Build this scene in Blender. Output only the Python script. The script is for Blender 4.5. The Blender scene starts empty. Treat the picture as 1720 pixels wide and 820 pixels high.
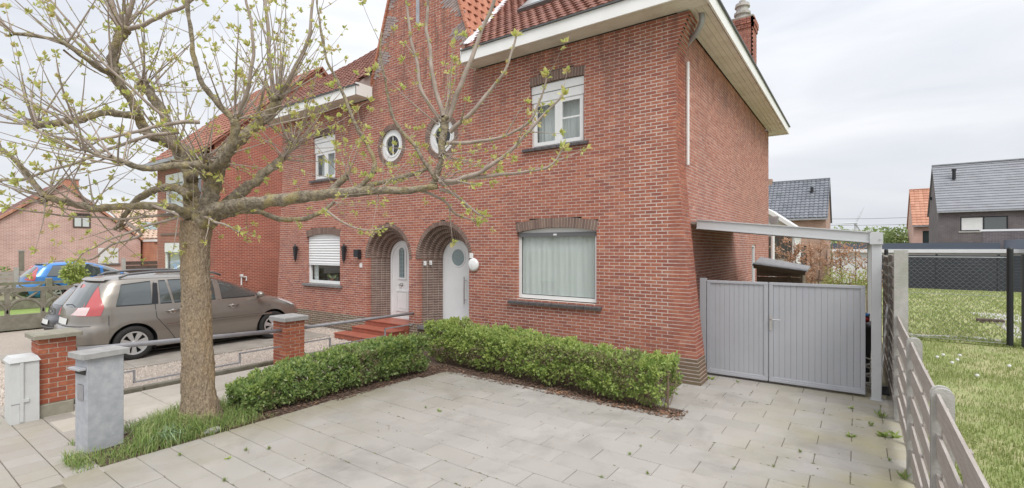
import bpy, math, random
import numpy as np
from mathutils import Vector, Matrix, noise as mnoise

scene = bpy.context.scene
COL = scene.collection
random.seed(7)
RNG = np.random.default_rng(11)
rad = math.radians

# ------------------------------------------------------------------ camera
FPX, CX, HOR, CAMH = 812.0, 860.0, 418.0, 2.35      # photo: focal in pixels, centre, horizon row, eye height
TH = math.atan(581/812.0)
SN, CS = math.sin(TH), math.cos(TH)
cam = bpy.data.objects.new('camera', bpy.data.cameras.new('camera'))
COL.objects.link(cam)
cam.location = (0, 0, CAMH)
cam.rotation_euler = (rad(90), 0, TH)
cam.data.sensor_width = 36
cam.data.lens = 36*FPX/1720
cam.data.shift_y = (HOR-410)/1720
cam.data.clip_start = 0.05
cam.data.clip_end = 3000
scene.camera = cam

def at(px, py, d):
    """photo pixel + depth along the view axis -> world point (used for laying out the tree limbs in 3-D)"""
    u = (px-CX)/FPX; v = (HOR-py)/FPX
    return Vector(((-SN+u*CS)*d, (CS+u*SN)*d, CAMH+v*d))

# ------------------------------------------------------------------ light: bright overcast
SUN_EL, SUN_AZ = rad(50), rad(125)       # azimuth from +Y towards +X
world = bpy.data.worlds.new('World'); scene.world = world
world.use_nodes = True
wn = world.node_tree; wn.nodes.clear()
def wnode(t, **k):
    n = wn.nodes.new(t)
    for a, b in k.items(): setattr(n, a, b)
    return n
w_out = wnode('ShaderNodeOutputWorld'); w_bg = wnode('ShaderNodeBackground')
w_sky = wnode('ShaderNodeTexSky', sky_type='NISHITA', sun_disc=False)
w_sky.sun_elevation = SUN_EL; w_sky.sun_rotation = SUN_AZ
w_mul = wnode('ShaderNodeMix', data_type='RGBA', blend_type='MULTIPLY'); w_mul.inputs[0].default_value = 1
w_mul.inputs[7].default_value = (0.08, 0.08, 0.08, 1)
w_tc = wnode('ShaderNodeTexCoord'); w_map = wnode('ShaderNodeMapping'); w_map.inputs['Scale'].default_value = (1.3, 1.3, 5.0)
w_no = wnode('ShaderNodeTexNoise'); w_no.inputs['Scale'].default_value = 1.7; w_no.inputs['Detail'].default_value = 7
w_no.inputs['Roughness'].default_value = 0.5
w_no.inputs['Distortion'].default_value = 0.5
w_rp = wnode('ShaderNodeValToRGB')
w_rp.color_ramp.elements[0].position = 0.36; w_rp.color_ramp.elements[0].color = (0.475, 0.492, 0.53, 1)
w_rp.color_ramp.elements[1].position = 0.66; w_rp.color_ramp.elements[1].color = (0.625, 0.63, 0.645, 1)
w_sep = wnode('ShaderNodeSeparateXYZ')
w_mr = wnode('ShaderNodeMapRange'); w_mr.inputs['From Min'].default_value = 0; w_mr.inputs['From Max'].default_value = 1
w_mr.inputs['To Min'].default_value = 1.0; w_mr.inputs['To Max'].default_value = 2.6     # overcast sky: brighter towards the zenith
w_cl = wnode('ShaderNodeMix', data_type='RGBA', blend_type='MULTIPLY'); w_cl.inputs[0].default_value = 1
w_mx = wnode('ShaderNodeMix', data_type='RGBA'); w_mx.inputs[0].default_value = 0.92
L = wn.links.new
L(w_tc.outputs['Generated'], w_map.inputs[0]); L(w_map.outputs[0], w_no.inputs['Vector']); L(w_no.outputs['Fac'], w_rp.inputs[0])
w_pw = wnode('ShaderNodeMath', operation='POWER'); w_pw.inputs[1].default_value = 2.2; w_ab = wnode('ShaderNodeMath', operation='MAXIMUM'); w_ab.inputs[1].default_value = 0.0
L(w_tc.outputs['Generated'], w_sep.inputs[0]); L(w_sep.outputs['Z'], w_ab.inputs[0]); L(w_ab.outputs[0], w_pw.inputs[0]); L(w_pw.outputs[0], w_mr.inputs['Value'])
L(w_rp.outputs[0], w_cl.inputs[6]); L(w_mr.outputs[0], w_cl.inputs[7])
L(w_sky.outputs[0], w_mul.inputs[6]); L(w_mul.outputs[2], w_mx.inputs[6]); L(w_cl.outputs[2], w_mx.inputs[7])
L(w_mx.outputs[2], w_bg.inputs['Color']); w_bg.inputs['Strength'].default_value = 1.0
L(w_bg.outputs[0], w_out.inputs[0])
sun = bpy.data.objects.new('sun', bpy.data.lights.new('sun', 'SUN')); COL.objects.link(sun)
sun.data.energy = 1.3; sun.data.angle = rad(25); sun.data.color = (1, 0.97, 0.92)
sd = Vector((math.sin(SUN_AZ)*math.cos(SUN_EL), math.cos(SUN_AZ)*math.cos(SUN_EL), math.sin(SUN_EL)))
sun.rotation_euler = sd.to_track_quat('Z', 'Y').to_euler()
scene.view_settings.view_transform = 'Standard'; scene.view_settings.look = 'None'
scene.view_settings.exposure = 0.62; scene.view_settings.gamma = 1

# ------------------------------------------------------------------ materials
MATS = {}
def mat(name, c1, c2=None, scale=4.0, rough=0.8, bump=0.0, bscale=60.0, metallic=0.0, tones=None, spec=0.4,
        c3=None, s3=0.8, lo=0.35, hi=0.65, stretch=(1, 1, 1), coat=0.0, f3=0.6, transl=0.0, bdist=0.01, detail=5):
    """principled material; colour from noise between c1/c2, or from per-piece tones; c3 = large soft stains"""
    m = bpy.data.materials.new(name); m.use_nodes = True
    nt = m.node_tree; N = nt.nodes; K = nt.links.new
    p = N['Principled BSDF']
    p.inputs['Roughness'].default_value = rough; p.inputs['Metallic'].default_value = metallic
    p.inputs['Specular IOR Level'].default_value = spec
    p.inputs['Coat Weight'].default_value = coat; p.inputs['Coat Roughness'].default_value = 0.05
    tc = N.new('ShaderNodeTexCoord'); mp = N.new('ShaderNodeMapping'); mp.inputs['Scale'].default_value = stretch
    ge = N.new('ShaderNodeNewGeometry'); K(ge.outputs['Position'], mp.inputs[0])      # real-world position: alike pieces do not repeat their grain
    col = None
    if tones:
        at_ = N.new('ShaderNodeAttribute'); at_.attribute_name = 'tone'
        oi = N.new('ShaderNodeObjectInfo')
        ad = N.new('ShaderNodeMath'); ad.operation = 'ADD'; K(at_.outputs['Fac'], ad.inputs[0]); K(oi.outputs['Random'], ad.inputs[1])
        fr = N.new('ShaderNodeMath'); fr.operation = 'FRACT'; K(ad.outputs[0], fr.inputs[0])
        rp = N.new('ShaderNodeValToRGB'); cr = rp.color_ramp
        cr.elements.remove(cr.elements[0])
        for i, t in enumerate(tones):
            e = cr.elements[0] if i == 0 else cr.elements.new(i/(len(tones)-1))
            e.position = i/(len(tones)-1); e.color = (*t, 1)
        K(fr.outputs[0], rp.inputs[0]); col = rp.outputs[0]
        if c2:
            no = N.new('ShaderNodeTexNoise'); no.inputs['Scale'].default_value = scale; no.inputs['Detail'].default_value = detail
            K(mp.outputs[0], no.inputs['Vector'])
            mr = N.new('ShaderNodeMapRange'); mr.inputs['From Min'].default_value = lo; mr.inputs['From Max'].default_value = hi
            mr.inputs['To Max'].default_value = 0.55
            K(no.outputs['Fac'], mr.inputs['Value'])
            mx = N.new('ShaderNodeMix'); mx.data_type = 'RGBA'; K(mr.outputs[0], mx.inputs[0]); K(col, mx.inputs[6]); mx.inputs[7].default_value = (*c2, 1)
            col = mx.outputs[2]
    elif c2:
        no = N.new('ShaderNodeTexNoise'); no.inputs['Scale'].default_value = scale; no.inputs['Detail'].default_value = detail
        no.inputs['Roughness'].default_value = 0.6
        K(mp.outputs[0], no.inputs['Vector'])
        rp = N.new('ShaderNodeValToRGB')
        rp.color_ramp.elements[0].position = lo; rp.color_ramp.elements[0].color = (*c1, 1)
        rp.color_ramp.elements[1].position = hi; rp.color_ramp.elements[1].color = (*c2, 1)
        K(no.outputs['Fac'], rp.inputs[0]); col = rp.outputs[0]
    else:
        p.inputs['Base Color'].default_value = (*c1, 1)
    if c3:
        n3 = N.new('ShaderNodeTexNoise'); n3.inputs['Scale'].default_value = s3; n3.inputs['Detail'].default_value = 6
        n3.inputs['Roughness'].default_value = 0.65; n3.inputs['Distortion'].default_value = 0.4
        K(mp.outputs[0], n3.inputs['Vector'])
        m3 = N.new('ShaderNodeMapRange'); m3.inputs['From Min'].default_value = 0.48; m3.inputs['From Max'].default_value = 0.72
        m3.inputs['To Max'].default_value = f3
        K(n3.outputs['Fac'], m3.inputs['Value'])
        mx = N.new('ShaderNodeMix'); mx.data_type = 'RGBA'; K(m3.outputs[0], mx.inputs[0])
        if col: K(col, mx.inputs[6])
        else: mx.inputs[6].default_value = (*c1, 1)
        mx.inputs[7].default_value = (*c3, 1); col = mx.outputs[2]
    if col: K(col, p.inputs['Base Color'])
    if bump:
        nb = N.new('ShaderNodeTexNoise'); nb.inputs['Scale'].default_value = bscale; nb.inputs['Detail'].default_value = 6
        K(mp.outputs[0], nb.inputs['Vector'])
        b = N.new('ShaderNodeBump'); b.inputs['Strength'].default_value = bump; b.inputs['Distance'].default_value = bdist
        K(nb.outputs['Fac'], b.inputs['Height']); K(b.outputs[0], p.inputs['Normal'])
    if transl:
        tr = N.new('ShaderNodeBsdfTranslucent'); ms = N.new('ShaderNodeMixShader'); ms.inputs[0].default_value = transl
        if col: K(col, tr.inputs['Color'])
        else: tr.inputs['Color'].default_value = (*c1, 1)
        K(p.outputs[0], ms.inputs[1]); K(tr.outputs[0], ms.inputs[2]); K(ms.outputs[0], N['Material Output'].inputs[0])
    MATS[name] = m
    return m

def brick_tex_mat(name, c1, c2, mortar, w=0.21, h=0.068, axis='X', scale=1.0, c3=None):
    """far walls: bricks too small to pick apart, as a brick texture on the wall"""
    m = bpy.data.materials.new(name); m.use_nodes = True
    nt = m.node_tree; N = nt.nodes; K = nt.links.new; p = N['Principled BSDF']; p.inputs['Roughness'].default_value = 0.9
    tc = N.new('ShaderNodeTexCoord'); sp = N.new('ShaderNodeSeparateXYZ'); cb = N.new('ShaderNodeCombineXYZ')
    K(tc.outputs['Object'], sp.inputs[0]); K(sp.outputs[axis], cb.inputs[0]); K(sp.outputs['Z'], cb.inputs[1])
    b = N.new('ShaderNodeTexBrick'); K(cb.outputs[0], b.inputs['Vector'])
    b.inputs['Color1'].default_value = (*c1, 1); b.inputs['Color2'].default_value = (*c2, 1); b.inputs['Mortar'].default_value = (*mortar, 1)
    b.inputs['Scale'].default_value = scale; b.inputs['Brick Width'].default_value = w; b.inputs['Row Height'].default_value = h
    b.inputs['Mortar Size'].default_value = 0.012; b.inputs['Bias'].default_value = -0.1
    no = N.new('ShaderNodeTexNoise'); no.inputs['Scale'].default_value = 1.2; no.inputs['Detail'].default_value = 6
    K(tc.outputs['Object'], no.inputs['Vector'])
    mx = N.new('ShaderNodeMix'); mx.data_type = 'RGBA'; mx.blend_type = 'MULTIPLY'; mx.inputs[0].default_value = 0.5
    rp = N.new('ShaderNodeValToRGB'); rp.color_ramp.elements[0].color = (.6, .55, .55, 1); rp.color_ramp.elements[0].position = .3
    rp.color_ramp.elements[1].position = .65; K(no.outputs['Fac'], rp.inputs[0])
    K(b.outputs['Color'], mx.inputs[6]); K(rp.outputs[0], mx.inputs[7]); K(mx.outputs[2], p.inputs['Base Color'])
    bp = N.new('ShaderNodeBump'); bp.inputs['Strength'].default_value = 0.4; bp.inputs['Distance'].default_value = 0.01; bp.invert = True
    K(b.outputs['Fac'], bp.inputs['Height']); K(bp.outputs[0], p.inputs['Normal'])
    MATS[name] = m
    return m

def glass_mat(name, tint=(.985, .995, .99), base=0.04):
    m = bpy.data.materials.new(name); m.use_nodes = True
    nt = m.node_tree; N = nt.nodes; K = nt.links.new
    t = N.new('ShaderNodeBsdfTransparent'); t.inputs[0].default_value = (*tint, 1)
    g = N.new('ShaderNodeBsdfGlossy'); g.inputs['Roughness'].default_value = 0.02
    lw = N.new('ShaderNodeLayerWeight'); lw.inputs['Blend'].default_value = .5
    pw = N.new('ShaderNodeMath'); pw.operation = 'POWER'; pw.inputs[1].default_value = 4.0; K(lw.outputs['Facing'], pw.inputs[0])
    ad = N.new('ShaderNodeMath'); ad.operation = 'ADD'; ad.inputs[1].default_value = base; ad.use_clamp = True; K(pw.outputs[0], ad.inputs[0])
    ms = N.new('ShaderNodeMixShader'); K(ad.outputs[0], ms.inputs[0]); K(t.outputs[0], ms.inputs[1]); K(g.outputs[0], ms.inputs[2])
    K(ms.outputs[0], N['Material Output'].inputs[0]); MATS[name] = m
    return m

RED = [(.44, .162, .098), (.385, .135, .088), (.50, .20, .118), (.325, .115, .083), (.455, .18, .116), (.28, .105, .08), (.425, .152, .092), (.48, .22, .15)]
B_RED = mat('red_brick', (0, 0, 0), c2=(.30, .085, .06), scale=14, tones=RED, rough=.88, bump=.5, bscale=90, c3=(.20, .095, .08), s3=.9, f3=.42)
B_SIDE = mat('side_wall_brick', (0, 0, 0), c2=(.34, .12, .085), scale=14, tones=[(.50, .225, .165), (.41, .175, .13), (.56, .28, .21), (.33, .14, .112), (.52, .25, .19)], rough=.9, bump=.5, bscale=90, c3=(.26, .14, .12), s3=.7, f3=.45)
B_DARK = mat('dark_brick', (0, 0, 0), c2=(.17, .125, .105), scale=12, tones=[(.20, .125, .10), (.25, .165, .13), (.165, .105, .088), (.225, .145, .115), (.28, .19, .15)], rough=.8, bump=.4, bscale=90)
B_PLINTH = mat('plinth_brick', (0, 0, 0), c2=(.16, .13, .085), scale=9, tones=[(.20, .125, .088), (.25, .155, .105), (.165, .105, .078), (.225, .15, .095)], rough=.85, bump=.5, bscale=80, c3=(.16, .15, .085), s3=1.6)
B_GREY = mat('grey_brick', (0, 0, 0), tones=[(.35, .30, .29), (.27, .23, .225), (.42, .35, .33), (.31, .25, .235)], rough=.85, bump=.4, bscale=90)
B_PIL = mat('pillar_brick', (0, 0, 0), c2=(.24, .075, .045), scale=20, tones=[(.44, .135, .07), (.37, .105, .058), (.50, .175, .09), (.30, .088, .055)], rough=.85, bump=.5, bscale=90)
MORTAR = mat('mortar', (.66, .56, .50), (.54, .45, .40), scale=9, rough=.95, bump=.4, bscale=150)
MORTAR_P = mat('pillar_mortar', (.56, .47, .38), (.42, .35, .28), scale=9, rough=.95, bump=.4, bscale=150)
MORTAR_G = mat('pale_mortar', (.66, .60, .55), (.55, .49, .45), scale=9, rough=.95, bump=.4, bscale=150)
WHITE = mat('white_upvc', (.80, .80, .80), (.74, .745, .74), scale=2.5, rough=.35, spec=.5)
FASCIA = mat('white_painted_board', (.86, .86, .85), (.81, .81, .79), scale=1.6, rough=.5, bump=.1, bscale=30, c3=(.68, .66, .61), s3=1.2, f3=.3)
SOFFIT = mat('cream_soffit_board', (.80, .76, .69), (.74, .69, .61), scale=3, rough=.7, c3=(.48, .42, .35), s3=1.4, f3=.5, bump=.1, bscale=40)
TILE_B = mat('brown_roof_tile', (0, 0, 0), c2=(.16, .075, .055), scale=8, tones=[(.27, .118, .085), (.22, .092, .068), (.32, .15, .11), (.185, .082, .066), (.29, .13, .098)], rough=.85, bump=.4, bscale=70)
TILE_O = mat('orange_roof_tile', (0, 0, 0), c2=(.36, .145, .09), scale=6, tones=[(.53, .225, .14), (.47, .19, .115), (.57, .265, .175), (.43, .17, .105)], rough=.8, bump=.3, bscale=70)
TILE_S = mat('salmon_roof_tile', (0, 0, 0), tones=[(.48, .235, .155), (.53, .28, .19), (.43, .20, .13)], rough=.85)
TILE_N = mat('dull_red_roof_tile', (0, 0, 0), c2=(.20, .09, .065), scale=3, tones=[(.36, .15, .095), (.30, .12, .08), (.42, .19, .125)], rough=.85)
TILE_M = mat('maroon_roof_tile', (0, 0, 0), tones=[(.17, .07, .06), (.21, .09, .075), (.14, .06, .05)], rough=.85)
HDRY = mat('bare_olive_hedge_leaf', (0, 0, 0), tones=[(.27, .26, .12), (.22, .19, .10), (.33, .29, .16), (.19, .22, .08)], rough=.6, transl=.3)
WIRE = mat('dull_galvanised_wire', (.17, .175, .18), rough=.6)
TILE_G = mat('grey_roof_tile', (0, 0, 0), tones=[(.16, .17, .19), (.20, .21, .235), (.135, .145, .165)], rough=.6)
SLATE = mat('light_grey_flat_tile', (0, 0, 0), c2=(.20, .205, .22), scale=1.5, tones=[(.25, .26, .28), (.28, .29, .31), (.23, .24, .26)], rough=.55)
LEAD = mat('zinc', (.42, .43, .45), (.34, .35, .37), scale=5, rough=.5, metallic=.4)
WLEAD = mat('white_valley_gutter', (.72, .73, .75), (.60, .61, .63), scale=5, rough=.5)
GUTTER = mat('dark_gutter', (.10, .105, .11), rough=.5)
GLASS = glass_mat('window_glass')
GLASS_D = mat('frosted_door_glass', (.20, .26, .27), (.26, .32, .33), scale=30, rough=.18, spec=.7, bump=.1, bscale=80)
CARGLASS = mat('tinted_car_glass', (.05, .065, .065), rough=.04, spec=1.0, coat=1.0)
CURTAIN = mat('pale_curtain_fabric', (.62, .655, .64), (.57, .61, .595), scale=3, rough=.95, stretch=(4, 4, .4))
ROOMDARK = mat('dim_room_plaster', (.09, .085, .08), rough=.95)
SILL = mat('glazed_sill_brick', (.075, .068, .072), (.12, .105, .105), scale=6, rough=.35, bump=.2, bscale=30)
SILLST = mat('bluestone_sill', (.16, .155, .155), (.22, .21, .205), scale=6, rough=.6)
REDTILE = mat('red_step_tile', (.40, .125, .08), (.32, .10, .065), scale=6, rough=.5, c3=(.28, .11, .08), s3=3)
ALU = mat('grey_painted_aluminium', (.43, .44, .465), (.40, .41, .435), scale=1.2, rough=.45, spec=.5, c3=(.37, .375, .385), s3=1.5, f3=.4)
ALU_P = mat('light_grey_post_paint', (.56, .57, .58), (.52, .53, .54), scale=1.2, rough=.45, spec=.5)
ALU_D = mat('brown_grey_roof_sheet', (.33, .31, .28), (.27, .255, .235), scale=2, rough=.7)  # carport roof panels: darker, browner grey than the posts
STEEL = mat('brushed_steel', (.62, .61, .60), rough=.3, metallic=.9)
GREYMETAL = mat('grey_painted_rail', (.25, .245, .26), (.30, .295, .31), scale=8, rough=.5, spec=.5, c3=(.36, .35, .36), s3=5)
BLACKP = mat('black_plastic', (.02, .02, .021), (.03, .03, .031), scale=9, rough=.5)
BLACKM = mat('black_powder_coat', (.022, .024, .028), rough=.45)
ANTHRA = mat('anthracite_slat', (.030, .034, .046), (.04, .044, .058), scale=.6, rough=.5)
SLABM = mat('concrete_paving', (0, 0, 0), c2=(.31, .295, .27), scale=1.6, tones=[(.405, .38, .35), (.365, .343, .312), (.425, .402, .372), (.37, .345, .308), (.41, .387, .36)], rough=.8, bump=.35, bscale=70,
            c3=(.22, .205, .18), s3=1.0, f3=.7, stretch=(1, 1, 1), lo=.3, hi=.75)
def add_moss(m, x0, x1, col, fac, ypart=None):
    """greenish algae film growing across the flags towards the fence"""
    nt = m.node_tree; N = nt.nodes; K = nt.links.new; p = N['Principled BSDF']
    lk = p.inputs['Base Color'].links[0]; src = lk.from_socket
    g = N.new('ShaderNodeNewGeometry'); s = N.new('ShaderNodeSeparateXYZ'); K(g.outputs['Position'], s.inputs[0])
    mr = N.new('ShaderNodeMapRange'); mr.inputs['From Min'].default_value = x0; mr.inputs['From Max'].default_value = x1
    K(s.outputs['X'], mr.inputs['Value'])
    no = N.new('ShaderNodeTexNoise'); no.inputs['Scale'].default_value = 1.3; no.inputs['Detail'].default_value = 7; K(g.outputs['Position'], no.inputs['Vector'])
    m2 = N.new('ShaderNodeMapRange'); m2.inputs['From Min'].default_value = .35; m2.inputs['From Max'].default_value = .65; m2.inputs['To Max'].default_value = fac
    K(no.outputs['Fac'], m2.inputs['Value'])
    mu = N.new('ShaderNodeMath'); mu.operation = 'MULTIPLY'; K(mr.outputs[0], mu.inputs[0]); K(m2.outputs[0], mu.inputs[1])
    mx = N.new('ShaderNodeMix'); mx.data_type = 'RGBA'; K(mu.outputs[0], mx.inputs[0]); K(src, mx.inputs[6]); mx.inputs[7].default_value = (*col, 1)
    K(mx.outputs[2], p.inputs['Base Color'])
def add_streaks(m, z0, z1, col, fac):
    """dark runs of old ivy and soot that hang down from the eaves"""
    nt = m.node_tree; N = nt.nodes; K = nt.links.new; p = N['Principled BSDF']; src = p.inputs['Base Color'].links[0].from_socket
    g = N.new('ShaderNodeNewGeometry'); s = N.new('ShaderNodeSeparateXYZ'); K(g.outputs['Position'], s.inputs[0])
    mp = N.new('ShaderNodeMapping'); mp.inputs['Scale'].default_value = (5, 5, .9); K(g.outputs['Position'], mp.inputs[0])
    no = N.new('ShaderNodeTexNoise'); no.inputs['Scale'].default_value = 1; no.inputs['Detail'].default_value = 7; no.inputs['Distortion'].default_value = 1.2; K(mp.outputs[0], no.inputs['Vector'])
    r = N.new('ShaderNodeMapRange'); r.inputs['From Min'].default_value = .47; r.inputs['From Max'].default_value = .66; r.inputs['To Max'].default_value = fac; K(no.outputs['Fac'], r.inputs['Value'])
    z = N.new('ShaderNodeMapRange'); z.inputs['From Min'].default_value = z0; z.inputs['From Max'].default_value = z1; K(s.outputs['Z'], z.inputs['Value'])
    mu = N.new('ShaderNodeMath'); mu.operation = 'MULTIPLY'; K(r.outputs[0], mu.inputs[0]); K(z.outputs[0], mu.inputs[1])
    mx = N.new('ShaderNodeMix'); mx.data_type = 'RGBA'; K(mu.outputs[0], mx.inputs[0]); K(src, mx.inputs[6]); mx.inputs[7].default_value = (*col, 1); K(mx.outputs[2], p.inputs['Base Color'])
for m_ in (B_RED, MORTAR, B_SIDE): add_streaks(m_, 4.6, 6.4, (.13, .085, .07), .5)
add_moss(SLABM, -4.6, -6.7, (.27, .24, .155), .7)
add_moss(SLABM, -1.6, .2, (.34, .31, .17), .75)
TILEP = mat('concrete_pavement_tile', (0, 0, 0), c2=(.36, .32, .27), scale=6, tones=[(.36, .335, .305), (.39, .365, .335), (.33, .305, .272), (.37, .345, .30)], rough=.9, bump=.5, bscale=70, c3=(.35, .31, .23), s3=1.2)
PATHM = mat('path_flagstone', (0, 0, 0), c2=(.42, .38, .32), scale=3, tones=[(.50, .46, .40), (.53, .49, .43), (.47, .43, .37)], rough=.9, bump=.3, bscale=80, c3=(.40, .36, .28), s3=1)
JOINT = mat('dirty_joint_sand', (.17, .15, .115), (.26, .23, .18), scale=12, rough=1)
CONC = mat('worn_concrete', (.36, .33, .29), (.29, .265, .23), scale=3, rough=.9, bump=.4, bscale=50, c3=(.22, .20, .17), s3=1.5)
CONC_L = mat('light_concrete', (.47, .455, .43), (.38, .37, .345), scale=7, rough=.9, bump=.4, bscale=60, c3=(.33, .33, .27), s3=3, f3=.6)
CONC_D = mat('mossy_concrete', (.26, .245, .20), (.18, .165, .125), scale=5, rough=.95, bump=.5, bscale=50, c3=(.14, .135, .085), s3=2)
BLUEST = mat('blue_grey_stone_cladding', (.42, .43, .455), (.34, .355, .38), scale=11, rough=.6, bump=.25, bscale=40, c3=(.50, .51, .525), s3=7, f3=.8)
CAPST = mat('grey_cap_stone', (.40, .395, .385), (.32, .315, .305), scale=9, rough=.85, bump=.3, bscale=90)
CAPMOSS = mat('lichen_cap_stone', (.33, .31, .25), (.26, .245, .19), scale=8, rough=.95, bump=.4, bscale=80)
GRAVEL = mat('pale_gravel', (.50, .44, .38), (.36, .30, .25), scale=38, rough=.95, bump=1.0, bscale=55, bdist=.03, c3=(.40, .34, .28), s3=.5)
PEBBLE = mat('pebble', (0, 0, 0), tones=[(.55, .48, .42), (.49, .42, .365), (.60, .54, .48), (.44, .375, .325)], rough=.85)
SOIL = mat('bark_mulch_soil', (.085, .057, .042), (.15, .105, .08), scale=25, rough=1, bump=1, bscale=40, bdist=.03)
MULCH = mat('bark_chip', (0, 0, 0), tones=[(.15, .09, .065), (.22, .14, .10), (.10, .065, .05), (.27, .18, .13)], rough=.95)
LITTER = mat('dry_leaf', (0, 0, 0), tones=[(.34, .17, .095), (.40, .24, .15), (.26, .12, .075), (.44, .30, .19)], rough=.85)
EARTH = mat('open_ground', (.17, .17, .09), (.25, .22, .14), scale=.6, rough=1, bump=.4, bscale=8, bdist=.05)
TURF = mat('lawn_turf', (.27, .32, .115), (.40, .38, .20), scale=1.1, rough=1, bump=.8, bscale=40, bdist=.03, c3=(.40, .36, .23), s3=.9, f3=.6, lo=.4, hi=.62)
TURF2 = mat('mown_lawn', (.20, .29, .075), (.26, .34, .10), scale=1.1, rough=1, bump=.6, bscale=40, bdist=.03)
BLADE = mat('grass_blade', (0, 0, 0), tones=[(.26, .33, .10), (.31, .37, .125), (.37, .41, .16), (.23, .30, .09), (.44, .42, .21)], rough=.6, transl=.3)
BLADE2 = mat('lush_grass_blade', (0, 0, 0), tones=[(.22, .34, .09), (.29, .41, .115), (.17, .27, .075), (.38, .43, .17), (.44, .41, .22)], rough=.55, transl=.3)
HLEAF = mat('privet_leaf', (0, 0, 0), tones=[(.27, .38, .10), (.37, .47, .13), (.19, .29, .08), (.46, .55, .18), (.32, .43, .115), (.53, .58, .23)], rough=.45, spec=.5, transl=.38)
HLEAF2 = mat('dark_privet_leaf', (0, 0, 0), tones=[(.19, .29, .09), (.26, .37, .115), (.135, .22, .07), (.34, .44, .145), (.41, .46, .21)], rough=.42, spec=.5, transl=.34)
HTWIG = mat('hedge_twig', (.19, .135, .095), (.27, .20, .145), scale=20, rough=.9)
BUD = mat('spring_leaf', (0, 0, 0), tones=[(.52, .57, .15), (.62, .63, .21), (.42, .50, .12), (.68, .64, .28), (.56, .43, .19), (.47, .54, .15)], rough=.5, transl=.4)
BARK = mat('furrowed_bark', (.20, .15, .105), (.40, .315, .22), scale=55, rough=.95, bump=1, bscale=75, bdist=.03, c3=(.46, .31, .17), s3=3.0, f3=.55, stretch=(1, 1, .42), lo=.33, hi=.62)
LIMB = mat('lichened_limb_bark', (.17, .14, .105), (.32, .275, .205), scale=20, rough=.95, bump=1, bscale=50, bdist=.02, c3=(.42, .345, .12), s3=4.5, f3=.75, lo=.4, hi=.6)
SHOOT = mat('young_shoot_bark', (.42, .35, .30), (.30, .245, .205), scale=9, rough=.8, c3=(.36, .31, .27), s3=3)
BEECH = mat('copper_beech_leaf', (0, 0, 0), tones=[(.55, .32, .20), (.62, .41, .28), (.47, .26, .165), (.66, .50, .37)], rough=.7, transl=.35)
WOODG = mat('weathered_grey_timber', (.43, .395, .36), (.34, .305, .275), scale=6, rough=.9, bump=.5, bscale=30, stretch=(8, .7, 8), c3=(.32, .265, .225), s3=2.2, f3=.55)
WOODB = mat('weathered_brown_timber', (.27, .215, .155), (.19, .15, .11), scale=6, rough=.9, bump=.5, bscale=30, stretch=(.7, 8, 8), c3=(.15, .12, .09), s3=2)
WOODR = mat('reddish_fence_timber', (.20, .105, .075), (.15, .08, .06), scale=6, rough=.9, bump=.4, bscale=30, stretch=(6, 6, .5))
WOODD = mat('dark_creosoted_board', (.085, .06, .05), (.125, .092, .075), scale=4, rough=.9)
FELT = mat('roofing_felt', (.30, .31, .32), (.22, .225, .235), scale=10, rough=.95)
PAINT_T = mat('taupe_car_paint', (.28, .255, .225), rough=.33, metallic=.6, spec=.5, coat=.8)
PAINT_B = mat('bright_blue_car_paint', (.045, .21, .55), rough=.3, metallic=.3, spec=.5, coat=.8)
PAINT_D = mat('dark_grey_car_paint', (.05, .05, .056), rough=.3, metallic=.5, spec=.5, coat=.8)
TRIMG = mat('grey_roof_rail', (.16, .16, .165), rough=.4, metallic=.3)
CHROME = mat('chrome_trim', (.72, .72, .72), rough=.15, metallic=1)
ALLOY = mat('alloy_rim', (.60, .60, .60), rough=.3, metallic=.6)
TYRE = mat('tyre_rubber', (.028, .027, .026), rough=.8)
TAIL = mat('red_tail_lamp', (.46, .06, .06), rough=.12, spec=.8, coat=1)
TAILW = mat('clear_lamp', (.72, .55, .54), rough=.12, spec=.8, coat=1)
HEADL = mat('clear_headlamp', (.72, .72, .72), rough=.1, spec=.8, coat=1)
PLATE = mat('number_plate', (.75, .75, .73), rough=.4)
CABINET = mat('light_grey_polyester', (.62, .635, .63), (.58, .59, .585), scale=2, rough=.5, c3=(.47, .475, .46), s3=3, f3=.4)
WALLWHITE = mat('white_render', (.74, .74, .74), (.68, .68, .68), scale=.4, rough=.9)
ROOFBLUE = mat('blue_grey_roof_edge', (.10, .12, .155), rough=.5)
REDPL = mat('red_plastic', (.55, .05, .05), rough=.4)
ORANGEP = mat('faded_red_plastic', (.62, .17, .12), rough=.5)
FARTREE = mat('far_spring_leaf', (0, 0, 0), tones=[(.27, .36, .13), (.35, .43, .17), (.20, .29, .11), (.42, .47, .22)], rough=.7, transl=.3)
B_FAR_RED = brick_tex_mat('neighbour_red_brick_front', (.40, .125, .08), (.31, .095, .068), (.42, .28, .22), axis='X')
B_FAR_REDS = brick_tex_mat('neighbour_red_brick_side', (.40, .10, .055), (.28, .07, .045), (.48, .27, .21), axis='Y')
B_FAR_PINK = brick_tex_mat('pale_pink_brick', (.60, .36, .30), (.52, .29, .24), (.74, .61, .55), axis='Y', h=.08, w=.24)
B_FAR_OR = brick_tex_mat('orange_brick', (.55, .20, .105), (.47, .155, .085), (.5, .32, .24), axis='Y')
B_FAR_DARK = brick_tex_mat('dark_purple_brick', (.165, .145, .15), (.12, .105, .115), (.235, .21, .21), axis='X', w=.3, h=.1)
B_FAR_DARKS = brick_tex_mat('dark_purple_brick_side', (.165, .145, .15), (.12, .105, .115), (.235, .21, .21), axis='Y', w=.3, h=.1)
B_FAR_TAN = brick_tex_mat('tan_brick', (.50, .32, .235), (.41, .25, .18), (.5, .40, .33), axis='X', w=.3, h=.1)
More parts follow.
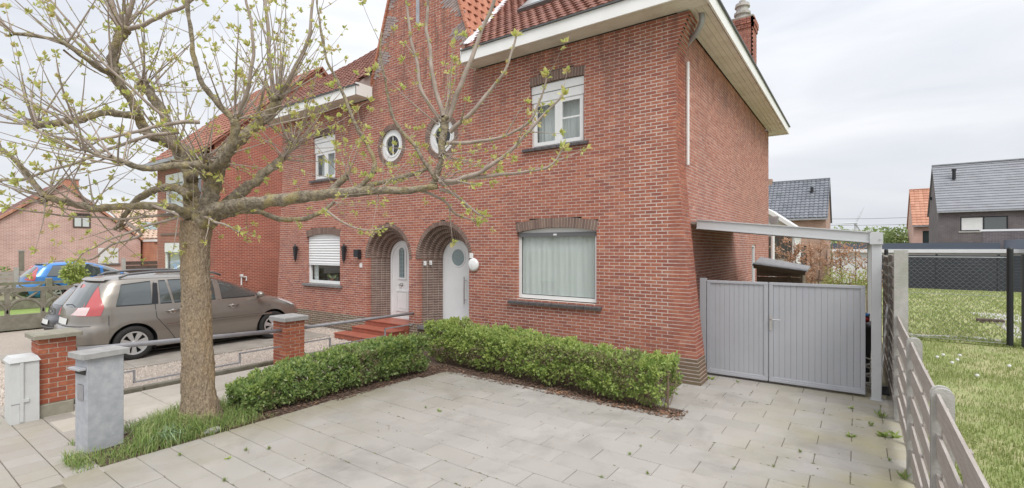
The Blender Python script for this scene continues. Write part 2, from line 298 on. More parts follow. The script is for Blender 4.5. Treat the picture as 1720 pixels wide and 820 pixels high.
B_FAR_TANS = brick_tex_mat('tan_brick_gable', (.50, .32, .235), (.41, .25, .18), (.5, .40, .33), axis='Y', w=.3, h=.1)

# ------------------------------------------------------------------ mesh helpers
def root_loc(o):
    while o is not None and o.parent is not None: o = o.parent
    return np.array(o.location) if o is not None else np.zeros(3)

def props(o, label=None, cat=None, group=None, kind=None):
    if label: o['label'] = label
    if cat: o['category'] = cat
    if group: o['group'] = group
    if kind: o['kind'] = kind
    return o

def thing(name, label, cat, loc=(0, 0, 0), group=None):
    o = bpy.data.objects.new(name, None); COL.objects.link(o); o.location = loc; o.empty_display_size = .1
    return props(o, label, cat, group)

def np_mesh(name, V, Q, m, parent=None, tone=None, kind=None, smooth=False, label=None):
    """V (n,3) world coordinates, Q (m,4) or (m,3) faces"""
    V = np.asarray(V, dtype=np.float32).reshape(-1, 3); Q = np.asarray(Q, dtype=np.int32)
    V = V-root_loc(parent).astype(np.float32)
    me = bpy.data.meshes.new(name); k = Q.shape[1]
    me.vertices.add(len(V)); me.vertices.foreach_set('co', V.ravel())
    me.loops.add(Q.size); me.loops.foreach_set('vertex_index', Q.ravel())
    me.polygons.add(len(Q)); me.polygons.foreach_set('loop_start', np.arange(0, Q.size, k, dtype=np.int32))
    me.polygons.foreach_set('use_smooth', np.full(len(Q), smooth))
    if tone is not None:
        a = me.attributes.new('tone', 'FLOAT', 'FACE'); a.data.foreach_set('value', np.asarray(tone, dtype=np.float32))
    me.update(calc_edges=True); me.materials.append(m)
    o = bpy.data.objects.new(name, me); COL.objects.link(o)
    if parent is not None: o.parent = parent
    if kind: o['kind'] = kind
    if label: o['label'] = label
    return o

BOXQ = np.array([[0, 1, 5, 4], [1, 2, 6, 5], [2, 3, 7, 6], [3, 0, 4, 7], [4, 5, 6, 7], [3, 2, 1, 0]])
class MB:
    """collects shapes, build() links them as one object"""
    def __init__(s): s.v = []; s.f = []; s.t = []
    def add(s, V, F, tone=None):
        n = len(s.v); s.v += [tuple(p) for p in V]; s.f += [tuple(i+n for i in f) for f in F]
        s.t += [random.random() if tone is None else tone]*len(F); return s
    def box(s, x0, x1, y0, y1, z0, z1, tone=None):
        V = [(x0, y0, z0), (x1, y0, z0), (x1, y1, z0), (x0, y1, z0), (x0, y0, z1), (x1, y0, z1), (x1, y1, z1), (x0, y1, z1)]
        return s.add(V, BOXQ.tolist(), tone)
    def hexa(s, V8, tone=None): return s.add(V8, BOXQ.tolist(), tone)
    def bevbox(s, x0, x1, y0, y1, z0, z1, b=.006, tone=None):
        """box with bevelled vertical and top edges"""
        V = []
        for z, e in ((z0, 0), (z1-b, 0), (z1, b)):
            V += [(x0+b+e, y0+e, z), (x1-b-e, y0+e, z), (x1-e, y0+b+e, z), (x1-e, y1-b-e, z), (x1-b-e, y1-e, z), (x0+b+e, y1-e, z), (x0+e, y1-b-e, z), (x0+e, y0+b+e, z)]
        F = [[7, 6, 5, 4, 3, 2, 1, 0], list(range(16, 24))]
        for k in range(2):
            for i in range(8): j = (i+1) % 8; F.append([k*8+i, k*8+j, k*8+8+j, k*8+8+i])
        return s.add(V, F, tone)
    def prism(s, pts2, axis, a, b, tone=None):
        """extrude a 2-D outline along axis from a to b; axis 'x' -> pts (y,z); 'y' -> (x,z); 'z' -> (x,y)"""
        mk = {'x': lambda p, t: (t, p[0], p[1]), 'y': lambda p, t: (p[0], t, p[1]), 'z': lambda p, t: (p[0], p[1], t)}[axis]
        n = len(pts2); V = [mk(p, a) for p in pts2]+[mk(p, b) for p in pts2]
        F = [list(range(n))[::-1], list(range(n, 2*n))]+[[i, (i+1) % n, n+(i+1) % n, n+i] for i in range(n)]
        return s.add(V, F, tone)
    def tube(s, P, R, n=8, cap=True, tone=None):
        P = [Vector(p) for p in P]; k = len(P)
        if not hasattr(R, '__len__'): R = [R]*k
        V = []; up = None
        for i in range(k):
            d = (P[min(i+1, k-1)]-P[max(i-1, 0)]).normalized()
            if up is None: up = Vector((0, 0, 1)) if abs(d.z) < .9 else Vector((1, 0, 0))
            a = d.cross(up); a = a.normalized() if a.length > 1e-6 else Vector((1, 0, 0)); b = a.cross(d).normalized(); up = b
            for j in range(n):
                t = 2*math.pi*j/n; V.append(P[i]+(a*math.cos(t)+b*math.sin(t))*R[i])
        F = [[i*n+j, i*n+(j+1) % n, (i+1)*n+(j+1) % n, (i+1)*n+j] for i in range(k-1) for j in range(n)]
        if cap: F += [list(range(n))[::-1], list(range((k-1)*n, k*n))]
        return s.add(V, F, tone)
    def disc(s, c, axis, r, depth, n=24, r2=None, tone=None):
        ax = Vector(axis).normalized(); c = Vector(c)
        return s.tube([c, c+ax*depth], [r, r if r2 is None else r2], n, True, tone)
    def lathe(s, c, axis, prof, n=24, tone=None):
        """prof: list of (radius, offset along axis)"""
        ax = Vector(axis).normalized(); c = Vector(c); up = Vector((0, 0, 1)) if abs(ax.z) < .9 else Vector((1, 0, 0))
        a = ax.cross(up).normalized(); b = a.cross(ax)
        V = [c+ax*o+(a*math.cos(2*math.pi*j/n)+b*math.sin(2*math.pi*j/n))*r for r, o in prof for j in range(n)]
        F = [[i*n+j, i*n+(j+1) % n, (i+1)*n+(j+1) % n, (i+1)*n+j] for i in range(len(prof)-1) for j in range(n)]
        return s.add(V, F, tone)
    def ico(s, c, r, sq=(1, 1, 1), tone=None):
        t = (1+5**.5)/2; P = [(-1, t, 0), (1, t, 0), (-1, -t, 0), (1, -t, 0), (0, -1, t), (0, 1, t), (0, -1, -t), (0, 1, -t), (t, 0, -1), (t, 0, 1), (-t, 0, -1), (-t, 0, 1)]
        F = [(0, 11, 5), (0, 5, 1), (0, 1, 7), (0, 7, 10), (0, 10, 11), (1, 5, 9), (5, 11, 4), (11, 10, 2), (10, 7, 6), (7, 1, 8), (3, 9, 4), (3, 4, 2), (3, 2, 6), (3, 6, 8), (3, 8, 9), (4, 9, 5), (2, 4, 11), (6, 2, 10), (8, 6, 7), (9, 8, 1)]
        k = r/1.902
        return s.add([(c[0]+p[0]*k*sq[0], c[1]+p[1]*k*sq[1], c[2]+p[2]*k*sq[2]) for p in P], F, tone)
    def build(s, name, m, parent=None, label=None, kind=None, smooth=False):
        rl = root_loc(parent); me = bpy.data.meshes.new(name)
        me.from_pydata([(v[0]-rl[0], v[1]-rl[1], v[2]-rl[2]) for v in s.v], [], s.f)
        a = me.attributes.new('tone', 'FLOAT', 'FACE'); a.data.foreach_set('value', np.array(s.t, dtype=np.float32))
        if smooth:
            for p in me.polygons: p.use_smooth = True
        me.materials.append(m); me.update()
        o = bpy.data.objects.new(name, me); COL.objects.link(o)
        if parent is not None: o.parent = parent
        if label: o['label'] = label
        if kind: o['kind'] = kind
        return o
def one(name, m, parent, fn, **k):
    b = MB(); fn(b); return b.build(name, m, parent, **k)
def autosmooth(o, ang=35):
    for p in o.data.polygons: p.use_smooth = True
    o.data.set_sharp_from_angle(angle=rad(ang))
    return o

def boxes_np(B, origin, u, n):
    """B rows: ua, ub, za, zb, front, depth ; front measured along the normal n; -> verts, quads (5 faces each)"""
    B = np.asarray(B, dtype=np.float64); k = len(B)
    o = np.array(origin, float); u = np.array(u, float); n = np.array(n, float); z = np.array((0, 0, 1.))
    ua, ub, za, zb, fr, dp = B.T
    def pt(a, zz, f): return o+a[:, None]*u+zz[:, None]*z+f[:, None]*n
    V = np.stack([pt(ua, za, fr), pt(ub, za, fr), pt(ub, zb, fr), pt(ua, zb, fr), pt(ua, za, fr-dp), pt(ub, za, fr-dp), pt(ub, zb, fr-dp), pt(ua, zb, fr-dp)], 1).reshape(-1, 3)
    q = np.array([[0, 1, 2, 3], [1, 5, 6, 2], [4, 0, 3, 7], [3, 2, 6, 7], [4, 5, 1, 0]])
    Q = (np.arange(k)[:, None, None]*8+q[None]).reshape(-1, 4)
    return V, Q

def subtract(a, b, holes):
    iv = [(a, b)]
    for h0, h1 in holes:
        nv = []
        for x, y in iv:
            if h1 <= x or h0 >= y: nv.append((x, y)); continue
            if h0 > x: nv.append((x, h0))
            if h1 < y: nv.append((h1, y))
        iv = nv
    return iv

COURSE, PITCH, GAP = .0635, .203, .0135
UNIT = {}
def unit_brick(m):
    """one shared bevelled brick for the bricks that are objects of their own"""
    if m.name not in UNIT:
        b = MB(); l = PITCH-GAP; h = COURSE-GAP; e = .004
        V = []
        for y, k in ((0.1, 0), (e, 0), (0, e)):
            V += [(k, y, k), (l-k, y, k), (l-k, y, h-k), (k, y, h-k)]
        F = [[8, 9, 10, 11]]+[[r*4+i, r*4+(i+1) % 4, r*4+4+(i+1) % 4, r*4+4+i][::-1] for r in range(2) for i in range(4)]
        me = bpy.data.meshes.new('brick'); me.from_pydata(V, [], [f[::-1] for f in F]); me.materials.append(m); me.update()
        UNIT[m.name] = me
    return UNIT[m.name]

def brick_wall(parent, origin, u, n, ufun, z0, z1, holes, m, mm, name='brickwork', depth=.12, singles=None, backname='mortar', parity=0, jit=.0018):
    """running-bond wall built brick by brick; holes(z)->intervals; singles(list of full bricks)->indices kept as objects"""
    B = []; Mo = []; full = []
    r0 = round(z0/COURSE); r1 = round(z1/COURSE)
    for r in range(r0, r1):
        za = r*COURSE; zm = za+COURSE/2
        a, b = ufun(zm); hl = holes(zm)
        for x, y in subtract(a, b, hl): Mo.append((x+.002, y-.002, za, za+COURSE, -.0035, depth-.01))
        off = ((r+parity) % 2)*PITCH/2
        k0 = math.floor((a-off)/PITCH)
        for k in range(k0, math.ceil((b-off)/PITCH)+1):
            s = off+k*PITCH; e = s+PITCH-GAP
            for x, y in subtract(max(s, a), min(e, b), hl):
                if y-x < .010: continue
                B.append((x, y, za+GAP/2+random.uniform(-.0012, .0012), za+COURSE-GAP/2+random.uniform(-.0012, .0012), random.uniform(-jit, jit), depth))
                full.append(abs((y-x)-(PITCH-GAP)) < 1e-6)
    B = np.array(B); idx = set()
    if singles:
        cand = [i for i in range(len(B)) if full[i]]
        idx = set(singles(B, cand))
        me = unit_brick(m); rl = root_loc(parent); o3 = np.array(origin); u3 = np.array(u)
        for i in sorted(idx):
            o = bpy.data.objects.new('brick', me); COL.objects.link(o); o.parent = parent
            p = o3+u3*B[i, 0]+np.array((0, 0, B[i, 2]))+np.array(n)*B[i, 4]-rl
            o.location = p
    keep = [i for i in range(len(B)) if i not in idx]
    V, Q = boxes_np(B[keep], origin, u, n)
    np_mesh(name, V, Q, m, parent, tone=np.repeat(RNG.random(len(keep)), 5), kind='stuff')
    V, Q = boxes_np(np.array(Mo), origin, u, n)
    np_mesh(backname, V, Q, mm, parent)

def ring_bricks(b, cx, cz, r0, r1, a0, a1, y0, y1, n, gap=.20):
    """voussoirs from angle a0 to a1 (radians), radial r0..r1, depth y0..y1"""
    da = (a1-a0)/n
    for i in range(n):
        s = a0+da*(i+gap/2); e = a0+da*(i+1-gap/2); j = random.uniform(-.002, .002)
        P = []
        for y in (y0+j, y1):
            for r, a in ((r0, s), (r1, s), (r1, e), (r0, e)): P.append((cx+r*math.cos(a), y, cz+r*math.sin(a)))
        b.hexa(P)
def ring_back(b, cx, cz, r0, r1, a0, a1, y0, y1, n):
    da = (a1-a0)/n
    for i in range(n):
        s = a0+da*i; e = s+da
        b.hexa([(cx+r*math.cos(a), y, cz+r*math.sin(a)) for y in (y0, y1) for r, a in ((r0, s), (r1, s), (r1, e), (r0, e))], 0.3)

# ================================================================== THE HOUSE
FY = 8.59                    # facade plane
XC = -9.05                   # middle of the gable
SX = -2.60                   # side wall plane
BY = 19.4                    # rear wall
EZ = 6.50                    # soffit height
house = thing('house', 'red brick semi-detached house with two arched doorways behind the clipped hedge', 'house', (XC, FY, 0))

def x_right(z):              # buttressed corner: flares out at the foot, corbels out under the eaves
    if z < 4.0: return -2.18-.42*min(1, (z/4.0))**.85
    if z > 5.85: return -2.60+.26*((z-5.85)/.65)**1.3
    return -2.60
def x_left(z): return -15.86+.36*min(1, z/4.6)
def gable_hw(z): return 1.86-(z-6.75)/2.85
GUP = 6.46
def facade_u(z):
    if z < GUP: return x_left(z), x_right(z)
    return XC-gable_hw(z), XC+gable_hw(z)

# openings: segmental / flat windows
WINS = [dict(a=-6.02, b=-4.13, z0=1.27, z1=2.70, rise=.09, ring=.20), dict(a=-14.07, b=-12.35, z0=1.27, z1=2.71, rise=.09, ring=.20),
        dict(a=-5.67, b=-4.40, z0=4.47, z1=5.79, rise=.035, ring=.19), dict(a=-13.72, b=-12.58, z0=4.45, z1=5.76, rise=.035, ring=.17)]
for w in WINS:
    h = (w['b']-w['a'])/2; w['c'] = (w['a']+w['b'])/2; w['R'] = h*h/(2*w['rise'])+w['rise']/2; w['zc'] = w['z1']+w['rise']-w['R']; w['h'] = h
    w['ang'] = math.asin(h/w['R'])
ROUNDS = [(-10.10, 5.10), (-8.27, 5.10)]
PORT = [(-8.22, .41), (-10.25, .41)]         # centre, threshold height
PR, PRING, PZ = .84, .10, 2.08
def holes(z):
    H = []
    for w in WINS:
        if w['z0'] <= z < w['z1']: H.append((w['a'], w['b']))
        elif w['z1'] <= z < w['zc']+w['R']+w['ring']:
            e = math.sqrt(max(0, (w['R']+w['ring'])**2-(z-w['zc'])**2))
            lim = (z-w['zc'])*math.tan(w['ang'])+.004
            q = min(lim, e)
            if z < w['z1']+.0: q = w['h']
            H.append((w['c']-q, w['c']+q))
    for x, zz in ROUNDS:
        if abs(z-zz) < .55: q = math.sqrt(.55**2-(z-zz)**2); H.append((x-q, x+q))
    for x, zt in PORT:
        if z < PZ: H.append((x-PR, x+PR))
        elif z < PZ+PR+PRING: q = math.sqrt((PR+PRING)**2-(z-PZ)**2); H.append((x-q, x+q))
    return H
def depth_of(x, y): return -SN*x+CS*y
def pick(B, cand):
    ok = [i for i in cand if .95 < B[i, 2] < 6.3 and B[i, 0] > -7.2 and B[i, 1] < x_right(B[i, 2])-.12]
    def size(i):
        x = (B[i, 0]+B[i, 1])/2; d = depth_of(x, FY); return -((.813*d+.582*(CS*x+SN*FY))/d**2)
    return sorted(ok, key=size)[:300]
brick_wall(house, (0, FY, 0), (1, 0, 0), (0, -1, 0), facade_u, 7*COURSE, 12.0, holes, B_RED, MORTAR, singles=pick)
brick_wall(house, (0, FY, 0), (1, 0, 0), (0, -1, 0), facade_u, 0, 7*COURSE, holes, B_PLINTH, MORTAR_G, name='plinth_brickwork', backname='plinth_mortar')
# corner buttress: side face following the flared outline, course by course
V = []; bb = MB(); bm = MB(); bpl = MB()
for r in range(0, round(GUP/COURSE)):
    za = r*COURSE; xr = x_right(za+COURSE/2); tgt = bpl if r < 7 else bb
    ys = [FY+.003, FY+.1, FY+.303, FY+.50] if r % 2 else [FY+.003, FY+.203, FY+.406, FY+.50]
    for i in range(len(ys)-1):
        j = random.uniform(-.002, .002)
        tgt.box(SX-.1, xr+.004+j, ys[i]+(.0 if i == 0 else GAP), ys[i+1], za+GAP/2, za+COURSE-GAP/2)
    bm.box(SX-.1, xr-.006, FY+.01, FY+.495, za, za+COURSE, .5)
bb.build('buttress_brickwork', B_RED, house, kind='stuff'); bm.build('buttress_mortar', MORTAR, house); bpl.build('buttress_plinth', B_PLINTH, house, kind='stuff')
# side wall with a narrow window
SWIN = [(16.05, 16.75, .3, 2.50)]
def sholes(z): return [(a, b) for a, b, z0, z1 in SWIN if z0 <= z < z1]
brick_wall(house, (SX, 0, 0), (0, 1, 0), (1, 0, 0), lambda z: (FY+.5, BY), 0, GUP, sholes, B_SIDE, MORTAR, name='side_brickwork', backname='side_mortar')
one('rear_wall', B_FAR_TAN, house, lambda b: (b.box(-15.7, SX-.13, BY-.25, BY-.003, 0, GUP), b.box(-15.5, -15.2, FY+.2, BY-.3, 0, GUP)))
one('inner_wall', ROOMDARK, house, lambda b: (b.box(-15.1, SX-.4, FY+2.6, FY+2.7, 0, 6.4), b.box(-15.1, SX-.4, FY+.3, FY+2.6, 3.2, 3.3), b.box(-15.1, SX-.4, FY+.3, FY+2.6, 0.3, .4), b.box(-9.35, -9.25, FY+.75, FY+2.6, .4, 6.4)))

# segmental lintels, window frames, panes, sills
def lintel(w):
    b = MB(); n = max(8, round(2*w['h']/.066)); mb = MB()
    ring_bricks(b, w['c'], w['zc'], w['R'], w['R']+w['ring'], math.pi/2-w['ang'], math.pi/2+w['ang'], FY-.004, FY+.11, n)
    ring_back(mb, w['c'], w['zc'], w['R']+.002, w['R']+w['ring']-.002, math.pi/2-w['ang'], math.pi/2+w['ang'], FY+.005, FY+.108, 12)
    b.build('arched_lintel', B_DARK, house, kind='stuff'); mb.build('lintel_mortar', MORTAR_G, house)
for w in WINS: lintel(w)
def frame_prof(b, a, c, z0, z1, t, y0, y1):
    b.box(a, a+t, y0, y1, z0, z1); b.box(c-t, c, y0, y1, z0, z1); b.box(a+t, c-t, y0, y1, z0, z0+t); b.box(a+t, c-t, y0, y1, z1-t, z1)
def sill_bricks(par, a, b, z, n, m, out=.07, y_in=.09, h=.06):
    w = (b-a)/n
    for i in range(n):
        x0 = a+i*w+.005; x1 = a+(i+1)*w-.005; j = random.uniform(-.003, .003)
        q = MB(); q.prism([(FY-out+j, z-h), (FY-out+j, z-.012), (FY-out+.012+j, z), (FY+y_in, z+.022), (FY+y_in, z-h)], 'x', x0, x1)
        q.build('sill_brick', m, par)
def curtain(par, a, b, z0, z1, y):
    n = 90; V = []
    for i in range(n+1):
        x = a+(b-a)*i/n; d = .008*math.sin(i*.9+.6*math.sin(i*.23))+.007*math.sin(i*.37)
        V += [(x, y+d, z0), (x, y+d, z1)]
    o = np_mesh('curtain', V, [[2*i, 2*i+2, 2*i+3, 2*i+1] for i in range(n)], CURTAIN, par, smooth=True)
    return o
# ground floor window, right half: one big pane with a drawn pale curtain
w = WINS[0]; WY = FY+.085
wf = MB(); frame_prof(wf, w['a'], w['b'], w['z0']+.02, w['z1'], .075, WY, WY+.07)
wf.prism([(w['a'], w['z1']), (w['b'], w['z1'])]+[(w['c']+w['R']*math.sin(t), w['zc']+w['R']*math.cos(t)) for t in np.linspace(w['ang'], -w['ang'], 9)], 'y', WY+.005, WY+.065)
f0 = wf.build('window', WHITE, house, label='wide ground floor window with a pale curtain drawn across')
one('blind_box', TRIMG, f0, lambda b: (b.bevbox(w['a']+.03, w['b']-.03, WY-.04, WY-.004, w['z1']-.10, w['z1']-.012, .004)))
one('blind_clip', WHITE, f0, lambda b: (b.box(w['c']-.05, w['c']+.03, WY-.046, WY-.041, w['z1']-.075, w['z1']-.04)))
one('pane', GLASS, f0, lambda b: b.box(w['a']+.075, w['b']-.075, WY+.03, WY+.036, w['z0']+.095, w['z1']-.075))
one('glazing_bead', BLACKP, f0, lambda b: frame_prof(b, w['a']+.076, w['b']-.076, w['z0']+.096, w['z1']-.076, .012, WY+.012, WY+.026))
curtain(f0, w['a']+.06, w['b']-.06, w['z0']+.05, w['z1']-.02, WY+.066)
sill_bricks(f0, w['a']-.20, w['b']+.12, w['z0']-.045, 12, SILL)
# ground floor window, left half: white roller shutter half lowered
w = WINS[1]
wf = MB(); frame_prof(wf, w['a'], w['b'], w['z0']+.02, w['z1'], .09, WY, WY+.07)
f1 = wf.build('window', WHITE, house, label='ground floor window half covered by a white roller shutter')
one('pane', GLASS, f1, lambda b: b.box(w['a']+.09, w['b']-.09, WY+.03, WY+.036, w['z0']+.11, w['z1']-.09))
zs = w['z0']+.60
for i in range(13):
    z = zs+.012+i*.078
    if z+.078 > w['z1']+w['rise']+.03: break
    top = min(z+.074, 9)
    b = MB(); V = [(w['a']+.02, WY-.012, z), (w['b']-.02, WY-.012, z), (w['b']-.02, WY-.028, z+.03), (w['a']+.02, WY-.028, z+.03), (w['b']-.02, WY-.012, top), (w['a']+.02, WY-.012, top)]
    b.add(V, [(0, 1, 2, 3), (3, 2, 4, 5)]); b.build('shutter_slat', WHITE, f1, smooth=False)
one('shutter_bar', WHITE, f1, lambda b: b.box(w['a']+.02, w['b']-.02, WY-.03, WY-.004, zs-.02, zs+.01))
one('shutter_back', WHITE, f1, lambda b: b.prism([(w['a']+.005, zs), (w['b']-.005, zs), (w['b']-.005, w['z1'])]+[(w['c']+(w['R']-.003)*math.sin(t), w['zc']+(w['R']-.003)*math.cos(t)) for t in np.linspace(w['ang'], -w['ang'], 9)]+[(w['a']+.005, w['z1'])], 'y', WY-.008, WY-.002))
one('window_blind', CURTAIN, f1, lambda b: b.box(w['a']+.1, w['a']+.32, WY+.12, WY+.125, w['z0']+.1, zs))
pt = thing('potted_plant', 'dark leafy pot plant standing inside on the sill of the half shuttered window', 'plant', (w['c']+.1, FY+.27, w['z0']+.06))
one('pot', REDTILE, pt, lambda b: b.lathe((w['c']+.1, FY+.27, w['z0']+.06), (0, 0, 1), [(.001, 0), (.05, 0), (.07, .10), (.06, .10), (.001, .09)], 12))
b = MB()
for i in range(16):
    a = i*.7; q = .10+.14*random.random(); c0 = Vector((w['c']+.1, FY+.27, w['z0']+.15)); t = c0+Vector((math.cos(a)*q*1.5, math.sin(a)*.07, .05+.14*random.random())); s = Vector((0, 0, .02))
    b.add([c0, (c0+t)/2+s, t, (c0+t)/2-s], [(0, 1, 2, 3)])
b.build('leaves', HLEAF2, pt)
one('window_sill', SILLST, f1, lambda b: b.prism([(FY-.07, w['z0']-.07), (FY-.07, w['z0']-.008), (FY+.085, w['z0']+.016), (FY+.085, w['z0']-.07)], 'x', w['a']-.16, w['b']+.12))
# upper windows: roller shutter box above two casements
def upper(w, zbox, label, right_bar):
    wf = MB(); frame_prof(wf, w['a'], w['b'], w['z0']+.02, w['z1'], .05, WY, WY+.07)
    wf.prism([(w['a'], w['z1']), (w['b'], w['z1'])]+[(w['c']+w['R']*math.sin(t), w['zc']+w['R']*math.cos(t)) for t in np.linspace(w['ang'], -w['ang'], 7)], 'y', WY+.005, WY+.06)
    f = wf.build('window', WHITE, house, label=label)
    one('shutter_box', WHITE, f, lambda b: (b.box(w['a']+.01, w['b']-.01, WY-.035, WY-.003, zbox, w['z1']-.18), b.box(w['a']+.01, w['b']-.01, WY-.045, WY-.004, w['z1']-.165, w['z1']-.005)))
    zt = zbox-.003; z0 = w['z0']+.05; m = w['c']+.02
    for a, c in ((w['a']+.05, m-.012), (m+.012, w['b']-.05)):
        q = MB(); frame_prof(q, a, c, z0, zt, .075, WY-.018, WY+.03); s = q.build('casement', WHITE, f)
        one('pane', GLASS, f, lambda b: b.box(a+.075, c-.075, WY+.004, WY+.009, z0+.075, zt-.075))
    if right_bar: one('glazing_bar', WHITE, f, lambda b: b.box(m+.088, w['b']-.126, WY-.004, WY+.002, (z0+zt)/2+.03, (z0+zt)/2+.065))
    one('mullion', WHITE, f, lambda b: b.box(m-.011, m+.011, WY-.024, WY+.03, z0, zt))
    curtain(f, w['a']+.05, w['b']-.05, z0, zt, WY+.2)
    return f
fu = upper(WINS[2], 5.44, 'upper window with two casements under a white shutter box', True)
sill_bricks(fu, WINS[2]['a']-.18, WINS[2]['b']+.1, WINS[2]['z0']+.0, 9, SILL)
fl = upper(WINS[3], 5.30, 'upper window of the left dwelling with white shutter box', False)
sill_bricks(fl, WINS[3]['a']-.14, WINS[3]['b']+.1, WINS[3]['z0']+.0, 8, SILL)
# round windows in dark brick rings
for x, z in ROUNDS:
    b = MB(); ring_bricks(b, x, z, .43, .548, 0, 2*math.pi, FY-.006, FY+.12, 46); b.build('round_brick_surround', B_DARK, house, kind='stuff')
    b = MB(); ring_back(b, x, z, .432, .552, 0, 2*math.pi, FY+.005, FY+.118, 32); b.build('surround_mortar', MORTAR_G, house)
    b = MB(); ring_back(b, x, z, .30, .43, 0, 2*math.pi, FY+.05, FY+.12, 40); f = b.build('round_window', WHITE, house)
    one('inner_frame', WHITE, f, lambda b: ring_back(b, x, z, .265, .31, 0, 2*math.pi, FY+.035, FY+.10, 40))
    one('pane', GLASS, f, lambda b: b.disc((x, FY+.075, z), (0, 1, 0), .28, .006, 32))
    one('glazing_bar', WHITE, f, lambda b: (b.box(x-.012, x+.012, FY+.06, FY+.074, z-.27, z+.27),))
# stepped brick doorways
def portal(x, zt, idx):
    b = MB(); mb = MB()
    ring_bricks(b, x, PZ, PR, PR+PRING, 0, math.pi, FY-.006, FY+.12, 46); ring_back(mb, x, PZ, PR+.003, PR+PRING+.004, 0, math.pi, FY+.004, FY+.118, 30)
    ro = PR+.02
    for k in range(1, 5):
        ri = PR-.085*k; y0 = FY+.115*k; y1 = y0+.125
        ring_bricks(b, x, PZ, ri, ro, 0, math.pi, y0, y1, 44-4*k); ring_back(mb, x, PZ, ri+.003, ro, 0, math.pi, y0+.004, y1, 30)
        for r in range(0 if zt < .2 else 3, round(PZ/COURSE)):
            za = r*COURSE
            for s in (-1, 1):
                x0, x1 = sorted((x+s*ri, x+s*(ro-.028))); j = random.uniform(-.002, .002)
                b.box(x0, x1, y0+j, y1-.012, za+GAP/2, za+COURSE-GAP/2)
        for s in (-1, 1):
            x0, x1 = sorted((x+s*(ri+.003), x+s*ro)); mb.box(x0, x1, y0+.004, y1, 0, PZ, .3)
        ro = ri+.02
    b.build('stepped_brick_doorway', B_DARK, house, kind='stuff'); mb.build('doorway_mortar', MORTAR_G, house)
    ri = PR-.34; yd = FY+.53
    out = lambda r: [(x-r, zt), (x+r, zt), (x+r, PZ)]+[(x+r*math.cos(t), PZ+r*math.sin(t)) for t in np.linspace(0, math.pi, 25)[1:]]
    return ri, yd, out
ri, yd, out = portal(*PORT[0], 0); x, zt = PORT[0]
d0 = one('door', WHITE, house, lambda b: b.prism(out(ri+.02), 'y', yd, yd+.06), label='plain white arched door with a round window and long bar handle')
one('door_leaf', WHITE, d0, lambda b: b.prism([(x-ri+.10, zt+.03), (x+ri-.04, zt+.03), (x+ri-.04, PZ)]+[(x+.03+(ri-.07)*math.cos(t), PZ+(ri-.07)*math.sin(t)) for t in np.linspace(0, math.pi, 25)[1:]], 'y', yd-.022, yd-.002))
one('porthole_frame', WHITE, d0, lambda b: ring_back(b, x+.05, 2.13, .21, .245, 0, 2*math.pi, yd-.034, yd-.02, 32))
one('porthole_pane', GLASS_D, d0, lambda b: b.disc((x+.05, yd-.027, 2.13), (0, 1, 0), .215, .004, 32))
one('door_handle', STEEL, d0, lambda b: (b.tube([(x+.31, yd-.10, .98), (x+.31, yd-.10, 1.66)], .017, 10), b.tube([(x+.31, yd-.10, 1.08), (x+.31, yd-.02, 1.08)], .01, 8), b.tube([(x+.31, yd-.10, 1.56), (x+.31, yd-.02, 1.56)], .01, 8)))
one('threshold', SILLST, house, lambda b: b.box(x-.83, x+.83, FY-.06, yd+.06, .33, zt-.003))
one('threshold_base', B_PLINTH, house, lambda b: b.box(x-.83, x+.83, FY+.01, yd+.06, 0, .328))
ri, yd, out = portal(*PORT[1], 1); x, zt = PORT[1]
d1 = one('door', WHITE, house, lambda b: b.prism(out(ri+.02), 'y', yd, yd+.06), label='white arched panelled door with a tall narrow leaded pane')
arch = lambda r, z0, zs, w_: [(x-w_, z0), (x+w_, z0), (x+w_, zs)]+[(x+w_*math.cos(t), zs+w_*math.sin(t)) for t in np.linspace(0, math.pi, 17)[1:]]
def archframe(b, z0, zs, w_, t, y0, y1):
    b.box(x-w_-t, x-w_, y0, y1, z0-t, zs); b.box(x+w_, x+w_+t, y0, y1, z0-t, zs); b.box(x-w_, x+w_, y0, y1, z0-t, z0); ring_back(b, x, zs, w_, w_+t, 0, math.pi, y0, y1, 18)
one('door_leaf', WHITE, d1, lambda b: archframe(b, zt+.05, PZ-.02, ri-.10, .055, yd-.02, yd-.002))
one('leaded_pane', GLASS_D, d1, lambda b: b.prism(arch(0, 1.55, 2.27, .115), 'y', yd-.008, yd-.003))
one('pane_frame', WHITE, d1, lambda b: archframe(b, 1.55, 2.27, .115, .045, yd-.03, yd-.002))
one('lead_lines', BLACKP, d1, lambda b: [b.box(x-.11, x+.11, yd-.012, yd-.009, 1.62+i*.11, 1.626+i*.11) for i in range(7)]+[b.box(x-.003+s, x+.003+s, yd-.0135, yd-.0105, 1.55, 2.3) for s in (-.05, .05)])
one('lower_panel', WHITE, d1, lambda b: (frame_prof(b, x-.24, x+.24, .62, 1.20, .035, yd-.022, yd-.002), b.box(x-.17, x+.17, yd-.014, yd-.001, .69, 1.13)))
one('door_knob', STEEL, d1, lambda b: (b.lathe((x-.02, yd-.002, 1.36), (0, -1, 0), [(.05, 0), (.05, .012), (.02, .015), (.02, .045), (.045, .06), (.04, .085), (.001, .09)], 14)))
# red tiled steps to the left door
for i, (xa, xb, y0, z0, z1) in enumerate(((-11.25, -9.43, FY-.95, 0, .14), (-11.05, -9.43, FY-.55, 0, .275), (-11.0, -9.43, FY-.16, 0, .41))):
    y1 = (FY-.553, FY-.163, FY+.56)[i]
    s = one('step', REDTILE, house, lambda b: b.box(xa, xb, y0+.02, y1, z0, z1-.028))
    n = 5
    for k in range(n):
        wv = (xb-xa+.03)/n; one('step_tile', REDTILE, s, lambda b: b.bevbox(xa-.015+k*wv+.003, xa-.015+(k+1)*wv-.003, y0, y1, z1-.026, z1, .006))
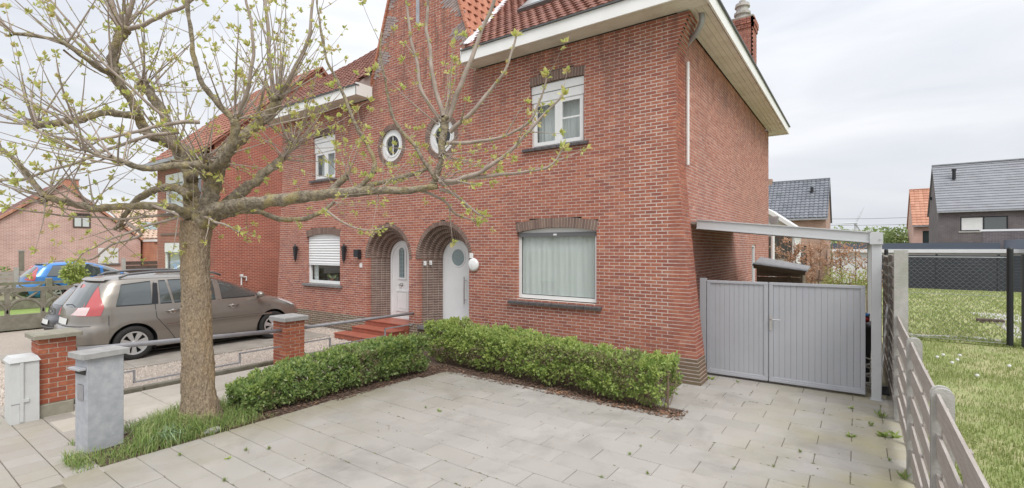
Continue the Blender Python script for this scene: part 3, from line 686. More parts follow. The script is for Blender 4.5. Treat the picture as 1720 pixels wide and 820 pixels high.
# soffit boards, fascia and gutter
def eave_front(xa, xb):
    for i in range(4):
        y0 = FY-.50+i*.125; one('soffit_board', SOFFIT, house, lambda b: b.box(xa, xb-.0, y0+.004, y0+.121+(.01 if i == 3 else 0), EZ+random.uniform(0, .004), EZ+.03))
    one('fascia_board', FASCIA, house, lambda b: (b.box(xa, xb+.03, FY-.535, FY-.502, EZ-.03, EZ+.215),))
    one('gutter', GUTTER, house, lambda b: b.box(xa, xb+.05, FY-.575, FY-.45, EZ+.217, EZ+.245))
XE = SX+.56; XEL = -15.5-.56
eave_front(XC+1.9, XE); eave_front(XEL, XC-1.85)
for s in (1, -1):
    xe = XC+1.9 if s > 0 else XC-1.85
    one('eaves_cheek', B_GREY, house, lambda b: b.prism([(FY-.50, EZ+.2), (FY-.012, EZ+.2), (FY-.012, EZ+.70), (FY-.50, EZ+.262)], 'x', *sorted((xe-s*.005, xe+s*.04))))
    one('fascia_end', FASCIA, house, lambda b: b.box(*sorted((xe-s*.003, xe-s*.033)), FY-.535, FY-.012, EZ-.03, EZ+.30))
for i in range(5):
    x0 = SX+i*.106
    for ya, yb in ((FY-.5, 12.1), (12.106, 16.6), (16.606, BY+.5)):
        one('soffit_board', SOFFIT, house, lambda b: b.box(x0+.003+(.01 if i == 0 else 0), x0+.103, ya if ya > FY else FY+.012, yb, EZ+random.uniform(0, .004), EZ+.03))
one('fascia_board', FASCIA, house, lambda b: b.box(XE-.003, XE+.03, FY-.498, BY+.55, EZ-.03, EZ+.215))
one('gutter', GUTTER, house, lambda b: b.box(XE-.05, XE+.07, FY-.447, BY+.56, EZ+.217, EZ+.245))
one('rear_fascia', FASCIA, house, lambda b: b.box(XEL, XE-.006, BY+.505, BY+.55, EZ-.03, EZ+.215))
one('rear_soffit', SOFFIT, house, lambda b: b.box(XEL, XE-.006, BY+.003, BY+.5, EZ+.001, EZ+.03))
# downpipes
dp = MB(); dp.tube([(SX+.36, FY+.30, EZ+.02), (SX+.36, FY+.30, EZ-.10), (SX+.34, FY+.32, EZ-.17), (SX+.27, FY+.38, EZ-.25), (SX+.16, FY+.47, EZ-.31), (SX+.03, FY+.56, EZ-.37)], .05, 10)
autosmooth(dp.build('downpipe', LEAD, house, label='zinc swan-neck pipe under the eaves at the front corner'))
one('downpipe', WHITE, house, lambda b: (b.tube([(SX+.045, FY+.57, 3.9), (SX+.045, FY+.57, 5.80)], .027, 8), b.tube([(SX+.045, FY+.57, 5.48), (SX+.045, FY+.57, 5.52)], .034, 8)), label='thin white pipe clipped to the side of the front corner')
one('downpipe', WHITE, house, lambda b: b.tube([(SX+.12, BY+.12, 0), (SX+.12, BY+.12, 2.2), (SX+.12, BY+.12, 3.24)], .06, 10), label='white downpipe at the rear corner of the side wall')
one('hopper_head', LEAD, house, lambda b: b.hexa([(SX+.03, BY+.02, 3.25), (SX+.25, BY+.02, 3.25), (SX+.25, BY+.24, 3.25), (SX+.03, BY+.24, 3.25), (SX-.0, BY-.0+.005, 3.5), (SX+.3, BY+.005, 3.5), (SX+.3, BY+.3, 3.5), (SX, BY+.3, 3.5)]))
a, bq, z0, z1 = SWIN[0]
sw = one('side_window', WHITE, house, lambda b: (b.box(SX-.10, SX-.03, a, a+.09, z0, z1), b.box(SX-.10, SX-.03, bq-.09, bq, z0, z1), b.box(SX-.10, SX-.03, a+.09, bq-.09, z1-.09, z1), b.box(SX-.10, SX-.03, a+.09, bq-.09, z0, z0+.09)))
one('pane', GLASS, sw, lambda b: b.box(SX-.075, SX-.07, a+.09, bq-.09, z0+.09, z1-.09))

# roof: hipped main roof, gable roof in front of it, tile by tile
def tiles(parent, name, m, O, u, v, nrm, U0, U1, V0, V1, clip, w=.21, e=.19, amp=.02, lip=.028, stagger=True):
    O, u, v, nrm = [np.array(t, float) for t in (O, u, v, nrm)]
    prof = [(0, .0), (.3, amp), (.72, amp*.9), (1.0, 0)]
    VV = []; QQ = []; T = []
    r = 0; vv = V0
    while vv < V1:
        off = (r % 2)*w*.5 if stagger else 0
        uu = U0-off
        while uu < U1:
            ua_, ub_ = max(uu, U0), min(uu+w, U1)
            if ub_-ua_ > .03 and clip((ua_+ub_)/2, vv+e/2):
                n0 = len(VV); jz = random.uniform(-.004, .004)
                for dv, lift in ((-.015, lip+jz), (e+.01, .004)):
                    for s, h in prof: VV.append(O+u*(ua_+s*(ub_-ua_)*.985)+v*(vv+dv)+nrm*(h+lift))
                for s, h in prof: VV.append(O+u*(ua_+s*(ub_-ua_)*.985)+v*(vv-.015)+nrm*(h+jz))
                for i in range(3): QQ.append([n0+i, n0+i+1, n0+5+i, n0+4+i]); QQ.append([n0+8+i, n0+9+i, n0+1+i, n0+i])
                T += [random.random()]*6
            uu += w
        vv += e; r += 1
    return np_mesh(name, VV, QQ, m, parent, tone=T, kind='stuff')
PT = .90; PA = math.atan(PT); EY = FY-.54; RZ0 = EZ+.24
HALF = (BY+.55-EY)/2; RIDGE = RZ0+HALF*PT
rs = MB()
c = [(XEL, EY), (XE, EY), (XE, BY+.55), (XEL, BY+.55)]; r1 = (XEL+HALF, EY+HALF, RIDGE); r2 = (XE-HALF, EY+HALF, RIDGE)
rs.add([(p[0], p[1], RZ0) for p in c]+[r1, r2], [(1, 2, 5), (2, 3, 4, 5), (3, 0, 4)])
zr = lambda y: RZ0+(y-EY)*PT
for P in ([(XEL, EY), (XC-1.84, EY), (XC-1.84, 11.5), (XEL+11.5-EY, 11.5)], [(XC+1.9, EY), (XE, EY), (XE-11.5+EY, 11.5), (XC+1.9, 11.5)], [(XC-1.9, FY+.05), (XC+1.9, FY+.05), (XC+1.9, 11.5), (XC-1.9, 11.5)], [(XEL+11.5-EY, 11.5), (XE-11.5+EY, 11.5), r2[:2], r1[:2]]):
    rs.add([(p[0], p[1], zr(p[1])) for p in P], [(0, 1, 2, 3)])
rs.build('roof_boards', TILE_B, house)
def main_clip(uu, vv):
    x = XEL+uu; s = vv*math.cos(PA); z = RZ0+vv*math.sin(PA)
    if not (s-.03 < uu < (XE-XEL)-s+.03) or s > HALF: return False
    if z < 11.9 and abs(x-XC) < gable_hw(z)+.1 and (RZ0+s*PT) < 12: return False
    return x > XC or s < 4.5
roof = tiles(house, 'roof_tiles', TILE_B, (XEL, EY, RZ0), (1, 0, 0), (0, math.cos(PA), math.sin(PA)), (0, -math.sin(PA), math.cos(PA)), 0, XE-XEL, 0, HALF/math.cos(PA), main_clip)
tiles(house, 'side_roof_tiles', TILE_B, (XE, EY, RZ0), (0, 1, 0), (-math.cos(PA), 0, math.sin(PA)), (math.sin(PA), 0, math.cos(PA)), 0, 2*HALF, 0, HALF/math.cos(PA), lambda uu, vv: vv*math.cos(PA) < uu < 2*HALF-vv*math.cos(PA), w=.3, e=.3)
GA = math.atan(2.85)
GTOP = 6.75+1.86*2.85
for s in (1, -1):
    # gable roof slope: from verge back to where it meets the main slope
    O = (XC+s*1.90, FY-.03, 6.75)
    def gclip(uu, vv):
        z = 6.75+vv*math.sin(GA); y = FY-.03+uu; return z > RZ0+(y-EY)*PT-.05 and z < GTOP
    tiles(house, 'gable_roof_tiles', TILE_O, O, (0, 1, 0), (-s*math.cos(GA), 0, math.sin(GA)), (s*math.sin(GA), 0, math.cos(GA)), 0, 5.6, 0, 1.86/math.cos(GA)*1.0, gclip, w=.24, e=.27, amp=.035, lip=.03)
    zv = lambda y: RZ0+(y-EY)*PT
    gx = lambda z: XC+s*(1.90-(z-6.75)/2.85)
    b = MB(); ys = [FY-.4, FY+.6, 10.5, 12, 13.6]
    b.add([(gx(max(zv(y), 6.72))+s*(-.02+k*.22), y, zv(y)+.035+(0.06 if k == 0 else 0)) for y in ys for k in (0, 1)], [(2*i, 2*i+1, 2*i+3, 2*i+2) for i in range(4)])
    b.build('valley_gutter', WLEAD, house)
    b = MB(); b.add([(XC+s*1.87, FY+.02, 6.75), (XC, FY+.02, GTOP), (XC, 14, GTOP), (XC+s*1.87, FY+.2, 6.75)], [(0, 1, 2, 3)]); b.build('gable_roof_boards', TILE_O, house)
    b = MB(); z = 6.6
    while z < GTOP-.2:
        zz = z+.15; x0, x1 = [XC+s*(1.90-(q-6.75)/2.85) for q in (z, zz)]
        b.hexa([(x0-s*.03, FY-.05, z), (x0+s*.035, FY-.05, z), (x0+s*.035, FY+.03, z), (x0-s*.03, FY+.03, z), (x1-s*.03, FY-.05, zz-.01), (x1+s*.033, FY-.05, zz-.01), (x1+s*.033, FY+.03, zz-.01), (x1-s*.03, FY+.03, zz-.004)]); z += .15
    b.build('verge_tiles', TILE_O, house, kind='stuff')
    # tumbled brick wedges along the gable edges
    VB = []
    for zc_ in np.arange(6.95, 11.0, .86):
        tri_h = .80
        e0 = np.array((XC+s*(gable_hw(zc_)-.01), zc_)); e1 = np.array((XC+s*(gable_hw(zc_+tri_h)-.01), zc_+tri_h)); inn = np.array((XC+s*(gable_hw(zc_+.5*tri_h)-.62), zc_+.66*tri_h))
        d = (e1-e0)/np.linalg.norm(e1-e0); pn = np.array((d[1], -d[0]))*(-s)*1.0
        if (inn-e0) @ pn < 0: pn = -pn
        def inside(p):
            def sg(a_, b_): return (b_[0]-a_[0])*(p[1]-a_[1])-(b_[1]-a_[1])*(p[0]-a_[0])
            q = [sg(e0, e1), sg(e1, inn), sg(inn, e0)]; return all(t >= -.002 for t in q) or all(t <= .002 for t in q)
        na = int(tri_h/.06)+4
        for i in range(na):
            for k in range(9):
                a0 = i*COURSE; b0 = k*PITCH-((i % 2)*.1)
                pcs = [e0+d*(a0+f*COURSE)+pn*(b0+g*PITCH) for f, g in ((.09, .03), (.09, .97), (.91, .97), (.91, .03))]
                if inside(sum(pcs)/4): VB.append(pcs)
    b = MB()
    for pcs in VB: b.hexa([(p[0], FY-.007, p[1]) for p in pcs]+[(p[0], FY+.02, p[1]) for p in pcs])
    if VB: b.build('tumbled_brickwork', B_GREY, house, kind='stuff')
one('gable_vent', LEAD, house, lambda b: b.box(XC-.09, XC+.03, FY-.014, FY+.02, 8.05, 9.4))
# roof window and vent pipe
sk = MB(); Ov = Vector((-6.35, EY, RZ0)); vu = Vector((0, math.cos(PA), math.sin(PA))); vn = Vector((0, -math.sin(PA), math.cos(PA)))
def slab_on_roof(b, x0, x1, s0, s1, h0, h1):
    P = []
    for h in (h0, h1):
        for x_, s_ in ((x0, s0), (x1, s0), (x1, s1), (x0, s1)): p = Vector((x_, EY, RZ0))+vu*s_+vn*h; P.append(tuple(p))
    b.hexa(P)
slab_on_roof(sk, -6.40, -5.35, 1.55, 2.85, .03, .11); rw = sk.build('roof_window', TRIMG, house)
one('pane', GLASS_D, rw, lambda b: slab_on_roof(b, -6.32, -5.43, 1.65, 2.75, .112, .118))
one('roof_vent', STEEL, house, lambda b: (b.tube([(-11.25, 9.6, 7.9), (-11.25, 9.6, 8.45)], .09, 12), b.tube([(-11.25, 9.6, 8.5), (-11.25, 9.6, 8.6)], .13, 12), b.tube([(-11.25, 9.6, 8.4), (-11.25, 9.6, 8.5)], .05, 8)))
# chimneys
def chimney(x, y, wx, wy, z0, z1, pots):
    b = MB(); r = 0; z = z0; mb = MB(); mb.box(x-wx/2+.008, x+wx/2-.008, y-wy/2+.008, y+wy/2-.008, z0, z1, .4)
    while z < z1:
        g = .0
        if z > z1-.30: g = .03
        if z > z1-.16: g = .055
        off = (r % 2)*.1
        for side in range(4):
            ln = wx if side % 2 == 0 else wy; k = 0; a0 = -ln/2-g
            cur = a0
            while cur < ln/2+g-.02:
                e = min(cur+(PITCH-GAP)*(1 if (k or not r % 2) else .5), ln/2+g)
                if side == 0: b.box(x+cur, x+e, y-wy/2-g, y-wy/2+.05, z+.005, z+COURSE-.006)
                elif side == 1: b.box(x+wx/2-.05, x+wx/2+g, y+cur, y+e, z+.005, z+COURSE-.006)
                elif side == 2: b.box(x+cur, x+e, y+wy/2-.05, y+wy/2+g, z+.005, z+COURSE-.006)
                else: b.box(x-wx/2-g, x-wx/2+.05, y+cur, y+e, z+.005, z+COURSE-.006)
                cur = e+GAP; k += 1
        z += COURSE; r += 1
    ch = b.build('chimney', B_SIDE, house); mb.build('mortar', MORTAR, ch)
    one('chimney_cap', CONC, ch, lambda q: q.bevbox(x-wx/2-.03, x+wx/2+.03, y-wy/2-.03, y+wy/2+.03, z+.003, z+.07, .02))
    if pots: one('chimney_pot', CONC_L, ch, lambda q: q.lathe((x-.05, y, z+.07), (0, 0, 1), [(.24, 0), (.20, .10), (.20, .17), (.25, .19), (.25, .26), (.19, .28), (.18, .42), (.23, .44), (.21, .54), (.10, .56), (.10, .65), (.001, .66)], 12))
chimney(-2.98, 17.0, .62, .70, 7.2, 9.55, True)
chimney(-3.55, 14.6, .45, .5, 7.4, 10.6, False)

# ================================================================== GROUND
def sheet(name, pts, z, m, kind='structure', parent=None):
    b = MB(); b.add([(x, y, z) for x, y in pts], [list(range(len(pts)))]); return b.build(name, m, parent, kind=kind)
b = MB(); b.add([(-900, -300, -.06), (900, -300, -.06), (900, 1400, -.06), (-900, 1400, -.06)], [(0, 1, 2, 3)]); b.build('ground', EARTH, None, kind='structure')
sheet('gravel_drive', [(-19.6, 1.35), (-9.55, 1.35), (-9.55, FY+.02), (-15.8, FY+.02), (-15.8, 14), (-19.6, 14)], -.018, GRAVEL)
sheet('planting_bed', [(-7.75, 1.5), (-6.3, 1.5), (-6.3, 6.6), (-1.9, 6.6), (-1.9, FY+.05), (-7.75, FY+.05)], -.012, SOIL)
sheet('planting_bed', [(-9.2, 6.0), (-7.76, 6.0), (-7.76, FY+.05), (-9.2, FY+.05)], -.012, SOIL)
sheet('road', [(-60, -40), (60, -40), (60, -1.2), (-60, -1.2)], -.03, CONC)

UN = {}
def flag_mesh(key, w, d, m, th=.04, b=.005):
    """one shared bevelled flagstone mesh, origin at its lower left corner, top at z=0"""
    if key not in UN:
        q = MB(); q.bevbox(0, w, 0, d, -th, 0, b)
        me = bpy.data.meshes.new(key); me.from_pydata(q.v, [], q.f); me.materials.append(m); me.update(); UN[key] = me
    return UN[key]
def flag(name, x, y, w, d, m, parent, top=0.0, tilt=.0025):
    o = bpy.data.objects.new(name, flag_mesh('%s_%d_%d' % (name, w*1000, d*1000), w, d, m)); COL.objects.link(o); o.parent = parent
    o.location = (x, y, top+random.uniform(-.002, .002)); o.rotation_euler = (random.uniform(-tilt, tilt), random.uniform(-tilt, tilt), random.uniform(-.0015, .0015)); return o
patio = sheet('patio', [(-6.72, .6), (.60, .6), (.60, 13.2), (-2.0, 13.2), (-2.0, 6.66), (-6.55, 6.66)], -.014, JOINT)
SLW, SLH = .6755, .3265
J = .006
for r in range(-12, 12):
    y0 = 5.235+r*SLH
    if y0 < 1.0 or y0 > 8.9: continue
    off = 0 if r % 2 == 0 else SLW/2
    for k in range(-9, 6):
        x0 = -2.09+off+k*SLW; x1 = x0+SLW
        le = -6.66+(.03 if y0 < 4 else (.22 if y0 > 6.2 else .12*max(0, (y0-4)/2.2)))
        re = .46
        lo_ = le
        if y0 > 6.62: lo_ = -2.06 if y0 < 7.1 else -2.5
        a = max(x0, lo_); c = min(x1, re)
        if c-a < .06: continue
        # out of the picture
        if depth_of((a+c)/2, y0+SLH) < 4.3: continue
        flag('paving_slab', a+J/2, y0+J/2, c-a-J, SLH-J, SLABM, patio)
# back row along the hedge, cut to the curved edge
for r in range(12, 26):
    y0 = 5.235+r*SLH
    if y0 > 12.8: break
    off = 0 if r % 2 == 0 else SLW/2
    for k in range(-2, 5):
        x0 = -2.09+off+k*SLW; a = max(x0, -2.5 if y0 < 9.45 else -2.3); c = min(x0+SLW, .46)
        if c-a > .06: flag('paving_slab', a+J/2, y0+J/2, c-a-J, SLH-J, SLABM, patio)
# pavement of small square tiles at the left
pave = sheet('pavement', [(-12, -1.2), (-6.0, -1.2), (-6.0, 1.72), (-6.72, 1.72), (-6.72, 1.66), (-12, 1.66)], -.016, JOINT)
for i in range(14):
    for k in range(7):
        x0 = -10.4+i*.302; y0 = -.15+k*.302
        if y0+.3 > 1.68 and x0 > -7.4: continue
        if x0 > -6.75 or depth_of(x0, y0+.3) < 4.2 or (x0 > -6.97 and y0 > 1.4): continue
        flag('pavement_tile', x0+.004, y0+.004, .294, .294, TILEP, pave, tilt=.006)
# neighbour's path of large flags between the rail and the tree, with a kerb
path = sheet('path', [(-9.66, 1.67), (-7.6, 1.67), (-7.6, 6.1), (-9.66, 6.1)], -.016, JOINT)
for r in range(7):
    y0 = 1.68+r*.62
    for k, (a, c) in enumerate(((-9.63, -8.62), (-8.62, -7.60)) if r % 2 else ((-9.63, -9.0), (-9.0, -8.1), (-8.1, -7.60))):
        flag('path_slab', a+.004, y0+.004, c-a-.008, .612, PATHM, path, tilt=.003)
y = 2.0; kerbo = sheet('kerb', [(-9.82, 2.05), (-9.68, 2.05), (-9.78, FY-.9), (-9.92, FY-.9)], -.01, CONC_D)
while y < 7.4:
    x0 = -9.80-.016*(y-2); one('kerb_stone', CONC_D, kerbo, lambda b: b.bevbox(x0, x0+.12, y+.005, y+.985, -.05, .055+random.uniform(-.006, .006), .012)); y += .99
drive = sheet('driveway', [(-15.3, 2.0), (-11.62, 2.0), (-11.62, 7.8), (-15.3, 7.8)], -.012, JOINT)
for i, (xa, xb) in enumerate(((-12.98, -11.62), (-15.3, -13.3))):
    for k in range(4): one('driveway_slab', CONC, drive, lambda b: b.bevbox(xa, xb, 2.0+k*1.45+.006, 2.0+(k+1)*1.45-.006, -.05, .012+random.uniform(-.004, .004), .012))
sheet('lawn', [(.50, 2.0), (5.5, -1.5), (60, -1.5), (60, 16.35), (.50, 16.35)], -.02, TURF)
sheet('lawn', [(.50, 16.5), (60, 16.5), (60, 37.3), (.50, 37.3)], -.02, TURF)
sheet('lawn', [(-31, -2), (-20.05, -2), (-20.05, 8.5), (-31, 8.5)], -.012, TURF2)
sheet('garden_path', [(3.3, 13.0), (4.6, 13.0), (4.6, 24), (3.6, 24)], -.012, CONC_L)
sheet('concrete_strip', [(3.4, 23.2), (6.5, 23.2), (6.5, 24.6), (3.4, 24.6)], -.010, CONC_L)
# loose pebbles in the gravel (nobody could count them)
def scatter_pebbles(n, xr, yr, s0, s1, keep=lambda x, y: True):
    P = []; F = []; T = []
    for i in range(n):
        x = random.uniform(*xr); y = random.uniform(*yr)
        if not keep(x, y): continue
        s = random.uniform(s0, s1); a = random.random()*6.28; ca, sa = math.cos(a)*s, math.sin(a)*s; k = len(P); h = s*.7
        P += [(x+ca, y+sa, -.02), (x-sa, y+ca*.8, -.02), (x-ca, y-sa, -.02), (x+sa, y-ca*.8, -.02), (x+ca*.3, y+sa*.3, h-.01), (x-ca*.35, y-sa*.3, h*.9-.01)]
        F += [(k, k+1, k+4), (k+1, k+5, k+4), (k+1, k+2, k+5), (k+2, k+3, k+5), (k+3, k+4, k+5), (k+3, k, k+4)]; T += [random.random()]*6
    return np_mesh('pebbles', P, F, PEBBLE, None, tone=T, kind='stuff')
scatter_pebbles(9000, (-13.2, -9.95), (1.5, 8.4), .010, .026, lambda x, y: x > -11.6 or (y < 2 or y > 7.8))
scatter_pebbles(6000, (-19, -9.8), (.9, 2.0), .012, .03)

# ================================================================== GATE, CARPORT
GY = 9.50
gate = thing('gate', 'grey double leaf gate of vertical boards with a lever handle', 'gate', (-1.1, GY, 0))
def gate_leaf(xa, xb, n):
    b = MB(); z0, z1 = .055, 1.765; t = .065
    b.bevbox(xa, xb, GY-.03, GY+.03, z1-.045, z1, .006); b.bevbox(xa, xb, GY-.03, GY+.03, z0, z0+t, .006)
    b.bevbox(xa, xa+t, GY-.028, GY+.028, z0+t, z1-.045, .004); b.bevbox(xb-t, xb, GY-.028, GY+.028, z0+t, z1-.045, .004)
    f = b.build('gate_frame', ALU, gate)
    w = (xb-xa-2*t)/n
    for i in range(n):
        x0 = xa+t+i*w
        q = MB(); e = .005; j = random.uniform(-.001, .001)
        q.prism([(x0+.001, GY+.012), (x0+.001, GY-.0065), (x0+e, GY-.010+j), (x0+w-e, GY-.010+j), (x0+w-.001, GY-.0065), (x0+w-.001, GY+.012)], 'z', z0+t, z1-.045)
        q.build('gate_board', ALU, gate)
    one('drip_rail', ALU, gate, lambda b: b.bevbox(xa, xb, GY-.05, GY-.031, z0-.01, z0+.03, .004))
gate_leaf(-2.30, -1.278, 11); gate_leaf(-1.262, .098, 14)
one('gate_stop', ALU, gate, lambda b: b.box(-1.277, -1.263, GY+.0, GY+.028, .06, 1.75))
one('hinge_post', ALU, gate, lambda b: b.box(-2.42, -2.31, GY-.04, GY+.06, 0, 1.80))
one('lock_plate', STEEL, gate, lambda b: b.bevbox(-1.256, -1.212, GY-.038, GY-.0285, .93, 1.20, .003))
one('lever_handle', STEEL, gate, lambda b: b.tube([(-1.234, GY-.03, 1.13), (-1.234, GY-.085, 1.13), (-1.21, GY-.095, 1.13), (-1.08, GY-.095, 1.128)], .012, 8))
cp = thing('carport', 'pale grey lean-to carport with a sloping beam on a square post', 'carport', (.235, 9.42, 0))
def beam(b, xa, xb, za, zb, h, y0, y1): b.hexa([(xa, y0, za-h), (xb, y0, zb-h), (xb, y1, zb-h), (xa, y1, za-h), (xa, y0, za), (xb, y0, zb), (xb, y1, zb), (xa, y1, za)])
one('front_beam', ALU_P, cp, lambda b: (beam(b, -2.45, .30, 2.885, 2.585, .15, 9.36, 9.42),))
one('beam_lip', ALU_P, cp, lambda b: (beam(b, -2.46, .305, 2.90, 2.60, .016, 9.34, 9.46), beam(b, -2.46, .17, 2.742, 2.456, .016, 9.345, 9.47)))
one('corner_bracket', ALU_P, cp, lambda b: (b.box(.15, .315, 9.335, 9.40, 2.42, 2.60), b.tube([(.16, 9.34, 2.61), (.16, 9.33, 2.64)], .012, 6), b.tube([(.28, 9.335, 2.5), (.28, 9.32, 2.5)], .012, 8)))
one('post', ALU_P, cp, lambda b: (b.bevbox(.17, .30, 9.37, 9.50, 0, 2.45, .008), b.box(.155, .315, 9.355, 9.515, 0, .012)))
one('post', ALU_P, cp, lambda b: b.bevbox(.17, .30, 13.25, 13.38, 0, 2.45, .008))
one('back_beam', ALU_P, cp, lambda b: beam(b, -2.58, .30, 2.88, 2.575, .12, 13.3, 13.38))
one('side_beam', ALU_P, cp, lambda b: b.box(.24, .30, 9.43, 13.29, 2.455, 2.58))
for k in range(7):
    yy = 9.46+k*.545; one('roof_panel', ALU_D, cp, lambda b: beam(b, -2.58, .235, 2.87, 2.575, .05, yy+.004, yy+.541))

# things kept behind the gate
wb = thing('wheelie_bin', 'black wheelie bin standing in the gap between gate and post', 'bin', (.02, 10.6, 0))
one('bin_body', BLACKP, wb, lambda b: b.hexa([(-.2, 10.35, .06), (.16, 10.35, .06), (.16, 10.85, .06), (-.2, 10.85, .06), (-.26, 10.28, .98), (.2, 10.28, .98), (.2, 10.9, .98), (-.26, 10.9, .98)]))
one('bin_lid', BLACKP, wb, lambda b: b.bevbox(-.28, .22, 10.24, 10.93, .985, 1.04, .02))
for x in (-.16, .12): one('wheel', TYRE, wb, lambda b: b.disc((x-.03, 10.86, .1), (1, 0, 0), .1, .06, 16))
bg = thing('bag', 'small red and blue bag lying on the lid of the wheelie bin', 'bag', (.1, 10.5, 1.045))
one('bag_body', REDPL, bg, lambda b: b.ico((.08, 10.5, 1.13), .13, (.8, 1, .75)))
one('bag_flap', PAINT_B, bg, lambda b: b.ico((.11, 10.44, 1.20), .09, (.8, .9, .5)))
bk = thing('hose_pile', 'coiled pale hose dumped on the ground behind the gate post', 'hose', (.1, 9.95, 0))
pts = [(.05+.16*math.cos(i*.5)+.0*i, 9.95+.17*math.sin(i*.5), .03+.012*i) for i in range(44)]
one('coil', CONC_L, bk, lambda b: b.tube(pts, .016, 6))
br = thing('broom', 'broom with a white stick leaning on the tall timber fence', 'broom', (.33, 10.2, 0))
one('stick', WHITE, br, lambda b: b.tube([(.30, 9.85, .12), (.40, 10.25, 1.42)], .014, 8))
one('bristles', BLACKP, br, lambda b: b.hexa([(.18, 9.78, 0), (.42, 9.78, 0), (.42, 9.88, 0), (.18, 9.88, 0), (.2, 9.81, .13), (.4, 9.81, .13), (.4, 9.87, .13), (.2, 9.87, .13)]))

# ================================================================== TIMBER FENCES ON THE RIGHT
FX = .47
def conc_post(name, par, x, y, z1, w=.115, d=.10, rounded=True):
    b = MB()
    pr = [(x-w/2, 0), (x+w/2, 0)]
    if rounded:
        pr += [(x+w/2, z1-w*.45)]+[(x+w/2*math.cos(t), z1-w*.45+w*.45*math.sin(t)) for t in np.linspace(.2, math.pi-.2, 9)]+[(x-w/2, z1-w*.45)]
    else: pr += [(x+w/2, z1), (x-w/2, z1)]
    for ya, yb, k in ((y-d/2, y-d/2+.028, 1), (y-d/2+.0281, y+d/2-.0281, .55), (y+d/2-.028, y+d/2, 1)):
        b.prism([(x+(q[0]-x)*k, q[1]-(0 if k == 1 or q[1] < .1 else .012)) for q in pr], 'y', ya, yb)
    return b.build(name, CONC_L, par)
lowf = thing('fence', 'low weathered timber fence with round topped concrete posts beside the paving', 'fence', (FX, 6.4, 0))
LP = [(8.50, None), (6.42, 1.44), (4.42, 1.40), (2.5, 1.38)]
def board(par, x, ya, yb, za, zb, h, th, m=WOODG):
    """slightly bowed and twisted horizontal fence board"""
    n = 6; V = []; bow = random.uniform(-.008, .008); sag = random.uniform(-.006, .004); j = random.uniform(-.004, .004)
    for i in range(n+1):
        t = i/n; y = ya+(yb-ya)*t; z = za+(zb-za)*t+sag*math.sin(math.pi*t)+j; xo = x+bow*math.sin(math.pi*t)
        V += [(xo-th/2, y, z), (xo+th/2, y, z), (xo+th/2, y, z+h), (xo-th/2, y, z+h)]
    F = [[i*4+k, i*4+(k+1) % 4, i*4+4+(k+1) % 4, i*4+4+k] for i in range(n) for k in range(4)]+[[3, 2, 1, 0], [n*4, n*4+1, n*4+2, n*4+3]]
    b = MB(); b.add(V, F); return b.build('fence_board', m, par)
for i in range(3):
    ya, yb = LP[i+1][0]+.045, LP[i][0]-.045
    ta = LP[i+1][1]-.04; tb = (LP[i][1] or 1.48)-.04
    for k in range(6):                                   # front and back boards alternate
        dz = .272*k
        if ta-dz-.16 < -.06: break
        board(lowf, FX-.026, ya, yb, max(.01, ta-.16-dz), max(.01, tb-.16-dz), .16, .018)
    for ym in ((ya+yb)/2, ya+.10, yb-.10): one('batten', WOODG, lowf, lambda b: b.box(FX-.015, FX+.018, ym-.035, ym+.035, .02, ta-.05))
for y, h in LP[1:3]: conc_post('fence_post', lowf, FX, y, h, .12, .11)
tallf = thing('fence', 'tall timber fence of overlapping slats between concrete posts beside the carport', 'fence', (FX, 8.5, 0))
conc_post('fence_post', tallf, FX+.01, 8.50, 2.33, .15, .12, False)
conc_post('fence_post', tallf, FX, 10.45, 2.25, .11, .10, False); conc_post('fence_post', tallf, FX, 12.4, 2.22, .11, .10, False)
for y0, y1, top in ((8.56, 10.40, 2.26), (10.50, 12.35, 2.22)):
    for k in range(13): board(tallf, FX-.030, y0, y1, top-.125-k*.178, top-.125-k*.178, .112, .015)
    for k in range(12): board(tallf, FX+.030, y0, y1, top-.215-k*.178, top-.215-k*.178, .112, .015)
    for ym in (y0+.10, (y0+y1)/2, y1-.10): one('batten', WOODG, tallf, lambda b: b.box(FX-.013, FX+.013, ym-.025, ym+.025, .02, top-.02))
# small stump post in the grass behind the nearest panel
st = thing('stump', 'short weathered post stump in the lawn behind the low fence', 'post', (.80, 4.05, 0))
one('stump_wood', WOODB, st, lambda b: b.bevbox(.74, .86, 4.0, 4.1, 0, .72, .02)); one('lichen_top', CONC_L, st, lambda b: b.bevbox(.735, .865, 3.995, 4.105, .715, .74, .02))

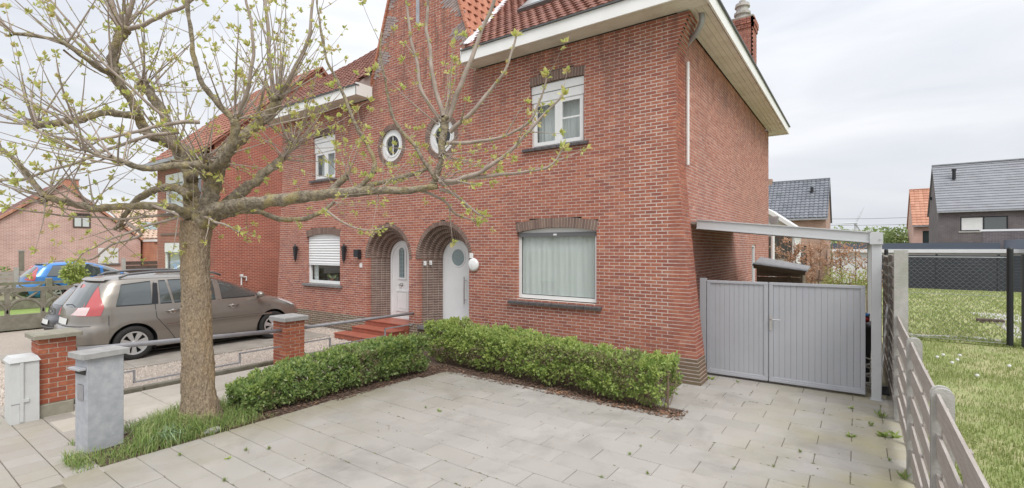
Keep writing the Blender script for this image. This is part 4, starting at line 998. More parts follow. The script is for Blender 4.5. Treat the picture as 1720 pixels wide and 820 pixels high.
# ================================================================== CHAIN-LINK FENCE AND METAL GATE
CLY = 16.45
cl = thing('fence', 'chain link fence with dark posts across the lawn', 'fence', (.6, CLY, 0))
def clpost(par, x, h=2.3, w=.045, name='fence_post'): return one(name, BLACKM, par, lambda b: (b.tube([(x, CLY, 0), (x, CLY, h)], w, 12), b.tube([(x, CLY, h), (x, CLY, h+.04)], [w*1.12, w*.8], 12)))
clpost(cl, .62); clpost(cl, 2.98, 2.34, .062)
one('tension_wire', LEAD, cl, lambda b: (b.tube([(.62, CLY, 2.14), (2.98, CLY, 2.14)], .012, 6), b.tube([(.62, CLY, 1.2), (2.98, CLY, 1.2)], .005, 5), b.tube([(.62, CLY, .06), (2.98, CLY, .06)], .005, 5)))
b = MB(); H0, H1, p = .05, 2.13, .125
n = int((2.98-.62+2.2)/p)
for i in range(n):
    for s in (1, -1):
        x0 = .62-2.08+i*p if s > 0 else .62+i*p
        x1 = x0+(H1-H0)*s
        a, c = (x0, H0), (x1, H1)
        # clip to the bay
        def clipx(a, c):
            (xa, za), (xb, zb) = a, c; t0, t1 = 0, 1; dx = xb-xa
            for lim, sg in ((.62, 1), (2.98, -1)):
                if dx*sg > 0: t0 = max(t0, (lim-xa)/dx)
                else: t1 = min(t1, (lim-xa)/dx)
            return (t0, t1) if t1-t0 > .01 else None
        r = clipx(a, c)
        if r: b.tube([(a[0]+(c[0]-a[0])*t, CLY+(.004 if s > 0 else -.004), a[1]+(c[1]-a[1])*t) for t in r], .0026, 4, False)
b.build('wire_mesh', WIRE, cl, kind='stuff')
mg = thing('gate', 'black metal garden gate with a welded wire panel at the right edge of the lawn', 'gate', (3.2, CLY-.1, 0))
one('gate_frame', BLACKM, mg, lambda b: (b.box(3.16, 3.25, CLY-.14, CLY-.05, .02, 2.22), b.box(3.25, 5.0, CLY-.12, CLY-.07, .08, .14), b.box(3.25, 5.0, CLY-.12, CLY-.07, 2.06, 2.12), b.box(4.95, 5.04, CLY-.14, CLY-.05, .02, 2.22)))
for i in range(17): one('wire', BLACKM, mg, lambda b: b.tube([(3.27+i*.1, CLY-.095, .1), (3.27+i*.1, CLY-.095, 2.1)], .006, 5))
for i in range(16): one('wire', BLACKM, mg, lambda b: b.tube([(3.25, CLY-.085, .2+i*.122), (4.95, CLY-.085, .2+i*.122)], .005, 5))
ds = thing('fence', 'long anthracite slatted screen fence at the far end of the lawn', 'fence', (8, 37.5, 0))
for i in range(11): one('fence_slat', ANTHRA, ds, lambda b: b.box(1.2, 30, 37.5, 37.53, .08+i*.172, .08+i*.172+.1695))
for i in range(12): one('fence_post', ANTHRA, ds, lambda b: b.box(1.1+i*2.6, 1.2+i*2.6, 37.47, 37.56, 0, 2.04))
one('base_board', ANTHRA, ds, lambda b: b.box(1.2, 30, 37.49, 37.54, 0, .077))
bp = thing('plank', 'short dark plank lying in the grass behind the chain link fence', 'plank', (3.4, 21.4, 0))
one('board', WOODD, bp, lambda b: b.bevbox(3.1, 3.75, 21.3, 21.45, 0.03, .12, .02))
one('block', WOODD, bp, lambda b: b.box(3.2, 3.32, 21.25, 21.5, -.02, .03))
# stones of a border
stn = 0
for i in range(34):
    t = i/33
    if i < 22: x, y = .75+2.2*(i/21), 17.2-.15*math.sin(i*.3)
    else: x, y = .75-.0*(i-21)+.03*(i-22), 17.3+(i-21)*.55
    s = random.uniform(.06, .11)
    o = MB().ico((x, y, .0), s, (1, .8, .55)).build('border_stone', CONC_L)
    o.location = (0, 0, 0); props(o, 'pale rough stone in the border row at the foot of the chain link fence', 'stone', 'border stones behind the chain link fence')

# ================================================================== PILLARS, RAIL, LETTERBOX, METER CABINET
def brick_pillar(name, label, x0, x1, y0, y1, zb, zt, cap, capm, plinth=None):
    t = thing(name, label, 'pillar', ((x0+x1)/2, (y0+y1)/2, 0))
    n = round((zt-zb)/.068); c = (zt-zb)/n; one('mortar', MORTAR_P, t, lambda b: b.box(x0+.006, x1-.006, y0+.006, y1-.006, zb, zt))
    g = .012; L_ = x1-x0; W_ = y1-y0
    for r in range(n):
        za, zc = zb+r*c+g/2, zb+(r+1)*c-g/2
        def bk(xa, xb, ya, yb):
            j = random.uniform(-.002, .002); one('brick', B_PIL, t, lambda b: b.bevbox(xa+j, xb+j, ya-j, yb-j, za, zc, .004))
        h = .10
        if r % 2 == 0:     # two long bricks front/back, short ones between
            bk(x0, x0+L_*.52-g/2, y0, y0+h); bk(x0+L_*.52+g/2, x1, y0, y0+h); bk(x0, x0+L_*.52-g/2, y1-h, y1); bk(x0+L_*.52+g/2, x1, y1-h, y1)
            bk(x0, x0+h, y0+h+g, y1-h-g); bk(x1-h, x1, y0+h+g, y1-h-g)
        else:
            bk(x0, x0+h, y0, y0+W_*.5-g/2); bk(x0, x0+h, y0+W_*.5+g/2, y1); bk(x1-h, x1, y0, y0+W_*.5-g/2); bk(x1-h, x1, y0+W_*.5+g/2, y1)
            bk(x0+h+g, x1-h-g, y0, y0+h); bk(x0+h+g, x1-h-g, y1-h, y1)
    one('capstone', capm, t, lambda b: b.bevbox(x0-.06, x1+.06, y0-.06, y1+.06, zt+.002, zt+cap, .012))
    if plinth: one('plinth_block', CAPMOSS, t, lambda b: b.bevbox(x0-.02, x1+.035, y0-.012, y1-.03, 0, zb-.003, .012)); 
    return t
brick_pillar('brick_pillar', 'brick gate pillar with mossy capstone behind the light grey cabinet', -9.66, -9.24, 1.63, 2.03, .18, 1.09, .065, CAPMOSS, True)
brick_pillar('brick_pillar', 'brick gate pillar between the hedge and the front of the taupe car', -9.56, -9.10, 5.11, 5.51, .0, .92, .085, CAPST)
rail = thing('railing', 'grey tubular railing with a stepped lower bar joining the brick pillars', 'railing', (-9.25, 3.5, 0))
one('top_rail', GREYMETAL, rail, lambda b: b.tube([(-9.25, 2.04, .875), (-9.27, 5.13, .735)], .038, 12), smooth=True)
one('top_rail', GREYMETAL, rail, lambda b: b.tube([(-9.27, 5.49, .73), (-9.25, FY+.02, .70)], .034, 12), smooth=True)
def zig(b, pts, w=.016, h=.012):
    for (ya, za), (yb, zb) in zip(pts[:-1], pts[1:]):
        if abs(ya-yb) > .05: b.box(-9.27-w, -9.27+w, ya-h, yb+h, za-h, za+h)
        else: b.box(-9.27-w-.002, -9.27+w+.002, ya-h, ya+h, min(za, zb)-h-.002, max(za, zb)+h+.002)
one('lower_bar', GREYMETAL, rail, lambda b: zig(b, [(2.04, .43), (2.73, .43), (2.73, .25), (4.33, .25), (4.33, .42), (5.12, .42)]))
one('lower_bar', GREYMETAL, rail, lambda b: zig(b, [(5.50, .42), (6.2, .42), (6.2, .25), (7.7, .25), (7.7, .42), (FY, .42)]))
lb = thing('letterbox_pillar', 'grey stone clad letterbox pillar with a slot and flat capstone by the grass strip', 'letterbox', (-7.4, 1.86, 0))
def rotz(pts, c, a): ca, sa = math.cos(a), math.sin(a); return [(c[0]+(x-c[0])*ca-(y-c[1])*sa, c[1]+(x-c[0])*sa+(y-c[1])*ca, z) for x, y, z in pts]
def rbox(b, x0, x1, y0, y1, z0, z1, c=(-7.17, 1.67), a=.16): b.bevbox(x0, x1, y0, y1, z0, z1, .004); b.v[-24:] = rotz(b.v[-24:], c, a); return b
one('shaft', BLUEST, lb, lambda b: rbox(b, -7.45, -7.17, 1.67, 2.03, 0, 1.085))
one('capstone', CAPST, lb, lambda b: rbox(b, -7.49, -7.125, 1.615, 2.075, 1.087, 1.15))
one('letter_flap', ALU, lb, lambda b: rbox(b, -7.44, -7.18, 1.595, 1.667, .96, .985))
one('letter_slot', BLACKP, lb, lambda b: rbox(b, -7.43, -7.20, 1.660, 1.6695, .90, .958))
one('name_plate', GREYMETAL, lb, lambda b: rbox(b, -7.38, -7.25, 1.660, 1.6685, .60, .78))
mc = thing('meter_cabinet', 'light grey plastic utility cabinet at the pavement edge left of the brick pillar', 'cabinet', (-9.35, 1.45, 0))
one('cabinet_body', CABINET, mc, lambda b: (b.prism([(-9.53, 0), (-9.15, 0), (-9.16, .82), (-9.52, .82)], 'y', 1.345, 1.625)))
one('cabinet_lid', CABINET, mc, lambda b: b.hexa([(-9.55, 1.33, .823), (-9.135, 1.33, .823), (-9.135, 1.64, .823), (-9.55, 1.64, .823), (-9.50, 1.36, .885), (-9.17, 1.36, .885), (-9.17, 1.61, .885), (-9.50, 1.61, .885)]))
one('door_rail', CABINET, mc, lambda b: (b.box(-9.165, -9.135, 1.432, 1.468, .02, .815), b.box(-9.165, -9.132, 1.469, 1.52, .28, .32)))
one('skirt_line', GREYMETAL, mc, lambda b: b.box(-9.17, -9.1475, 1.35, 1.431, .262, .27))
one('skirt', CABINET, mc, lambda b: b.box(-9.17, -9.146, 1.347, 1.43, .0, .259))
gb = thing('plastic_box', 'small pale grey lidded box standing on the gravel behind the brick pillar cap', 'box', (-11.9, 2.3, 0))
one('box_body', CABINET, gb, lambda b: b.hexa([(-11.99, 2.10, .0), (-11.74, 2.10, .0), (-11.74, 2.40, .0), (-11.99, 2.40, .0), (-12.03, 2.08, .72), (-11.70, 2.08, .72), (-11.70, 2.43, .72), (-12.03, 2.43, .72)]))
one('box_lid', CABINET, gb, lambda b: b.hexa([(-12.05, 2.05, .725), (-11.68, 2.05, .725), (-11.68, 2.46, .725), (-12.05, 2.46, .725), (-12.03, 2.07, .80), (-11.72, 2.07, .77), (-11.72, 2.44, .77), (-12.03, 2.44, .80)]))

# lamps, bells and plates on the facade
def lantern(x, label):
    t = thing('wall_lamp', label, 'lamp', (x, FY, 2.2)); one('lamp_body', BLACKM, t, lambda b: b.hexa([(x-.03, FY-.13, 2.02), (x+.03, FY-.13, 2.02), (x+.03, FY-.07, 2.02), (x-.03, FY-.07, 2.02), (x-.055, FY-.155, 2.42), (x+.055, FY-.155, 2.42), (x+.055, FY-.045, 2.42), (x-.055, FY-.045, 2.42)]))
    one('lamp_bracket', BLACKM, t, lambda b: (b.box(x-.012, x+.012, FY-.06, FY-.004, 2.3, 2.34),)); one('lamp_cap', BLACKM, t, lambda b: b.tube([(x, FY-.1, 2.42), (x, FY-.1, 2.50)], [.05, .01], 8)); one('finial', BLACKM, t, lambda b: b.tube([(x, FY-.1, 1.93), (x, FY-.1, 2.02)], [.008, .025], 8))
lantern(-14.55, 'slim black wall lantern left of the shuttered ground floor window'); lantern(-12.02, 'slim black wall lantern right of the shuttered ground floor window')
t = thing('wall_lamp', 'black cube wall lamp beside the left arched doorway', 'lamp', (-11.43, FY, 2.2)); one('lamp_body', BLACKM, t, lambda b: b.bevbox(-11.52, -11.33, FY-.15, FY-.02, 2.12, 2.33, .01)); one('wall_plate', BLACKP, t, lambda b: b.box(-11.49, -11.36, FY-.019, FY-.003, 2.06, 2.30))
t = thing('wall_lamp', 'round white disc lamp on the brick wall right of the plain white door', 'lamp', (-7.20, FY, 1.98)); one('lamp_glass', WHITE, t, lambda b: b.lathe((-7.22, FY-.03, 1.98), (0, -1, 0), [(.001, .045), (.10, .04), (.15, .02), (.155, -.02), (.001, -.02)], 28), smooth=True); one('lamp_base', CHROME, t, lambda b: b.disc((-7.22, FY-.003, 1.98), (0, -1, 0), .10, .03, 20))
for (x, z, y, l) in ((-11.36, 1.88, FY, 'small white house number tile under the black cube lamp'), (-7.30, 2.19, FY, 'small white plate above the round white disc lamp')):
    t = thing('wall_plate', l, 'plate', (x, y, z)); one('plate_tile', PLATE, t, lambda b: b.bevbox(x-.05, x+.05, y-.025, y-.004, z-.055, z+.055, .005)); one('plate_frame', CABINET, t, lambda b: b.box(x-.056, x+.056, y-.009, y-.0035, z-.06, z+.06))
for x, y, z, l in ((-8.22-PR+.085+.045, FY+.115, 1.98, 'left of two white doorbell boxes in the right doorway jamb'), (-8.22-PR+.17+.045, FY+.23, 1.99, 'right of two white doorbell boxes in the right doorway jamb')):
    t = thing('doorbell', l, 'doorbell', (x, y, z)); one('bell_box', WHITE, t, lambda b: b.bevbox(x-.04, x+.045, y-.03, y-.005, z-.05, z+.06, .004)); one('bell_button', CABINET, t, lambda b: b.disc((x, y-.03, z), (0, -1, 0), .016, .006, 12))

# ================================================================== VEGETATION
def crom(P, R, sub=5):
    """Catmull-Rom through points P with radii R"""
    P = [Vector(p) for p in P]; Q = [P[0]*2-P[1]]+P+[P[-1]*2-P[-2]]; RR = [R[0]]+list(R)+[R[-1]]; oP = []; oR = []
    for i in range(1, len(Q)-2):
        for k in range(sub):
            t = k/sub; a, b, c, d = Q[i-1], Q[i], Q[i+1], Q[i+2]
            oP.append(.5*((2*b)+(c-a)*t+(2*a-5*b+4*c-d)*t*t+(3*b-a-3*c+d)*t**3)); oR.append(RR[i]+(RR[i+1]-RR[i])*t)
    oP.append(P[-1]); oR.append(R[-1]); return oP, oR

def rough_tube(b, P, R, n, amp, fr, seed=0):
    """tube whose surface is knobbly"""
    k0 = len(b.v); b.tube(P, R, n)
    for i in range(len(P)):
        c = Vector(P[i])
        for j in range(n):
            v = Vector(b.v[k0+i*n+j]); q = mnoise.noise((v+Vector((seed, 0, 0)))*fr); d = v-c
            b.v[k0+i*n+j] = tuple(c+d*(1+amp*q))

def leaf_mesh(C, D, S, name, m, parent, width=.5, fold=.25, kind='stuff'):
    """leaves as folded rhombs: centres C, directions D (unit), sizes S"""
    C = np.asarray(C, float); D = np.asarray(D, float); S = np.asarray(S, float)[:, None]; n = len(C)
    D = D/np.linalg.norm(D, axis=1, keepdims=True)
    r = RNG.normal(size=(n, 3)); side = np.cross(D, r); side /= np.linalg.norm(side, axis=1, keepdims=True)+1e-9
    nr = np.cross(side, D)
    A = C; T = C+D*S; Mx = C+D*S*.5
    Lf = Mx+side*S*width*.5+nr*S*fold*.5; Rt = Mx-side*S*width*.5+nr*S*fold*.5
    V = np.stack([A, Lf, T, Rt], 1).reshape(-1, 3)
    k = np.arange(n)[:, None]*4; Q = np.concatenate([k+np.array([[0, 2, 1]]), k+np.array([[0, 3, 2]])], 1).reshape(-1, 3)
    return np_mesh(name, V, Q, m, parent, tone=np.repeat(RNG.random(n), 2), kind=kind)

# ---- the pollarded tree in front
TD = 6.53
tree = thing('tree', 'pollarded street tree with pale new leaf buds standing in the grass strip', 'tree', (at(337, 700, TD).x, at(337, 700, TD).y, 0))
tp = [(336, 722), (336, 705), (334, 660), (332, 600), (330, 540), (329, 480), (328, 430), (329, 395), (331, 372)]
tr = [.285, .236, .200, .185, .176, .172, .170, .176, .20]
P, R = crom([at(x, y, TD) for x, y in tp], tr, 20)
b = MB(); n = 120; k0 = 0
b.tube(P, R, n)
for i in range(len(P)):
    c = Vector(P[i]); hgt = c.z
    for j in range(n):
        v = Vector(b.v[i*n+j]); d = v-c; a = 2*math.pi*j/n
        q = Vector((v.x*19, v.y*19, v.z*4.0)); ridge = abs(mnoise.noise(q))*1.5-.35+.9*mnoise.noise(Vector((v.x*42, v.y*42, v.z*11)))+.6*mnoise.noise(Vector((v.x*80, v.y*80, v.z*30)))
        flare = max(0, .35-hgt)/.35*.22*(math.sin(a*5+.6)*.5+.5)
        b.v[i*n+j] = tuple(c+d*(1+.075*(ridge-.15)+flare+.05*mnoise.noise(v*3)))
b.build('trunk', BARK, tree, smooth=True)

LIMBS = [   # name of the path: photo pixels with depth and half-width in pixels
    [(331, 378, 6.5, 24), (352, 362, 6.45, 19), (385, 348, 6.3, 15), (430, 341, 6.1, 13), (500, 333, 5.9, 12), (560, 325, 5.75, 10), (620, 321, 5.6, 9), (680, 320, 5.5, 8), (735, 312, 5.45, 6)],
    [(338, 378, 6.55, 17), (372, 350, 6.6, 13), (402, 325, 6.7, 11), (428, 305, 6.8, 10), (452, 286, 6.9, 8.5), (472, 268, 7.0, 7), (492, 245, 7.1, 5.5)],
    [(345, 378, 6.55, 20), (352, 335, 6.5, 17), (360, 295, 6.5, 16), (378, 262, 6.55, 13), (405, 232, 6.6, 11), (430, 212, 6.7, 10), (452, 192, 6.8, 10), (464, 168, 6.8, 11)],
    [(328, 375, 6.6, 18), (322, 330, 6.7, 15), (319, 285, 6.75, 13), (308, 252, 6.75, 12), (282, 240, 6.7, 11), (255, 228, 6.6, 9), (237, 207, 6.5, 9), (226, 180, 6.4, 8.5), (208, 150, 6.3, 8), (194, 122, 6.25, 9)],
    [(194, 122, 6.25, 9), (191, 98, 6.25, 9), (197, 72, 6.25, 8.5), (206, 48, 6.25, 10)],
    [(194, 124, 6.2, 7), (168, 115, 6.0, 6), (140, 96, 5.8, 5), (110, 74, 5.7, 4.5), (70, 62, 5.6, 4), (20, 56, 5.5, 3)],
    [(240, 200, 6.5, 8), (205, 192, 6.3, 7), (165, 192, 6.1, 7), (125, 203, 6.0, 7), (85, 207, 5.9, 6.5), (55, 210, 5.85, 8)],
    [(322, 300, 6.6, 11), (300, 262, 6.9, 9), (282, 218, 7.1, 9), (268, 180, 7.3, 8.5), (252, 158, 7.3, 9), (244, 146, 7.3, 10)],
    [(352, 300, 6.5, 10), (338, 281, 6.2, 10), (318, 278, 6.0, 7), (280, 281, 5.8, 6.5), (240, 281, 5.65, 6), (205, 272, 5.5, 5.5), (170, 262, 5.45, 4), (140, 252, 5.4, 3)],
    [(322, 370, 6.5, 10), (300, 351, 6.2, 8), (250, 347, 6.0, 8), (195, 348, 5.8, 8), (150, 349, 5.65, 8), (110, 340, 5.5, 7), (75, 332, 5.4, 7)],
    [(75, 332, 5.4, 6), (58, 308, 5.4, 5), (40, 286, 5.35, 5), (18, 263, 5.3, 4.5), (-8, 240, 5.3, 4)],
    [(318, 330, 6.5, 9), (298, 316, 6.6, 8), (270, 316, 6.8, 7.5), (245, 327, 7.0, 7), (225, 340, 7.1, 6), (205, 372, 7.2, 5), (200, 380, 7.2, 7)],
    [(372, 365, 6.6, 7), (400, 356, 6.9, 6), (432, 356, 7.1, 5.5), (470, 368, 7.3, 5), (510, 368, 7.5, 4.5), (540, 354, 7.6, 4.5), (562, 340, 7.7, 3)],
    [(352, 290, 6.45, 12), (372, 272, 6.1, 10), (385, 255, 5.9, 9), (392, 230, 5.8, 8), (396, 200, 5.75, 9)],
    [(396, 205, 5.75, 6.5), (376, 184, 5.7, 6), (352, 158, 5.6, 5.5), (335, 128, 5.5, 5), (325, 92, 5.45, 4.8), (319, 50, 5.4, 4.5), (314, -8, 5.35, 4)],
    [(545, 328, 5.8, 7), (565, 312, 5.85, 6.5), (582, 296, 5.9, 6)],
    [(575, 324, 5.7, 6), (600, 316, 5.9, 5.5), (650, 305, 6.1, 5), (690, 296, 6.2, 5), (722, 284, 6.25, 4)],
    [(722, 318, 5.5, 6), (733, 296, 5.5, 6.5), (740, 262, 5.5, 7), (744, 232, 5.5, 8), (748, 200, 5.5, 8)],
    [(600, 323, 5.65, 6), (622, 296, 5.6, 5.5), (628, 268, 5.6, 4.5), (612, 236, 5.6, 4), (592, 196, 5.6, 3.6), (572, 146, 5.6, 3.2), (548, 96, 5.55, 2.8), (538, 45, 5.5, 2.4), (532, -6, 5.5, 2)],
    [(735, 306, 5.45, 5), (712, 270, 5.4, 4.2), (690, 236, 5.4, 3.6), (664, 205, 5.4, 3.4), (652, 165, 5.4, 3), (644, 120, 5.35, 2.6), (638, 80, 5.35, 2), (640, 55, 5.35, 1.4)],
]
KNOB = {1: 1, 2: 1, 4: 1, 6: 1, 7: 1, 10: 0, 11: 1, 13: 1, 15: 1, 17: 1}
limb_pts = []
def pxr(w, d): return w*d/FPX
for i, lb_ in enumerate(LIMBS):
    pts = [at(x, y, d) for x, y, d, w in lb_]; rr = [pxr(w, d)*(.80) for x, y, d, w in lb_]
    P, R = crom(pts, rr, 6)
    P = [p+Vector((mnoise.noise(p*5), mnoise.noise(p*5+Vector((9, 0, 0))), mnoise.noise(p*5+Vector((0, 9, 0)))))*.018 for p in P]
    b = MB(); rough_tube(b, P, R, 16 if rr[0] > .05 else 10, .5, 13, i)
    if KNOB.get(i):
        e = P[-1]
        for k in range(6):
            v = Vector((random.uniform(-1, 1), random.uniform(-1, 1), random.uniform(-.8, .8)))*R[-1]*.9
            kn = MB().ico(tuple(e+v), R[-1]*random.uniform(.6, .95)); b.add(kn.v, kn.f)
    b.build('limb', LIMB, tree, smooth=True); limb_pts.append((P, R))

# shoots: long thin wands rising from the pollard knuckles
FWD = Vector((-SN, CS, 0)); RGT = Vector((CS, SN, 0)); UPV = Vector((0, 0, 1))
sb = MB(); LC = []; LD = []; LS = []
def cluster(p, d, size, n):
    d = d.normalized()
    for _ in range(n):
        v = Vector((random.gauss(0, 1), random.gauss(0, 1), random.gauss(0, 1))).normalized()
        q = (d*.7+v*.95+UPV*.25).normalized(); LC.append(p+v*size*.08); LD.append(q); LS.append(size*random.uniform(.55, 1.1))
def shoot(p0, dirv, length, r0, curl=.35, leafy=1.0, child=True, drop=0.0):
    n = max(6, int(length/.14)); P = [p0]; R = [r0]; d = dirv.normalized(); st = length/n
    side = Vector((random.gauss(0, 1), random.gauss(0, 1), 0))*.10
    for i in range(n):
        d = (d+(UPV*curl*(.35 if i < n*.5 else .22)-UPV*drop+side*.35+Vector((random.gauss(0, .07), random.gauss(0, .07), random.gauss(0, .05))))*(st/.28)).normalized()
        P.append(P[-1]+d*st); R.append(max(.0022, r0*(1-.82*(i+1)/n)))
    sb.tube(P, R, 5, False)
    sp = random.uniform(.16, .30); acc = random.uniform(.1, .4)
    for i in range(1, n+1):
        acc += st
        if acc > sp and i > n*.18:
            acc = 0
            if random.random() < leafy:
                dd = (P[i]-P[i-1]).normalized(); big = .4+.6*i/n
                for s in (1, -1):
                    o = dd.cross(Vector((random.gauss(0, 1), random.gauss(0, 1), random.gauss(0, 1)))).normalized()
                    cluster(P[i]+o*.008, (o*s+dd*.5), .058*big*random.uniform(.7, 1.25), random.choice((2, 3, 3)))
            if child and random.random() < .10 and i < n*.8:
                o = dd_perp(P[i]-P[i-1]); shoot(P[i], (P[i]-P[i-1]).normalized()*.8+o*.6, length*random.uniform(.2, .4), R[i]*.65, curl*.8, leafy, False)
    if leafy > .2: cluster(P[-1], (P[-1]-P[-2]), .072, random.choice((5, 6, 7)))
    return P
def dd_perp(d): return d.normalized().cross(Vector((random.gauss(0, 1), random.gauss(0, 1), random.gauss(0, 1)))).normalized()
def fan(px, py, d, n, dx, dy, spread, l0, l1, r=.0115, depth_bias=0.0, curl=.35):
    p = at(px, py, d)
    for _ in range(round(n*1.5)):
        v = RGT*(dx+random.gauss(0, spread))+UPV*(-dy+random.gauss(0, spread*.8))+FWD*(depth_bias+random.gauss(0, spread*1.1))
        s = p+Vector((random.gauss(0, .035), random.gauss(0, .035), random.gauss(0, .035)))
        shoot(s, v, random.uniform(l0, l1), r*random.uniform(.6, 1.25), curl*random.uniform(.4, 1.3))
fan(206, 46, 6.25, 13, -.2, -1, .75, .8, 1.7)
fan(194, 122, 6.25, 7, -.5, -.7, .8, .9, 1.7)
fan(244, 146, 7.3, 13, .1, -1, .65, 1.0, 2.0)
fan(55, 210, 5.85, 12, -.5, -.6, .8, .7, 1.4)
fan(130, 203, 6.0, 6, -.2, -.9, .7, .7, 1.5)
fan(464, 165, 6.8, 20, .12, -1, .48, 1.0, 1.9)
fan(440, 205, 6.7, 6, .5, -.8, .6, .8, 1.6)
fan(490, 245, 7.1, 16, .3, -.85, .7, .6, 1.5)
fan(475, 265, 7.0, 7, .5, -.3, .8, .5, 1.1)
fan(396, 200, 5.75, 12, .25, -1, .65, .7, 1.6)
fan(345, 270, 6.3, 9, .1, -.8, .9, .6, 1.4)
fan(300, 250, 6.7, 8, -.2, -1, .7, .9, 1.8)
fan(200, 380, 7.2, 5, -.5, -.3, .9, .4, .9)
fan(75, 332, 5.4, 11, -.4, -.7, .9, .5, 1.2)
fan(150, 349, 5.65, 8, -.3, -.8, .8, .5, 1.2)
fan(205, 272, 5.5, 8, -.5, -.6, .8, .6, 1.3)
fan(140, 252, 5.4, 7, -.8, -.4, .7, .5, 1.1)
fan(330, 355, 6.4, 7, -.2, -.7, 1.0, .4, 1.0, .006)
fan(582, 296, 5.9, 7, .2, -.9, .7, .4, .9, .006)
fan(640, 320, 5.6, 7, .2, -.8, .9, .3, .7, .006)
fan(745, 205, 5.5, 6, .1, -1, .5, .7, 1.2, .009)
fan(738, 300, 5.45, 10, .7, -.35, .6, .4, 1.0, .007)
fan(744, 260, 5.5, 5, .9, -.1, .5, .4, .8, .007, curl=.15)
fan(562, 340, 7.7, 6, .7, .1, .7, .4, .9, .006)
fan(350, 300, 6.6, 5, .4, -.9, .7, .8, 1.6)
fan(20, 56, 5.5, 5, -.5, -.6, .7, .4, .9)
fan(110, 74, 5.7, 6, -.3, -.9, .6, .5, 1.1)
# wands that can be told apart, traced one by one
WANDS = [
    [(745, 195, 5.5, 4.2), (728, 132, 5.5, 3.6), (720, 60, 5.5, 3), (716, -6, 5.5, 2.4)],
    [(742, 205, 5.5, 4), (712, 160, 5.5, 3.4), (700, 115, 5.5, 3), (686, 40, 5.5, 2.4), (680, -6, 5.5, 2)],
    [(750, 205, 5.5, 5), (768, 160, 5.45, 4.5), (785, 118, 5.4, 4), (806, 60, 5.4, 3.4), (832, -6, 5.35, 2.8)],
    [(756, 222, 5.5, 4), (790, 190, 5.4, 3.4), (826, 150, 5.35, 2.8), (850, 115, 5.3, 2.2), (866, 60, 5.3, 1.6)],
    [(738, 306, 5.45, 4.5), (790, 298, 5.3, 3.8), (838, 268, 5.15, 3.2), (880, 230, 5.05, 2.6), (915, 190, 5.0, 2.2), (945, 160, 4.95, 1.8)],
    [(742, 310, 5.45, 4), (800, 299, 5.3, 3.2), (860, 294, 5.2, 2.6), (905, 288, 5.1, 2.2), (932, 272, 5.05, 1.7), (948, 250, 5.05, 1.2)],
    [(752, 240, 5.5, 3.8), (775, 240, 5.4, 3.2), (830, 232, 5.3, 2.6), (880, 210, 5.2, 2.2), (908, 170, 5.15, 1.8), (918, 128, 5.1, 1.3)],
    [(738, 318, 5.45, 3.4), (762, 326, 5.5, 2.8), (790, 350, 5.5, 2.2), (815, 366, 5.5, 1.5)],
    [(255, 345, 6.0, 2.6), (300, 363, 6.1, 2.4), (250, 378, 6.0, 2.2), (190, 400, 5.8, 1.8), (145, 420, 5.7, 1.4), (130, 440, 5.7, 1)],
    [(215, 375, 7.2, 3), (235, 395, 7.1, 2.4), (185, 412, 7, 2), (150, 436, 6.9, 1.6), (90, 438, 6.8, 1.2)],
    [(320, 366, 6.4, 3.2), (270, 360, 6.1, 2.8), (215, 368, 5.9, 2.2), (130, 365, 5.7, 1.8), (60, 356, 5.5, 1.4), (10, 345, 5.4, 1)],
    [(338, 362, 6.4, 2.6), (360, 372, 6.2, 2.2), (385, 383, 6.1, 1.8), (402, 393, 6.0, 1.2)],
    [(335, 205, 6.3, 3.8), (290, 206, 6.1, 3.2), (230, 222, 5.9, 2.8), (150, 235, 5.6, 2.4), (80, 228, 5.5, 2), (30, 190, 5.4, 1.6), (0, 170, 5.4, 1.2)],
    [(300, 222, 6.3, 3.4), (235, 232, 6, 3), (160, 262, 5.7, 2.6), (60, 296, 5.4, 2.2), (-8, 306, 5.3, 1.8)],
    [(280, 200, 6.3, 2.6), (200, 130, 6, 2.2), (130, 55, 5.8, 1.8), (80, -6, 5.7, 1.4)],
    [(238, 196, 6.5, 3), (180, 125, 6.2, 2.6), (120, 60, 6, 2), (75, 0, 5.9, 1.6)],
    [(170, 264, 5.45, 2.6), (120, 215, 5.4, 2.2), (60, 175, 5.3, 1.8), (-6, 140, 5.2, 1.4)],
    [(700, 318, 5.5, 3), (745, 336, 5.6, 2.4), (770, 360, 5.7, 1.8), (800, 372, 5.7, 1.2)],
    [(545, 352, 7.6, 2.6), (575, 372, 7.6, 2), (610, 386, 7.6, 1.4), (640, 384, 7.6, 1)],
    [(468, 165, 6.8, 4), (498, 110, 6.8, 3.4), (520, 60, 6.7, 2.6), (528, -6, 6.7, 2)],
    [(460, 162, 6.8, 4.2), (452, 90, 6.8, 3.8), (450, 30, 6.8, 3.2), (440, -8, 6.8, 2.8)],
    [(396, 196, 5.75, 4), (420, 140, 5.6, 3.4), (424, 70, 5.5, 2.8), (415, -6, 5.45, 2.2)],
    [(206, 46, 6.25, 4.4), (190, 10, 6.2, 4), (182, -10, 6.2, 3.6)], [(208, 46, 6.25, 4.4), (218, 12, 6.2, 4), (226, -10, 6.2, 3.6)],
    [(212, 50, 6.25, 4), (250, 38, 6.1, 3.4), (300, 14, 5.9, 2.8), (335, -8, 5.8, 2.2)],
]
